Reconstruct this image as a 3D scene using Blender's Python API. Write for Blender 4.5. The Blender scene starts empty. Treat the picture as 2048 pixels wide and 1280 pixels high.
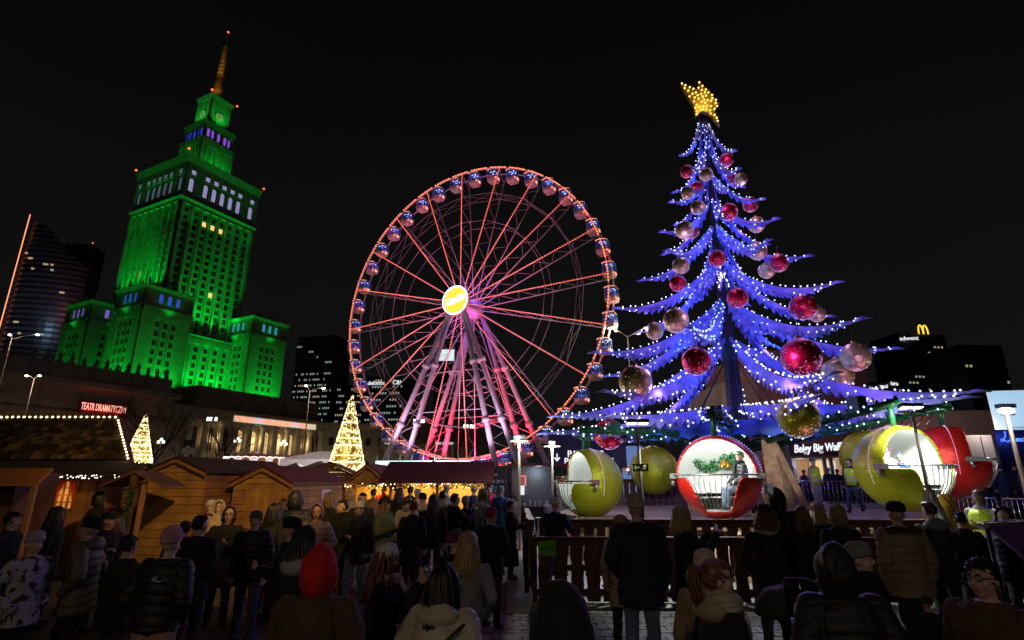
import bpy, math, random
import numpy as np
from mathutils import Vector, Matrix, Euler
from mathutils.kdtree import KDTree

R = math.radians
PI = math.pi
random.seed(7)
rng = np.random.default_rng(7)

sc = bpy.context.scene
col = sc.collection

# ------------------------------------------------------------------ camera
FPX, HORIZON, CAM_H = 1100.0, 962.0, 2.2          # focal length and horizon in pixels of a 2048 x 1280 frame
PITCH = math.atan((HORIZON - 640.0) / FPX)
cam_d = bpy.data.cameras.new('camera')
cam_d.sensor_width = 36.0
cam_d.lens = 36.0 * FPX / 2048.0
cam_d.clip_start = 0.1
cam_d.clip_end = 4000.0
cam = bpy.data.objects.new('camera', cam_d)
col.objects.link(cam)
cam.location = (0, 0, CAM_H)
cam.rotation_euler = (PI / 2 + PITCH, 0, 0)
sc.camera = cam

# ------------------------------------------------------------------ world, sky glow, exposure
world = bpy.data.worlds.new('World')
sc.world = world
world.use_nodes = True
wn = world.node_tree.nodes
wl = world.node_tree.links
wn.clear()
w_out = wn.new('ShaderNodeOutputWorld')
w_bg = wn.new('ShaderNodeBackground')
w_tc = wn.new('ShaderNodeTexCoord')
w_sep = wn.new('ShaderNodeSeparateXYZ')
w_rmp = wn.new('ShaderNodeValToRGB')
w_rmp.color_ramp.elements[0].position = 0.0
w_rmp.color_ramp.elements[0].color = (0.0095, 0.0090, 0.0092, 1)
w_rmp.color_ramp.elements[1].position = 0.75
w_rmp.color_ramp.elements[1].color = (0.0018, 0.0018, 0.0022, 1)
w_noi = wn.new('ShaderNodeTexNoise')
w_noi.inputs['Scale'].default_value = 1.6
w_noi.inputs['Detail'].default_value = 3
w_mix = wn.new('ShaderNodeMixRGB')
w_mix.blend_type = 'MULTIPLY'
w_mix.inputs[0].default_value = 0.5
wl.new(w_tc.outputs['Generated'], w_sep.inputs[0])
wl.new(w_sep.outputs['Z'], w_rmp.inputs[0])
wl.new(w_tc.outputs['Generated'], w_noi.inputs['Vector'])
wl.new(w_rmp.outputs[0], w_mix.inputs[1])
wl.new(w_noi.outputs[0], w_mix.inputs[2])
wl.new(w_mix.outputs[0], w_bg.inputs[0])
w_bg.inputs[1].default_value = 1.0
wl.new(w_bg.outputs[0], w_out.inputs[0])

# faint skyglow lamp moonless sky light from above
sun_d = bpy.data.lights.new('sun', 'SUN')
sun_d.energy = 0.004
sun_d.angle = R(20)
sun_d.color = (0.9, 0.93, 1.0)
sun_o = bpy.data.objects.new('sun', sun_d)
sun_o.rotation_euler = (R(25), R(15), 0)
col.objects.link(sun_o)

sc.view_settings.view_transform = 'Standard'
sc.view_settings.look = 'None'
sc.view_settings.exposure = 0.0
sc.view_settings.gamma = 1.0
sc.render.engine = 'CYCLES'
sc.cycles.max_bounces = 4
sc.cycles.diffuse_bounces = 2
sc.cycles.glossy_bounces = 3
sc.cycles.transmission_bounces = 3
sc.cycles.transparent_max_bounces = 6
sc.cycles.sample_clamp_indirect = 2.0
sc.cycles.sample_clamp_direct = 0.0
sc.cycles.use_denoising = True
sc.cycles.use_light_tree = True
sc.cycles.blur_glossy = 1.0
sc.cycles.caustics_reflective = False
sc.cycles.caustics_refractive = False


def at(px, py, Y):
    """the point of the place that stands Y metres ahead and is seen at that pixel of the photograph"""
    u = (px - 1024.0) / FPX
    v = (640.0 - py) / FPX
    c, s = math.cos(PITCH), math.sin(PITCH)
    k = Y / (c - v * s)
    return Vector((u * k, Y, CAM_H + (s + v * c) * k))


# ------------------------------------------------------------------ materials
MATS = {}


def mat(name, colr, rough=0.6, metal=0.0, var=0.15, scale=8.0, bump=0.0, bscale=None, colr2=None, spec=None, coat=0.0, sheen=0.0, obvar=0.0):
    if name in MATS:
        return MATS[name]
    m = bpy.data.materials.new(name)
    m.use_nodes = True
    nt = m.node_tree
    b = nt.nodes['Principled BSDF']
    b.inputs['Roughness'].default_value = rough
    b.inputs['Metallic'].default_value = metal
    if spec is not None:
        b.inputs['Specular IOR Level'].default_value = spec
    if coat:
        b.inputs['Coat Weight'].default_value = coat
    if sheen:
        b.inputs['Sheen Weight'].default_value = sheen
    tc = nt.nodes.new('ShaderNodeTexCoord')
    no = nt.nodes.new('ShaderNodeTexNoise')
    no.inputs['Scale'].default_value = scale
    no.inputs['Detail'].default_value = 5
    nt.links.new(tc.outputs['Object'], no.inputs['Vector'])
    rp = nt.nodes.new('ShaderNodeValToRGB')
    rp.color_ramp.elements[0].position = 0.3
    rp.color_ramp.elements[1].position = 0.7
    c1 = tuple(max(0, x * (1 - var)) for x in colr[:3])
    c2 = tuple(min(1, x * (1 + var)) for x in (colr2 or colr)[:3])
    rp.color_ramp.elements[0].color = (*c1, 1)
    rp.color_ramp.elements[1].color = (*c2, 1)
    nt.links.new(no.outputs[0], rp.inputs[0])
    src = rp.outputs[0]
    if obvar:
        oi = nt.nodes.new('ShaderNodeObjectInfo')
        mr = nt.nodes.new('ShaderNodeMapRange')
        mr.inputs[3].default_value = 1 - obvar
        mr.inputs[4].default_value = 1 + obvar
        nt.links.new(oi.outputs['Random'], mr.inputs[0])
        hs = nt.nodes.new('ShaderNodeHueSaturation')
        nt.links.new(mr.outputs[0], hs.inputs['Value'])
        nt.links.new(src, hs.inputs['Color'])
        src = hs.outputs[0]
    nt.links.new(src, b.inputs['Base Color'])
    if bump:
        nb = nt.nodes.new('ShaderNodeTexNoise')
        nb.inputs['Scale'].default_value = bscale or scale * 5
        nb.inputs['Detail'].default_value = 4
        nt.links.new(tc.outputs['Object'], nb.inputs['Vector'])
        bp = nt.nodes.new('ShaderNodeBump')
        bp.inputs['Strength'].default_value = bump
        bp.inputs['Distance'].default_value = 0.02
        nt.links.new(nb.outputs[0], bp.inputs['Height'])
        nt.links.new(bp.outputs[0], b.inputs['Normal'])
    MATS[name] = m
    return m


def emi(name, colr, strength, sample=False):
    if name in MATS:
        return MATS[name]
    m = bpy.data.materials.new(name)
    m.use_nodes = True
    nt = m.node_tree
    b = nt.nodes['Principled BSDF']
    b.inputs['Base Color'].default_value = (0.3, 0.3, 0.3, 1)
    b.inputs['Emission Color'].default_value = (*colr, 1)
    b.inputs['Emission Strength'].default_value = strength
    if not sample:
        try:
            m.cycles.emission_sampling = 'NONE'
        except Exception:
            pass
    MATS[name] = m
    return m


def glitter(name, colr, rough=0.28, scale=260.0, metal=0.6, amt=0.6):
    """glittered plastic: flakes that each tilt their own way"""
    m = mat(name, colr, rough, metal, var=0.1, scale=3)
    nt = m.node_tree
    b = nt.nodes['Principled BSDF']
    tc = nt.nodes.new('ShaderNodeTexCoord')
    vo = nt.nodes.new('ShaderNodeTexVoronoi')
    vo.inputs['Scale'].default_value = scale
    nt.links.new(tc.outputs['Object'], vo.inputs['Vector'])
    ge = nt.nodes.new('ShaderNodeNewGeometry')
    sub = nt.nodes.new('ShaderNodeVectorMath')
    sub.operation = 'SUBTRACT'
    sub.inputs[1].default_value = (0.5, 0.5, 0.5)
    nt.links.new(vo.outputs['Color'], sub.inputs[0])
    scl = nt.nodes.new('ShaderNodeVectorMath')
    scl.operation = 'SCALE'
    scl.inputs['Scale'].default_value = amt
    nt.links.new(sub.outputs[0], scl.inputs[0])
    add = nt.nodes.new('ShaderNodeVectorMath')
    nt.links.new(ge.outputs['Normal'], add.inputs[0])
    nt.links.new(scl.outputs[0], add.inputs[1])
    nrm = nt.nodes.new('ShaderNodeVectorMath')
    nrm.operation = 'NORMALIZE'
    nt.links.new(add.outputs[0], nrm.inputs[0])
    nt.links.new(nrm.outputs[0], b.inputs['Normal'])
    return m


def glass(name, colr, alpha=0.35, rough=0.05):
    if name in MATS:
        return MATS[name]
    m = bpy.data.materials.new(name)
    m.use_nodes = True
    b = m.node_tree.nodes['Principled BSDF']
    b.inputs['Base Color'].default_value = (*colr, 1)
    b.inputs['Roughness'].default_value = rough
    b.inputs['Alpha'].default_value = alpha
    MATS[name] = m
    return m


# ------------------------------------------------------------------ mesh helpers
class MB:
    """collects faces with a material slot each"""

    def __init__(s):
        s.v, s.f, s.m, s.sm = [], [], [], []

    def add(s, vs, fs, mi=0, smooth=False):
        o = len(s.v)
        s.v.extend([tuple(map(float, p)) for p in vs])
        for q in fs:
            s.f.append(tuple(i + o for i in q))
            s.m.append(mi)
            s.sm.append(smooth)

    def box(s, c, size, rz=0.0, mi=0, M=None):
        hx, hy, hz = size[0] / 2, size[1] / 2, size[2] / 2
        ps = [Vector((x, y, z)) for z in (-hz, hz) for x, y in ((-hx, -hy), (hx, -hy), (hx, hy), (-hx, hy))]
        if rz:
            rm = Matrix.Rotation(rz, 3, 'Z')
            ps = [rm @ p for p in ps]
        if M is not None:
            ps = [M @ p for p in ps]
        ps = [p + Vector(c) for p in ps]
        s.add(ps, [(0, 3, 2, 1), (4, 5, 6, 7), (0, 1, 5, 4), (1, 2, 6, 5), (2, 3, 7, 6), (3, 0, 4, 7)], mi)

    def rng(s, lo, hi, mi=0):
        s.box([(a + b) / 2 for a, b in zip(lo, hi)], [b - a for a, b in zip(lo, hi)], 0, mi)

    def tube(s, pts, rad, n=8, mi=0, cap=True, smooth=True, flat=None):
        """swept round section through the points; rad a number or one for each point; flat = (sx, sy)"""
        pts = [Vector(p) for p in pts]
        k = len(pts)
        if not hasattr(rad, '__len__'):
            rad = [rad] * k
        vs, fs = [], []
        up = None
        for i, p in enumerate(pts):
            d = (pts[min(i + 1, k - 1)] - pts[max(i - 1, 0)])
            if d.length < 1e-9:
                d = Vector((0, 0, 1))
            d.normalize()
            if up is None:
                up = Vector((0, 0, 1)) if abs(d.z) < 0.9 else Vector((0, 1, 0))
            x = d.cross(up)
            if x.length < 1e-6:
                x = d.cross(Vector((1, 0, 0)))
            x.normalize()
            y = x.cross(d)
            up = y
            for j in range(n):
                a = 2 * PI * j / n
                vs.append(p + x * (math.cos(a) * rad[i] * (flat[0] if flat else 1)) + y * (math.sin(a) * rad[i] * (flat[1] if flat else 1)))
        for i in range(k - 1):
            for j in range(n):
                fs.append((i * n + j, i * n + (j + 1) % n, (i + 1) * n + (j + 1) % n, (i + 1) * n + j))
        if cap:
            fs.append(tuple(range(n - 1, -1, -1)))
            fs.append(tuple((k - 1) * n + j for j in range(n)))
        s.add(vs, fs, mi, smooth)

    def lathe(s, prof, c=(0, 0, 0), n=16, mi=0, smooth=True, M=None, a0=0.0, a1=2 * PI, sx=1.0, sy=1.0):
        full = abs(a1 - a0 - 2 * PI) < 1e-6
        k = n if full else n + 1
        vs, fs = [], []
        for r, z in prof:
            for j in range(k):
                a = a0 + (a1 - a0) * j / n
                p = Vector((r * math.cos(a) * sx, r * math.sin(a) * sy, z))
                if M is not None:
                    p = M @ p
                vs.append(p + Vector(c))
        for i in range(len(prof) - 1):
            for j in range(n):
                j2 = (j + 1) % k
                fs.append((i * k + j, i * k + j2, (i + 1) * k + j2, (i + 1) * k + j))
        s.add(vs, fs, mi, smooth)

    def ball(s, c, r, n=12, m=8, mi=0, M=None):
        if not hasattr(r, '__len__'):
            r = (r, r, r)
        prof = [(math.sin(PI * i / m), -math.cos(PI * i / m)) for i in range(m + 1)]
        prof[0] = (1e-4, -1)
        prof[-1] = (1e-4, 1)
        vs, fs = [], []
        for rr, z in prof:
            for j in range(n):
                a = 2 * PI * j / n
                p = Vector((rr * math.cos(a) * r[0], rr * math.sin(a) * r[1], z * r[2]))
                if M is not None:
                    p = M @ p
                vs.append(p + Vector(c))
        for i in range(m):
            for j in range(n):
                fs.append((i * n + j, i * n + (j + 1) % n, (i + 1) * n + (j + 1) % n, (i + 1) * n + j))
        s.add(vs, fs, mi, True)

    def octa(s, c, r, mi=0):
        x, y, z = c
        s.add([(x + r, y, z), (x - r, y, z), (x, y + r, z), (x, y - r, z), (x, y, z + r), (x, y, z - r)],
              [(0, 2, 4), (2, 1, 4), (1, 3, 4), (3, 0, 4), (2, 0, 5), (1, 2, 5), (3, 1, 5), (0, 3, 5)], mi, True)

    def prism(s, poly, o, ax, ay, depth, mi=0):
        """a flat outline (list of (x, y)) in the plane of ax, ay at o, given a thickness"""
        o, ax, ay = Vector(o), Vector(ax), Vector(ay)
        nz = ax.cross(ay).normalized() * depth
        k = len(poly)
        a = [o + ax * x + ay * y for x, y in poly]
        vs = a + [p + nz for p in a]
        fs = [tuple(range(k - 1, -1, -1)), tuple(range(k, 2 * k))]
        fs += [(i, (i + 1) % k, (i + 1) % k + k, i + k) for i in range(k)]
        s.add(vs, fs, mi)

    def mesh(s, name, mats):
        me = bpy.data.meshes.new(name)
        me.from_pydata(s.v, [], s.f)
        if not isinstance(mats, (list, tuple)):
            mats = [mats]
        for m in mats:
            me.materials.append(m)
        if len(mats) > 1:
            me.polygons.foreach_set('material_index', s.m)
        me.polygons.foreach_set('use_smooth', s.sm)
        me.update()
        return me

    def build(s, name, mats, parent=None, **kw):
        return obj(name, s.mesh(name, mats), parent, **kw)


def obj(name, data, parent=None, loc=None, rot=None, label=None, cat=None, group=None, kind=None):
    o = bpy.data.objects.new(name, data)
    col.objects.link(o)
    o.parent = parent
    if loc is not None:
        o.location = loc
    if rot is not None:
        o.rotation_euler = rot
    tag(o, label, cat, group, kind)
    return o


def tag(o, label=None, cat=None, group=None, kind=None):
    for k, v in (('label', label), ('category', cat), ('group', group), ('kind', kind)):
        if v:
            o[k] = v
    return o


def thing(name, label, cat, loc=(0, 0, 0), rz=0.0, group=None):
    o = bpy.data.objects.new(name, None)
    o.empty_display_size = 0.1
    col.objects.link(o)
    o.location = loc
    o.rotation_euler = (0, 0, rz)
    return tag(o, label, cat, group)


def copy_tree(o, parent=None):
    c = o.copy()
    col.objects.link(c)
    c.parent = parent
    for ch in list(o.children):
        copy_tree(ch, c)
    return c


def lamp(kind, name, loc, colr, power, size=0.1, target=None, angle=None, blend=0.6, parent=None, sx=None, sy=None):
    d = bpy.data.lights.new(name, kind)
    d.color = colr
    d.energy = power
    if kind == 'AREA':
        d.size = size
        if sy:
            d.shape = 'RECTANGLE'
            d.size = size
            d.size_y = sy
    else:
        d.shadow_soft_size = size
    if kind == 'SPOT':
        d.spot_size = angle or R(90)
        d.spot_blend = blend
    o = bpy.data.objects.new(name, d)
    col.objects.link(o)
    o.parent = parent
    o.location = loc
    if target is not None:
        o.rotation_euler = (Vector(target) - Vector(loc)).to_track_quat('-Z', 'Y').to_euler()
    return o


def text(name, body, size, material, parent=None, loc=(0, 0, 0), rot=(PI / 2, 0, 0), extrude=0.01, align='LEFT', shear=0.0, bold=0.0, sx=1.0):
    """raised lettering as mesh"""
    cu = bpy.data.curves.new(name, 'FONT')
    cu.body = body
    cu.size = size
    cu.extrude = extrude
    cu.align_x = align
    cu.shear = shear
    cu.offset = bold
    cu.resolution_u = 3
    t = bpy.data.objects.new(name, cu)
    col.objects.link(t)
    t.data.materials.append(material)
    t.parent = parent
    t.location = loc
    t.rotation_euler = rot
    t.scale = (sx, 1, 1)
    return t
# ================================================================== the stone high-rise with its green floodlights
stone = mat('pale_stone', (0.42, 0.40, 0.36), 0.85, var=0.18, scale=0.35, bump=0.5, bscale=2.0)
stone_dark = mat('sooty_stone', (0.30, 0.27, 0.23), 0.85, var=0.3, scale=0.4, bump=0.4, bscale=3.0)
pane_dark = mat('dark_window_glass', (0.012, 0.012, 0.014), 0.25, var=0.3, scale=0.5)
pane_yellow = emi('lit_window_yellow', (1.0, 0.72, 0.2), 1.1)
pane_lav = emi('lit_window_lavender', (0.58, 0.55, 1.0), 0.42)
pane_lav2 = emi('half_lit_window_lavender', (0.45, 0.55, 0.9), 0.15)
pane_blue = emi('lit_window_blue', (0.05, 0.10, 1.0), 0.55)
pane_cyan = emi('lit_window_cyan', (0.06, 0.55, 0.75), 0.5)
pane_violet = emi('lit_window_violet', (0.35, 0.12, 1.0), 0.6)
red_lamp = emi('red_obstruction_lamp', (1.0, 0.10, 0.03), 2.5)
bronze = mat('gilded_metal', (0.55, 0.36, 0.12), 0.45, 0.7, var=0.5, scale=1.2, bump=0.6, bscale=4)
GREEN = (0.0, 1.0, 0.055)


def relief(ub, zb, dep, place):
    """one connected wall: cells between the breaks ub and zb stand out by dep(i, j); place(u, d, z) gives the point"""
    m = MB()
    idx = {}

    def V(u, d, z):
        k = (round(u, 3), round(d, 3), round(z, 3))
        if k not in idx:
            idx[k] = len(m.v)
            m.v.append(tuple(place(u, d, z)))
        return idx[k]

    def F(*q):
        m.f.append(q)
        m.m.append(0)
        m.sm.append(False)
    nu, nz = len(ub) - 1, len(zb) - 1
    D = [[dep(i, j) for j in range(nz)] for i in range(nu)]
    for i in range(nu):
        for j in range(nz):
            u0, u1, z0, z1, d = ub[i], ub[i + 1], zb[j], zb[j + 1], D[i][j]
            F(V(u0, d, z0), V(u1, d, z0), V(u1, d, z1), V(u0, d, z1))
            if i + 1 < nu and abs(D[i + 1][j] - d) > 1e-6:
                e = D[i + 1][j]
                F(V(u1, d, z0), V(u1, e, z0), V(u1, e, z1), V(u1, d, z1))
            if j + 1 < nz and abs(D[i][j + 1] - d) > 1e-6:
                e = D[i][j + 1]
                F(V(u0, d, z1), V(u1, d, z1), V(u1, e, z1), V(u0, e, z1))
    return m


def face_place(cx, cy, h, side):
    if side == 'R':
        return lambda u, d, z: (cx + u, cy - h - d, z)
    return lambda u, d, z: (cx - h - d, cy - u, z)


def face_breaks(h, cols, ww):
    ub = [-h]
    for c in cols:
        ub += [c - ww / 2 - 0.7, c - ww / 2, c + ww / 2, c + ww / 2 + 0.7]
    ub.append(h)
    return ub


def facade(parent, cx, cy, h, side, z0, z1, cols, ww, rows, wh, name='wall', pick=None, thick=1.2, pier=0.55, win=True, arch=False):
    """a stone wall with piers and sunk windows; returns the windows as (u, z)"""
    pl = face_place(cx, cy, h, side)
    ub = face_breaks(h, cols, ww)
    zb = [z0, rows[0] - wh / 2 - 1.0]
    for r in rows:
        zb += [r - wh / 2, r + wh / 2]
    zb += [rows[-1] + wh / 2 + 1.2, z1]

    def dep(i, j):
        strip = i > 0 and i < len(ub) - 2 and (i - 1) % 4 in (0, 1, 2)
        is_w = i > 0 and i < len(ub) - 2 and (i - 1) % 4 == 1
        if j == 0 or j >= len(zb) - 2:
            return pier
        if is_w and 0 < j and (j - 2) % 2 == 0 and j >= 2:
            return -0.45
        if is_w or (strip and (i - 1) % 4 in (0, 2)):
            return 0.0
        return pier
    m = relief(ub, zb, dep, pl)
    m.build(name, stone, parent)
    out = []
    for c in cols:
        for r in rows:
            out.append((c, r, pl))
    return out


def pane_mesh(side, w, hgt, name, arch=False):
    m = MB()
    if arch:
        poly = [(-w / 2, -hgt / 2), (w / 2, -hgt / 2)] + [(w / 2 * math.cos(a), hgt / 2 - w / 2 + w / 2 * math.sin(a)) for a in [PI * k / 6 for k in range(7)]]
        if side == 'R':
            m.prism(poly, (0, 0.06, 0), (1, 0, 0), (0, 0, 1), 0.12)
        else:
            m.prism(poly, (0.06, 0, 0), (0, -1, 0), (0, 0, 1), 0.12)
    elif side == 'R':
        m.box((0, 0, 0), (w, 0.12, hgt))
    else:
        m.box((0, 0, 0), (0.12, w, hgt))
    # glazing bar
    if not arch:
        b = 0.08 * w
        if side == 'R':
            m.box((0, -0.075, 0), (b, 0.03, hgt), mi=1)
        else:
            m.box((-0.075, 0, 0), (0.03, b, hgt), mi=1)
    return m


PHI = R(63.1)
pal = thing('stone_skyscraper', 'stepped stone skyscraper with clock and spire under green floodlight', 'skyscraper', (-155.3, 244.7, 0), PHI)
pal_anchor = pal.location.copy()


def pal_world(x, y, z):
    return Vector((pal_anchor.x + x * math.cos(PHI) - y * math.sin(PHI), pal_anchor.y + x * math.sin(PHI) + y * math.cos(PHI), z))


win_mesh = {}


def put_windows(parent, wins, side, ww, wh, default, special=None, limit=None, arch=False, stuff_name=None):
    special = special or {}
    joined = MB()
    for k, (c, r, pl) in enumerate(wins):
        mt = special.get(k, default)
        key = (side, ww, wh, mt.name, arch)
        if key not in win_mesh:
            win_mesh[key] = pane_mesh(side, ww, wh, 'window', arch).mesh('window', [mt, stone_dark] if not arch else [mt])
        if limit is None or k < limit or k in special:
            obj('window', win_mesh[key], parent, loc=pl(c, -0.36, r))
        else:
            t = pane_mesh(side, ww, wh, 'w')
            p = pl(c, -0.36, r)
            joined.add([Vector(v) + Vector(p) for v in t.v], t.f[:6], 0)
    if joined.v:
        joined.build('window_rows', default, parent, kind='stuff')


# --- main shaft
HS = 18.35
core = MB()
core.rng((-HS + 0.6, -HS + 0.6, 0), (HS, HS, 122))
core.build('shaft_core', stone, pal)
rows = [41 + 3.55 * k for k in range(23)]
colsR = [-15.2, -10.6, -6.3, -2.1, 2.1, 6.3, 10.6, 15.2]
wR = facade(pal, 0, 0, HS, 'R', 34, 122, colsR, 1.9, rows, 2.4, pier=1.0)
sp = {}
for (ci, ri), mt in {(2, 21): pane_yellow, (3, 21): pane_yellow, (4, 21): pane_yellow, (4, 12): pane_yellow, (0, 2): pane_yellow}.items():
    sp[ci * len(rows) + ri] = mt
put_windows(pal, wR, 'R', 1.9, 2.4, pane_dark, sp)
rowsL = [r for r in rows if r > 72]
wL = facade(pal, 0, 0, HS, 'L', 34, 122, colsR, 1.9, rowsL, 2.4, pier=1.0)
put_windows(pal, wL, 'L', 1.9, 2.4, pane_dark, {3 * len(rowsL) + 5: pane_yellow}, limit=0)


def slab_cornice(h, z0, z1, out, name='cornice', cx=0, cy=0, parent=None):
    m = MB()
    hh = h + out
    m.rng((cx - hh, cy - hh, z0), (cx + hh, cy + hh, z1))
    m.v = [(x, y, z) for x, y, z in m.v]
    for i, (x, y, z) in enumerate(m.v):
        if z < (z0 + z1) / 2:
            m.v[i] = (cx + (x - cx) * (h + out * 0.35) / hh, cy + (y - cy) * (h + out * 0.35) / hh, z)
    return m.build(name, stone, parent or pal)


def finials(h, z, n, hgt, cx=0, cy=0, sides='RL', parent=None, wd=0.5):
    m = MB()
    m.lathe([(wd * 0.9, 0), (wd * 0.9, hgt * 0.12), (wd * 0.55, hgt * 0.16), (wd * 0.75, hgt * 0.4), (wd * 0.3, hgt * 0.7), (0.03, hgt)], n=7)
    me = m.mesh('finial', stone_dark)
    for s in sides:
        for k in range(n):
            u = -h + 2 * h * (k + 0.5) / n
            p = face_place(cx, cy, h, s)(u, -0.4, z)
            o = obj('finial', me, parent or pal, loc=p)
            q = random.uniform(0.6, 1.25)
            o.scale = (q, q, random.uniform(0.5, 1.3) if k % 3 else 1.6)


slab_cornice(HS, 122, 124.2, 1.4)
slab_cornice(HS, 124.2, 126.8, 0.5, 'cornice_band')
# observation storey
obs = MB()
HO = 18.7
obs.rng((-HO + 0.6, -HO + 0.6, 126.8), (HO, HO, 141.5))
obs.build('gallery_core', stone, pal)
for s in 'RL':
    cO = [-15.5, -8.6, -4.3, 0, 4.3, 8.6, 15.5]
    w1 = facade(pal, 0, 0, HO, s, 126.8, 141.5, cO, 2.1, [131.2], 6.4, name='gallery_wall', pier=0.5)
    put_windows(pal, w1, s, 2.1, 6.4, pane_lav if s == 'R' else pane_lav2, arch=True)
    pl = face_place(0, 0, HO, s)
    up = MB()
    up.box((0, 0, 0), (1.9, 0.3, 1.9) if s == 'R' else (0.3, 1.9, 1.9))
    me = up.mesh('upper_window', pane_lav if s == 'R' else pane_lav2)
    for c in cO:
        obj('upper_window', me, pal, loc=pl(c, 0.48, 137.3))
slab_cornice(HO, 141.5, 145.4, 1.3)
finials(HO + 0.6, 145.4, 11, 3.2)
# set-back block
H1 = 8.4
b1 = MB()
b1.rng((-H1 + 0.4, -H1 + 0.4, 145.4), (H1, H1, 163.5))
b1.build('setback_core', stone, pal)
for s in 'RL':
    pl = face_place(0, 0, H1, s)
    ub = [q * 8.4 / 11 for q in (-11, -9.5, -8, -6, -4.6, -2.7, -1.3, 1.3, 2.7, 4.6, 6, 8, 9.5, 11)]
    relief(ub, [145.4, 149, 161, 163.5], lambda i, j: 0.5 if (i % 2 == 0 or j != 1) else 0.0, pl).build('setback_wall', stone, pal)
slab_cornice(H1, 163.5, 164.6, 0.5)
# arcaded storey with coloured windows
H2 = 7.8
b2 = MB()
b2.rng((-H2 + 0.6, -H2 + 0.6, 164.6), (H2, H2, 172.5))
b2.build('arcade_core', stone, pal)
for s, mt in (('R', pane_violet), ('L', pane_blue)):
    w2 = facade(pal, 0, 0, H2, s, 164.6, 172.5, [-5.6, -3.4, 0, 3.4, 5.6], 1.5, [168.6], 4.4, name='arcade_wall', pier=0.4)
    put_windows(pal, w2, s, 1.5, 4.4, mt, arch=True)
slab_cornice(H2, 172.5, 174.6, 0.9)
finials(H2 + 0.5, 174.6, 8, 2.4, wd=0.35)
# clock storey
H3 = 5.2
b3 = MB()
b3.rng((-H3, -H3, 174.6), (H3, H3, 190))
b3.build('clock_storey', stone, pal)
clock_m = emi('clock_dial_glow', (0.7, 0.85, 0.35), 0.13)
black_m = mat('black_paint', (0.01, 0.01, 0.01), 0.5)
for s in 'RL':
    pl = face_place(0, 0, H3, s)
    d = MB()
    Mx = Matrix.Rotation(PI / 2, 3, 'X') if s == 'R' else Matrix.Rotation(-PI / 2, 3, 'Y')
    d.lathe([(0.01, 0.25), (2.3, 0.25), (2.3, 0.0)], n=28, M=Mx, smooth=False)
    dial = d.build('clock_face', clock_m, pal, loc=pl(0, 0.02, 181.5))
    rim = MB()
    rim.lathe([(2.3, 0.0), (2.3, 0.5), (2.65, 0.5), (2.65, 0.0)], n=28, M=Mx, smooth=False)
    rim.build('dial_rim', stone, dial)
    for ln, ang, wd in ((1.95, R(-38), 0.15), (1.3, R(205), 0.2)):
        h_ = MB()
        dx, dz = math.sin(ang) * ln, math.cos(ang) * ln
        if s == 'R':
            h_.tube([(0, -0.33, 0), (dx, -0.33, dz)], [wd, wd * 0.5], 5)
        else:
            h_.tube([(-0.33, 0, 0), (-0.33, -dx, dz)], [wd, wd * 0.5], 5)
        h_.build('clock_hand', black_m, dial)
    for k in range(12):
        a = 2 * PI * k / 12
        t = MB()
        o_ = (math.sin(a) * 1.95, math.cos(a) * 1.95)
        t.box((o_[0], -0.3, o_[1]) if s == 'R' else (-0.3, -o_[0], o_[1]), (0.3, 0.06, 0.3) if s == 'R' else (0.06, 0.3, 0.3))
        t.build('hour_mark', black_m, dial)
    for sg in (-1, 1):
        pb = MB()
        p = pl(sg * 4.35, 0.3, 182)
        pb.box(p, (1.6, 0.7, 14) if s == 'R' else (0.7, 1.6, 14))
        pb.build('corner_pier', stone, pal)
slab_cornice(H3, 190, 192.4, 1.2)
# crown and spire
cr = MB()
cr.lathe([(4.2, 192.4), (4.0, 195), (2.9, 196.2), (3.0, 199.5), (2.2, 200.3), (2.0, 204), (1.6, 206)], n=8, smooth=False)
cr.build('spire_crown', bronze, pal)
sp_ = MB()
sp_.lathe([(1.7, 206), (1.35, 216), (0.95, 226), (0.35, 232), (0.12, 238)], n=8, smooth=False)
spire = sp_.build('spire', bronze, pal)
for k in range(9):
    rr = MB()
    zz = 208 + 2.4 * k
    r0 = 1.7 - 0.09 * (zz - 206) * 0.45
    rr.lathe([(r0 - 0.5, 0), (r0 + 0.35, 0.25), (r0 - 0.5, 0.6)], c=(0, 0, zz), n=8, smooth=False)
    rr.build('spire_ring', bronze, spire)
for x, y, z in ((0, 0, 238), (-H3 - 2, -H3 - 2, 192.8), (H3 + 2, -H3 - 2, 192.8), (-HO - 1.5, -HO - 1.5, 147), (HO + 1.5, -HO - 1.5, 147), (-HO - 1.5, HO + 1.5, 147)):
    m = MB()
    m.ball((x, y, z), 0.55, 8, 6)
    m.build('warning_lamp', red_lamp, pal)
# lower block between the corner towers
HB = 21.0
lb = MB()
lb.rng((-HB + 0.6, -HB + 0.6, 0), (HB, HB, 61.9))
lb.build('lower_block', stone, pal)
rowsB = [39.5 + 3.55 * k for k in range(6)]
wB = facade(pal, 0, 0, HB, 'R', 34, 62, [-11.5, -7.0, -2.3, 2.3, 7.0, 11.5], 1.8, rowsB, 2.2, pier=0.9)
put_windows(pal, wB, 'R', 1.8, 2.2, pane_dark)
slab_cornice(HB + 0.5, 62, 63.2, 0.5)
finials(HB, 63.2, 9, 2.6, sides='R')
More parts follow.
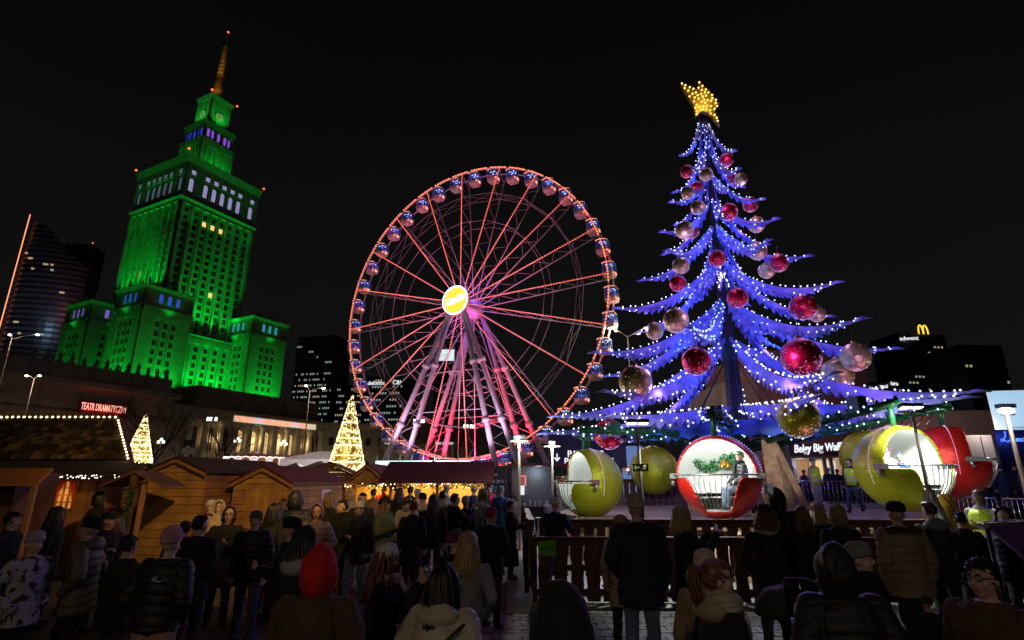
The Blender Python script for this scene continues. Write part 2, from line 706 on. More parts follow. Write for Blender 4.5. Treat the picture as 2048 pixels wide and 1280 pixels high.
# --- corner towers
HT = 9.7
for (cx, cy), wm in (((-24, -24), pane_blue), ((24, -24), pane_cyan), ((-22, 17), pane_violet)):
    t = MB()
    t.rng((cx - HT + 0.6, cy - HT + 0.6, 0), (cx + HT, cy + HT, 74))
    t.build('corner_tower_core', stone, pal)
    rw = [39.0 + 3.6 * k for k in range(7)]
    for s in 'RL':
        w = facade(pal, cx, cy, HT, s, 30, 65.5, [-3.2, 0, 3.2], 1.5, rw, 2.2, name='corner_tower_wall', pier=0.35)
        put_windows(pal, w, s, 1.5, 2.2, pane_dark, limit=None if cy < 0 and s == 'R' else 0)
        relief(face_breaks(HT, [], 1), [65.5, 67.0, 68.0], lambda i, j: 0.9 if j == 0 else 0.2, face_place(cx, cy, HT, s)).build('corner_tower_band', stone, pal)
        w = facade(pal, cx, cy, HT, s, 68.0, 74, [-3.4, 0, 3.4], 1.5, [70.8], 3.6, name='top_storey_wall', pier=0.2)
        put_windows(pal, w, s, 1.5, 3.6, wm)
    slab_cornice(HT, 74, 75.2, 0.9, cx=cx, cy=cy)
    finials(HT + 0.4, 75.2, 9, 2.6, cx, cy)
    dm = MB()
    dm.lathe([(3.2, 75.2), (3.2, 77), (2.6, 78.6), (1.2, 79.8), (0.1, 80.3)], c=(cx, cy, 0), n=10)
    dm.build('roof_pavilion', stone_dark, pal)

# floodlights on the ledges (they give off the green light)


def flood(x, y, z, tx, ty, tz, power, ang=75, colr=GREEN, size=0.8):
    lamp('SPOT', 'green_floodlight', pal_world(x, y, z), colr, power, size, pal_world(tx, ty, tz), R(ang), 0.8)


KG = 0.46
for u in (-9.2, -4.6, 0, 4.6, 9.2):
    flood(u, -HB - 5.0, 34.5, u + 0.8, -HB, 66, 26000 * KG * random.uniform(0.8, 1.25), 70)
for u in (-14, -8, -2, 4, 10, 15):
    flood(u, -HB - 1.6, 63.8, u + 0.6, -HS, 104, 27000 * KG * random.uniform(0.75, 1.25), 62)
for u in (-13, -5, 3, 11):
    flood(-HS - 6, u, 76.5, -HS, u, 112, 34000 * KG * random.uniform(0.8, 1.2), 70)
for cx, cy in ((-24, -24), (24, -24), (-22, 17)):
    k_ = 1.0 if cy < 0 else 0.8
    for q in (-5, 4):
        flood(cx + q, cy - HT - 5.5, 31, cx + q * 0.7, cy - HT, 58, 24000 * KG * k_ * random.uniform(0.8, 1.2), 80)
        flood(cx - HT - 5.5, cy + q, 31, cx - HT, cy + q * 0.7, 58, 21000 * KG * k_ * random.uniform(0.8, 1.2), 80)
    flood(cx, cy - HT - 2.6, 64, cx, cy - HT, 73, 900 * KG, 120)
    flood(cx - HT - 2.6, cy, 64, cx - HT, cy, 73, 900 * KG, 120)
for u in (-14, -5, 5, 14):
    flood(u, -HS - 5, 110, u, -HS, 136, 1500 * KG, 90)
    flood(-HS - 5, u, 110, -HS, u, 136, 1500 * KG, 90)
for u in (-5, 0, 5):
    flood(u, -H1 - 3.5, 146.3, u, -H1, 160, 5200 * KG, 90)
    flood(-H1 - 3.5, u, 146.3, -H1, u, 160, 4200 * KG, 90)
flood(0, -H3 - 6, 175.5, 0, -H3, 186, 7000 * KG, 95)
flood(-H3 - 6, 0, 175.5, -H3, 0, 186, 8000 * KG, 95)
flood(-7, -7, 193.5, 0, 0, 204, 3200, 60, (1.0, 0.55, 0.12))
flood(-8, -8, 200, 0, 0, 218, 9000, 40, (1.0, 0.6, 0.10))

# ================================================================== low wings of the palace
wing_glow = emi('warm_lit_window', (1.0, 0.66, 0.24), 0.75)
sign_red = emi('red_neon_tube', (1.0, 0.10, 0.05), 2.2)
sign_pink = emi('pink_white_letter', (1.0, 0.42, 0.30), 1.3)
sign_warm = emi('backlit_panel_warm', (1.0, 0.78, 0.5), 0.7)
sign_cyan = emi('backlit_panel_cyan', (0.55, 0.9, 1.0), 0.7)
white_glow = emi('white_letter_glow', (0.9, 0.95, 1.0), 1.1)
A_DIR = Vector((math.cos(PHI), math.sin(PHI), 0))
B_DIR = Vector((-math.sin(PHI), math.cos(PHI), 0))

# museum front with columns: local x runs along the front, local -y is outwards
P0 = at(372, 905, 182)
mus = thing('museum_front', 'low stone palace front with tall columns and glowing arched windows', 'building', (P0.x, P0.y, 0), PHI)
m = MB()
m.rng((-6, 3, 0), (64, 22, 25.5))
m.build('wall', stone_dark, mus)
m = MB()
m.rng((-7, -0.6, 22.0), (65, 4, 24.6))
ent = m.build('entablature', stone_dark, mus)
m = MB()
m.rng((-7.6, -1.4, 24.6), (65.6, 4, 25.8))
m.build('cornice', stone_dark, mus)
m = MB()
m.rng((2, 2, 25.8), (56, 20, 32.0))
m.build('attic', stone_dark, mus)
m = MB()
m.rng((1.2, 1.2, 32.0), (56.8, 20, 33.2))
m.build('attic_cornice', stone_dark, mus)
cm = MB()
cm.lathe([(1.5, 0), (1.5, 1.0), (1.15, 1.3), (1.1, 8), (0.95, 20.2), (1.25, 20.8), (1.5, 21.2), (1.5, 22.0)], n=14)
cme = cm.mesh('column', stone)
for k in range(11):
    obj('column', cme, mus, loc=(0.5 + 5.7 * k, 1.0, 0.0))
aw = MB()
poly = [(-1.3, 0), (1.3, 0), (1.3, 6.5)] + [(1.3 * math.cos(a), 6.5 + 1.3 * math.sin(a)) for a in [PI * k / 8 for k in range(1, 8)]] + [(-1.3, 6.5)]
aw.prism(poly, (0, 2.95, 0), (1, 0, 0), (0, 0, 1), 0.1)
awm = aw.mesh('arched_window', wing_glow)
awd = aw.mesh('arched_window', pane_dark)
bar = MB()
bar.box((0, 2.8, 3.2), (2.6, 0.08, 0.14))
bar.box((0, 2.8, 6.2), (2.6, 0.08, 0.14))
for xx in (-0.45, 0.45):
    bar.box((xx, 2.8, 4), (0.1, 0.08, 8))
barm = bar.mesh('window_bars', stone_dark)
for k in range(10):
    lit = k in (3, 4, 5, 6, 7)
    w = obj('arched_window', awm if lit else awd, mus, loc=(3.35 + 5.7 * k, 0, 12.0))
    obj('window_bars', barm, w, kind='stuff')
    d_ = MB()
    d_.rng((3.35 + 5.7 * k - 1.1, 2.85, 0), (3.35 + 5.7 * k + 1.1, 2.99, 6.0))
    d_.build('doorway', pane_dark, mus)
for k in range(9):
    pm = MB()
    pm.rng((15 + 4.2 * k, -0.95, 22.3), (15 + 4.2 * k + 4.1, -0.62, 24.3))
    p_ = pm.build('sign_panel', sign_cyan if k in (2, 6) else sign_warm, mus)
text('sign_lettering', 'MUZEUM EWOLUCJI  WYSTAWA', 2.2, sign_red, mus, (15.6, -0.97, 22.6), extrude=0.04, sx=0.98)
for k in (1, 4, 6, 8):
    lamp('POINT', 'portico_lamp', mus.matrix_basis @ Vector((3.35 + 5.7 * k, 1.4, 16)), (1.0, 0.66, 0.28), 520, 0.4)
for k in range(5):
    lamp('POINT', 'street_glow', mus.matrix_basis @ Vector((-2 + 15 * k, -8, 6)), (1.0, 0.75, 0.45), 430, 0.4)

# rear wing with the studio theatre, right of the museum front
P1 = at(575, 905, 232)
stu = thing('studio_wing', 'dim stone wing with small windows and white STUDIO sign behind the wheel', 'building', (P1.x, P1.y, 0), R(8))
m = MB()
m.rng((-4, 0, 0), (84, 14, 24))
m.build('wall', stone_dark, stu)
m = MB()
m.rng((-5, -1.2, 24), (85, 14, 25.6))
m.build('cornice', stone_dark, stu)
wm_ = MB()
wm_.box((0, 0, 0), (2.0, 0.16, 3.0))
wd_, wl_ = wm_.mesh('window', pane_dark), wm_.mesh('window', wing_glow)
for r_, z in enumerate((8.5, 18)):
    for k in range(8):
        obj('window', wl_ if (r_, k) in ((0, 1), (1, 5)) else wd_, stu, loc=(2 + 5.0 * k, -0.1, z))
pc = cm.mesh('column', stone_dark)
for k in range(6):
    o = obj('column', pc, stu, loc=(40 + 5.5 * k, -4, 0))
    o.scale = (0.8, 0.8, 0.75)
m = MB()
m.rng((37, -5.4, 16.5), (71, 0, 18.6))
m.build('entablature', stone_dark, stu)
text('theatre_sign', 'TEATR STUDIO', 1.5, white_glow, stu, (39, -5.5, 16.8), extrude=0.05, sx=1.1)
text('theatre_sign', 'BAR STUDIO', 1.3, white_glow, stu, (60, -5.5, 16.9), extrude=0.05)
for k in range(6):
    lamp('POINT', 'street_glow', stu.matrix_basis @ Vector((2 + 13 * k, -7, 5)), (1.0, 0.72, 0.4), 380, 0.4)

# theatre wing at the side, with the red neon sign
thw = thing('theatre_wing', 'dark stone theatre building with red neon sign and carved parapet', 'building', (-127.0, 131.0, 0), PHI)
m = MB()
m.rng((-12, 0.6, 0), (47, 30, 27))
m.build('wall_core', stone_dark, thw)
rwz = [6, 14, 22]
colw = [-18 + 6 * k for k in range(7)]
pl = lambda u, d, z: (17.5 + u, 0.6 - d, z)
ub = face_breaks(29.5, colw, 2.2)
relief(ub, [0, 1.5, 3.5, 8.5, 12, 16, 18.5, 20.2, 22.4, 27], lambda i, j: (-0.3 if (i - 1) % 4 == 1 and j in (2, 4, 7) and 0 < i < len(ub) - 2 else (0.6 if j in (3, 6) else 0.2)), pl).build('wall', stone_dark, thw)
red_dim = emi('window_red_glow', (0.6, 0.02, 0.02), 0.25)
amb = emi('window_amber_glow', (0.9, 0.35, 0.08), 0.3)
wht = emi('window_white_glow', (0.9, 0.85, 0.7), 0.6)
for zi, (zc, hh) in enumerate(((6, 5), (14, 4), (21.3, 2.2))):
    for k, u in enumerate(colw):
        mm = MB()
        p = pl(u, -0.22, zc)
        mm.box(p, (2.2, 0.1, hh))
        mt = pane_dark
        if zi == 1 and k in (0, 1):
            mt = red_dim
        if zi == 1 and k == 2:
            mt = wht
        if zi == 0 and k >= 3:
            mt = amb
        mm.build('window', mt, thw)
m = MB()
m.rng((-13, -1.4, 27), (48, 30, 28.4))
m.build('cornice', stone_dark, thw)
m = MB()
m.rng((-12, 1.5, 28.4), (46, 29, 33))
m.build('parapet', stone_dark, thw)
fm = MB()
fm.lathe([(0.7, 0), (0.7, 0.5), (0.35, 0.9), (0.6, 1.6), (0.1, 2.6)], n=7)
fme = fm.mesh('parapet_urn', stone_dark)
for k in range(20):
    o = obj('parapet_urn', fme, thw, loc=(-11 + 2.9 * k, 1.9, 33))
    o.scale = (1, 1, random.uniform(0.5, 1.3))


def along_front(px, py):
    """where along the theatre front, and how high, a pixel of the photograph lies"""
    u = at(px, py, 1.0)
    b = thw.location
    s = (u.x * b.y - b.x) / (A_DIR.x - u.x * A_DIR.y)
    return s, CAM_H + (u.z - CAM_H) * (b.y + A_DIR.y * s)


sx0, sz0 = along_front(158, 813)
sx1, sz1 = along_front(252, 826)
szb, szt = (sz0 + sz1) / 2 - 1.3, (sz0 + sz1) / 2 + 2.0
m = MB()
m.rng((sx0 - 0.4, -0.95, szb), (sx1 + 0.4, -0.65, szt))
sb = m.build('sign_board', mat('sign_board_red', (0.10, 0.006, 0.008), 0.5), thw)
text('sign_lettering', 'TEATR DRAMATYCZNY', 2.7, sign_pink, sb, (sx0, -1.0, (sz0 + sz1) / 2 - 0.5), extrude=0.05, bold=0.02, sx=(sx1 - sx0) / 30.0)
for k in range(3):
    lamp('POINT', 'sign_glow', thw.matrix_basis @ Vector((sx0 + (sx1 - sx0) * (0.2 + 0.3 * k), -2.2, szb + 1)), (1.0, 0.05, 0.03), 110, 0.6)
for k in range(2):
    lamp('POINT', 'street_glow', thw.matrix_basis @ Vector((4 + 20 * k, -9, 7)), (1.0, 0.6, 0.35), 500, 0.4)

# ================================================================== far towers
dark_clad = mat('dark_cladding', (0.03, 0.032, 0.036), 0.4, 0.2, var=0.3, scale=0.3)
band_glass = mat('tower_glass', (0.12, 0.14, 0.17), 0.3, 0.3, var=0.3, scale=0.2)
led_red = emi('led_edge_line', (1.0, 0.30, 0.13), 1.7)
win_white = emi('office_window_white', (0.65, 0.95, 0.85), 0.34)
win_cream = emi('office_window_cream', (1.0, 0.8, 0.42), 0.36)

# sail-shaped glass tower at the side
Yt = 330.0
T = thing('glass_sail_tower', 'curved dark glass tower with a glowing red edge line', 'skyscraper', (at(66, 433, Yt).x, Yt, 0), R(20))
zt = at(48, 433, Yt).z
wd = 38.0
nf = 46


def sail_x(z):
    t = z / zt
    if t < 0.80:
        return 1.0
    return max(0.03, 1.0 - ((t - 0.80) / 0.20) ** 0.75 * 0.97)


slabm = {}
for k in range(nf):
    z = 2 + (zt - 6) * k / nf
    w = wd * sail_x(z)
    pts = []
    n_ = 10
    for j in range(n_ + 1):
        t = j / n_
        pts.append((t * w, -5.5 * math.sin(PI * min(1, t * 0.75 + 0.12)) * (w / wd)))
    poly = pts + [(w, 16), (0, 16)]
    mm = MB()
    mm.prism([(x, y) for x, y in poly], (0, 0, z), (1, 0, 0), (0, 1, 0), (zt - 6) / nf * 0.42)
    mm.build('floor_band', dark_clad, T)
    mm = MB()
    ins = [(min(max(x, 0.8), w - 0.4), y + 0.7) for x, y in pts] + [(w - 0.4, 15), (0.8, 15)]
    mm.prism(ins, (0, 0, z + (zt - 6) / nf * 0.42 + 0.003), (1, 0, 0), (0, 1, 0), (zt - 6) / nf * 0.578)
    mm.build('glass_band', band_glass, T)
m = MB()
m.rng((-0.6, -3.2, 2), (-0.2, -2.8, zt))
m.build('led_edge', led_red, T)
for k in range(26):
    j = random.randint(4, nf - 6)
    z = 2 + (zt - 6) * (j + 0.7) / nf
    w = wd * sail_x(z)
    x = random.uniform(0.06, 0.9) * w
    t = x / w
    mm = MB()
    mm.box((x, -5.5 * math.sin(PI * min(1, t * 0.75 + 0.12)) * (w / wd) + 0.35, z), (random.choice([0.9, 1.4, 2.6]), 0.5, 1.1))
    mm.build('lit_window', random.choice([win_cream, win_cream, win_white]), T)
B2 = thing('dark_residential_tower', 'unlit dark tower block standing behind the curved glass tower', 'skyscraper', (at(128, 600, 360).x, 362, 0), R(10))
m = MB()
ztb = at(128, 486, 360).z
m.rng((-9, 0, 0), (9, 16, ztb))
m.build('body', dark_clad, B2)
for k in range(5):
    f_ = MB()
    f_.rng((-8.8 + 4 * k, -0.5, 0), (-8.0 + 4 * k, -0.003, ztb + 1))
    f_.build('fin', band_glass, B2)
lamp('POINT', 'tower_glow', at(95, 560, 300), (1.0, 0.12, 0.08), 4500, 3)
lamp('POINT', 'tower_glow', at(25, 600, 296), (0.45, 0.7, 1.0), 8000, 3)
mm = MB()
mm.ball((8, 0, ztb + 1.5), 0.5, 6, 5)
mm.build('warning_lamp', red_lamp, B2)


def office(name, label, px0, px1, ptop, Y, rows, lit, tint, rz=0.0, depth=22, rowh=3.8, y_lo=0.0, seed=1, ncol=12, lit_rows=None, crown=0):
    """a far office block: core, floor bands and the windows that are lit"""
    rs = random.Random(seed)
    a, b = at(px0, 900, Y), at(px1, 900, Y)
    zt = at((px0 + px1) / 2, ptop, Y).z
    w = b.x - a.x
    o = thing(name, label, 'building', ((a.x + b.x) / 2, Y, 0), rz)
    m = MB()
    m.rng((-w / 2, 0, 0), (w / 2, depth, zt))
    m.build('body', dark_clad, o)
    nf = int(zt / rowh)
    for k in range(1, nf):
        z = k * rowh
        f = MB()
        f.rng((-w / 2 - 0.15, -0.35, z - 0.35), (w / 2 + 0.15, -0.003, z + 0.35))
        f.build('floor_band', dark_clad, o)
    cw = w / ncol
    me = {}
    for mt in tint:
        q = MB()
        q.box((0, 0, 0), (cw * 0.5, 0.12, rowh * 0.3))
        me[mt.name] = q.mesh('lit_window', mt)
    for k in range(1, nf):
        p = lit if lit_rows is None else (lit if k in lit_rows else lit * 0.06)
        c = 0
        while c < ncol:
            if rs.random() < p:
                ln = rs.randint(1, 4)
                mt = rs.choice(tint)
                for q in range(ln):
                    if c + q < ncol:
                        obj('lit_window', me[mt.name], o, loc=(-w / 2 + cw * (c + q + 0.5), -0.08, (k + 0.5) * rowh))
                c += ln
            c += 1
    return o, w, zt


office('office_tower', 'dark office tower with a wide band of lit floors beside the green skyscraper', 566, 655, 672, 360, 20, 0.62, [win_white, win_white, win_cream], R(-12), lit_rows=set(range(6, 19)), seed=3, ncol=22)
office('office_block', 'low dark office block with cream lit windows behind the golden light tree', 662, 722, 770, 330, 12, 0.4, [win_white, win_cream], R(-5), seed=5, ncol=14, lit_rows=set(range(2, 16)))
o3, w3, z3 = office('sign_office_tower', 'office tower with white rooftop signs seen through the wheel rim', 722, 800, 752, 320, 14, 0.38, [win_white, win_cream], R(-8), seed=8, ncol=14, lit_rows=set(range(4, 17)))
text('roof_sign', 'deloitte', 3.4, white_glow, o3, (-w3 * 0.47, -0.6, z3 - 5.2), extrude=0.1)
text('roof_sign', 'CBI', 3.4, white_glow, o3, (w3 * 0.22, -0.6, z3 - 5.2), extrude=0.1)
o4, w4, z4 = office('screen_office_tower', 'dark tower carrying a bright white screen behind the wheel supports', 862, 910, 690, 330, 14, 0.18, [win_white, win_cream], R(0), seed=9, ncol=8, lit_rows=set(range(2, 9)))
m = MB()
m.rng((-w4 * 0.35, -0.9, z4 - 10), (w4 * 0.35, -0.3, z4 - 3))
m.build('roof_screen', emi('white_screen', (0.8, 0.95, 1.0), 0.9), o4)

# --- right-hand skyline
o5, w5, z5 = office('arches_office_tower', 'dark tower with a yellow arched letter on its roof', 1836, 1950, 668, 330, 18, 0.13, [win_cream, win_white], R(10), seed=12, ncol=13)
yel = emi('yellow_sign', (1.0, 0.62, 0.04), 1.4)
arch = MB()
for sg in (-1, 1):
    pts = []
    for k in range(13):
        a = PI * k / 12
        pts.append((sg * 1.7 + 1.65 * math.cos(a), 0, 5.6 * math.sin(a) ** 0.75))
    arch.tube(pts, 0.42, 6)
ma = arch.build('arched_letter', yel, o5, loc=(0.6, -1.0, z5 - 0.2))
text('roof_sign', 'adwent', 3.6, white_glow, o5, (-w5 * 0.52, -0.8, z5 - 5), rot=(PI / 2, 0, R(-18)), extrude=0.1)
for k in range(14):
    mm = MB()
    mm.box((w5 * 0.28 + random.uniform(-0.5, 0.5), -0.4, z5 - 20 - 3.0 * k), (0.9, 0.3, 1.6))
    mm.build('stair_light', win_cream, o5)
o6, w6, z6 = office('striped_office_block', 'low dark office block with thin white light strips and three roof signs', 1752, 1832, 765, 280, 8, 0.0, [win_white], R(14), seed=2)
stripm = emi('white_strip', (0.75, 0.85, 1.0), 0.8)
for k in range(16):
    mm = MB()
    x = -w6 / 2 + w6 * (k + 0.5) / 16
    top = z6 - 7 + 4 * math.sin(k * 0.5)
    mm.rng((x - 0.1, -0.5, top - random.uniform(5, 10)), (x + 0.12, -0.38, top))
    mm.build('light_strip', stripm, o6)
    if k % 2 == 0:
        mm = MB()
        mm.rng((x - 0.12, -0.5, z6 - 26), (x + 0.14, -0.38, z6 - 19))
        mm.build('light_strip', stripm, o6)
for k, (s_, x) in enumerate((('kiter', -w6 * 0.5), ('wud', -w6 * 0.16), ('kiris', w6 * 0.2))):
    text('roof_sign', s_, 2.8, white_glow, o6, (x, -0.7, z6 - 4.5 + k * 1.6), extrude=0.08)
office('plain_tower_block', 'dark slab block with four small lit windows beyond the billboard', 1965, 2060, 690, 260, 10, 0.03, [win_cream, win_white], R(5), seed=21, ncol=10)
# ================================================================== ferris wheel
WA = R(27.5)
WR = 20.0
WZ = 24.8
whl = thing('ferris_wheel', 'tall ferris wheel outlined in orange lights with round yellow hub sign', 'ferris wheel', (-6.36, 70.0, 0), -WA)
white_steel = mat('white_painted_steel', (0.62, 0.60, 0.64), 0.45, 0.1, var=0.1, scale=1.0)
led_or = emi('orange_led', (1.0, 0.22, 0.09), 2.4)
led_or2 = emi('orange_led_strip', (1.0, 0.14, 0.07), 2.1)
RIMY = 1.9


def ring(r, y, rad, seg=120, n=6):
    m = MB()
    vs, fs = [], []
    for i in range(seg):
        a = 2 * PI * i / seg
        ca, sa = math.cos(a), math.sin(a)
        for j in range(n):
            b = 2 * PI * j / n
            rr = r + rad * math.cos(b)
            vs.append((ca * rr, y + rad * math.sin(b), WZ + sa * rr))
    for i in range(seg):
        for j in range(n):
            fs.append((i * n + j, i * n + (j + 1) % n, ((i + 1) % seg) * n + (j + 1) % n, ((i + 1) % seg) * n + j))
    m.add(vs, fs, 0, True)
    return m


ring(WR, 0, 0.12).build('front_rim', white_steel, whl)
ring(WR, RIMY, 0.13).build('rear_rim', white_steel, whl)
m = MB()
NL = 320
for i in range(NL):
    if i % 8 == 7:
        continue
    a = 2 * PI * i / NL
    Mx = Matrix.Rotation(-a, 3, 'Y')
    p = Vector((math.cos(a) * WR, -0.2, WZ + math.sin(a) * WR))
    m.box(p, (0.13, 0.08, 0.19), M=Mx)
m.build('rim_bulbs', led_or, whl, kind='stuff')
NS = 20
for k in range(NS):
    a = 2 * PI * (k + 0.15) / NS
    d = Vector((math.cos(a), 0, math.sin(a)))
    o0 = Vector((0, 0, WZ))
    f0, f1 = o0 + d * 1.2 + Vector((0, -0.9, 0)), o0 + d * (WR - 0.1) + Vector((0, 0, 0))
    r0, r1 = o0 + d * 1.2 + Vector((0, 2.4, 0)), o0 + d * (WR - 0.1) + Vector((0, RIMY, 0))
    s_ = MB()
    s_.tube([f0, f1], 0.05, 6)
    sp_o = s_.build('spoke', white_steel, whl)
    b_ = MB()
    b_.tube([r0, r1], 0.07, 6)
    b_.build('rear_chord', white_steel, sp_o)
    z_ = MB()
    n_ = 13
    pts = [(f0.lerp(f1, i / n_) if i % 2 else r0.lerp(r1, i / n_)) for i in range(n_ + 1)]
    z_.tube(pts, 0.036, 5, cap=False)
    z_.build('lattice', white_steel, sp_o)
    l_ = MB()
    nb = 52
    for i in range(nb):
        p = f0.lerp(f1, (i + 0.5) / nb)
        Mx = Matrix.Rotation(-a, 3, 'Y')
        l_.box(p + Vector((0, -0.11, 0)), (0.18, 0.05, 0.085), M=Mx)
    l_.build('spoke_bulbs', led_or2, sp_o, kind='stuff')
for rr in (0.60, 0.81):
    for yy in (-0.9 + 0.9 * rr, 2.4 - 0.5 * rr):
        m = MB()
        vs = [Vector((math.cos(2 * PI * (k + 0.15) / NS) * WR * rr, yy, WZ + math.sin(2 * PI * (k + 0.15) / NS) * WR * rr)) for k in range(NS + 1)]
        m.tube(vs, 0.026, 4, cap=False)
        m.build('tie_ring', white_steel, whl)
for k in range(NS):
    m = MB()
    a0, a1 = 2 * PI * (k + 0.15) / NS, 2 * PI * (k + 1.15) / NS
    P_ = lambda a, rr, y: Vector((math.cos(a) * WR * rr, y, WZ + math.sin(a) * WR * rr))
    m.tube([P_(a0, 0.81, -0.1), P_(a1, 0.81, 2.0), P_(a1, 0.81, -0.1), P_(a0, 0.81, 2.0), P_(a0, 0.81, -0.1)], 0.018, 4, cap=False)
    m.build('cross_brace', white_steel, whl)
# hub and round sign
m = MB()
m.lathe([(0.05, -1.6), (1.3, -1.6), (1.3, -0.6), (0.7, -0.4), (0.7, 2.0), (1.3, 2.1), (1.3, 3.0), (0.05, 3.0)], c=(0, 0, WZ), n=20, M=Matrix.Rotation(-PI / 2, 3, 'X'))
m.build('hub', white_steel, whl)
m = MB()
m.lathe([(0.02, 0.2), (1.72, 0.2), (1.72, 0.0)], c=(0, -2.0, WZ), n=48, M=Matrix.Rotation(PI / 2, 3, 'X'), smooth=False)
sgn = m.build('hub_sign', emi('yellow_sign_face', (1.0, 0.72, 0.0), 1.15), whl)
m = MB()
m.lathe([(1.72, 0.0), (1.72, 0.28), (2.0, 0.28), (2.0, 0.0)], c=(0, -2.0, WZ), n=48, M=Matrix.Rotation(PI / 2, 3, 'X'), smooth=False)
m.build('sign_rim', mat('white_rim', (0.8, 0.8, 0.8), 0.4), sgn)
m = MB()
for i in range(72):
    a = 2 * PI * i / 72
    m.octa((math.cos(a) * 1.87, -2.34, WZ + math.sin(a) * 1.87), 0.085)
m.build('rim_bulbs', emi('cool_white_bulb', (0.85, 0.9, 1.0), 5.0), sgn, kind='stuff')
sw = emi('white_script', (1.0, 0.98, 0.92), 1.6)
# cursive word on a rising white ribbon
for i, (x0, z0, h0) in enumerate(((-1.4, -0.33, 0.62), (0.12, 0.0, 0.62))):
    pts = []
    if i == 0:
        s_ = 'Coca'
    else:
        s_ = 'Cola'
    text('sign_script', s_, 1.02, sw, sgn, (x0, -2.23, WZ + z0 - 0.1), rot=(PI / 2, R(-12), 0), extrude=0.02, shear=0.35, bold=0.03, sx=0.68)
m = MB()
m.tube([(-1.5, -2.23, WZ - 0.55), (-0.6, -2.23, WZ - 0.42), (0.4, -2.23, WZ - 0.22), (1.5, -2.23, WZ + 0.1)], [0.02, 0.07, 0.06, 0.02], 6)
m.tube([(-1.1, -2.23, WZ + 0.4), (-0.3, -2.23, WZ + 0.22), (0.4, -2.23, WZ + 0.46), (1.2, -2.23, WZ + 0.62)], [0.02, 0.05, 0.06, 0.02], 6)
m.build('sign_ribbon', sw, sgn)
# support legs
grey_steel = mat('lilac_painted_steel', (0.55, 0.50, 0.58), 0.45, 0.1, var=0.08, scale=0.6)
for yy, yf in ((-1.7, -3.4), (3.2, 5.2)):
    for sg in (-1, 1):
        feet = []
        for fx in (11.3, 7.6):
            m = MB()
            top, bot = Vector((sg * 0.6, yy, WZ - 0.2)), Vector((sg * fx, yf + (0.5 if fx < 9 else 0), 0))
            m.tube([top, top.lerp(bot, 0.5), top.lerp(bot, 0.502), bot], [0.27, 0.32, 0.32, 0.38], 10)
            leg = m.build('support_leg', grey_steel, whl)
            feet.append((top, bot))
            for t in (0.32, 0.62):
                c = MB()
                p = top.lerp(bot, t)
                q = top.lerp(bot, t + 0.02)
                c.tube([p, q], 0.52, 10)
                c.build('flange', grey_steel, leg)
        m = MB()
        pts = []
        for i in range(17):
            t = 0.22 + 0.74 * i / 16
            a_, b_ = feet[i % 2]
            pts.append(a_.lerp(b_, t))
        m.tube(pts, 0.06, 5, cap=False)
        m.build('leg_lattice', grey_steel, whl)
for zf in (0.42, 0.62):
    for yy, yf in ((-1.7, -3.4), (3.2, 5.2)):
        m = MB()
        t = 1 - zf
        y_ = yy + (yf - yy) * t
        m.tube([(-7.2 * t - 0.4, y_, WZ * zf), (7.2 * t + 0.4, y_, WZ * zf)], 0.06, 5)
        m.build('cross_tie', grey_steel, whl)
# central ladder mast
m = MB()
m.tube([(-0.2, -0.3, 5.2), (-0.2, -0.3, WZ - 1.3)], 0.06, 5)
m.build('mast_rail', white_steel, whl)

W2 = Matrix.Translation((-6.36, 70, 0)) @ Matrix.Rotation(-WA, 4, 'Z')
for k in range(20):
    a = 2 * PI * (k + 0.5) / 20
    lamp('POINT', 'rim_glow', W2 @ Vector((math.cos(a) * (WR + 0.1), -0.75, WZ + math.sin(a) * (WR + 0.1))), (1.0, 0.06, 0.03), 20, 0.3)
    lamp('POINT', 'rim_glow', W2 @ Vector((math.cos(a) * (WR + 0.2), RIMY * 0.55, WZ + math.sin(a) * (WR + 0.2))), (1.0, 0.04, 0.16), 14, 0.3)
for k in range(10):
    a = 2 * PI * (k + 0.5) / 10
    lamp('POINT', 'spoke_glow', W2 @ Vector((math.cos(a) * WR * 0.55, -2.0, WZ + math.sin(a) * WR * 0.55)), (1.0, 0.16, 0.34), 150, 0.5)
lamp('POINT', 'hub_glow', W2 @ Vector((0.0, 0.8, WZ + 2.4)), (0.22, 0.1, 1.0), 420, 0.6)
lamp('POINT', 'hub_glow', W2 @ Vector((0.0, 0.8, WZ - 2.4)), (0.5, 0.1, 1.0), 300, 0.6)
for sg in (-1, 1):
    lamp('SPOT', 'leg_floodlight', W2 @ Vector((sg * 4.5, 0.8, 1.0)), (1.0, 0.03, 0.07), 26000, 0.4, W2 @ Vector((sg * 3.6, 4.3, 15)), R(70), 0.7)
    lamp('SPOT', 'leg_floodlight', W2 @ Vector((sg * 6.5, -7.5, 4.5)), (1.0, 0.55, 0.85), 4200, 0.5, W2 @ Vector((sg * 5, -2.6, 12)), R(80), 0.7)
lamp('SPOT', 'leg_floodlight', W2 @ Vector((0, 1.0, 2.5)), (1.0, 0.03, 0.09), 26000, 0.4, W2 @ Vector((0, 2.0, 24)), R(60), 0.7)

# --- cabins
cab_panel = mat('cabin_panel', (0.60, 0.56, 0.56), 0.35, 0.1, var=0.08, scale=1)
cab_glass = glass('cabin_glass', (0.06, 0.14, 0.5), 0.38, 0.06)
cab_led = emi('cabin_bulb', (0.75, 0.85, 1.0), 4.0)
cab_red = emi('cabin_red_bulb', (1.0, 0.16, 0.05), 3.0)
cab_trim = emi('cabin_roof_strip', (1.0, 0.32, 0.2), 1.8)
cab_in = mat('cabin_interior', (0.5, 0.6, 0.85), 0.6)
dark_steel = mat('dark_steel', (0.05, 0.05, 0.055), 0.45, 0.6)
c_root = thing('wheel_cabin', 'glazed passenger cabin with blue light hanging in the rim of the ferris wheel', 'cabin', (0, 0, 0), -WA, 'cabins around the ferris wheel')


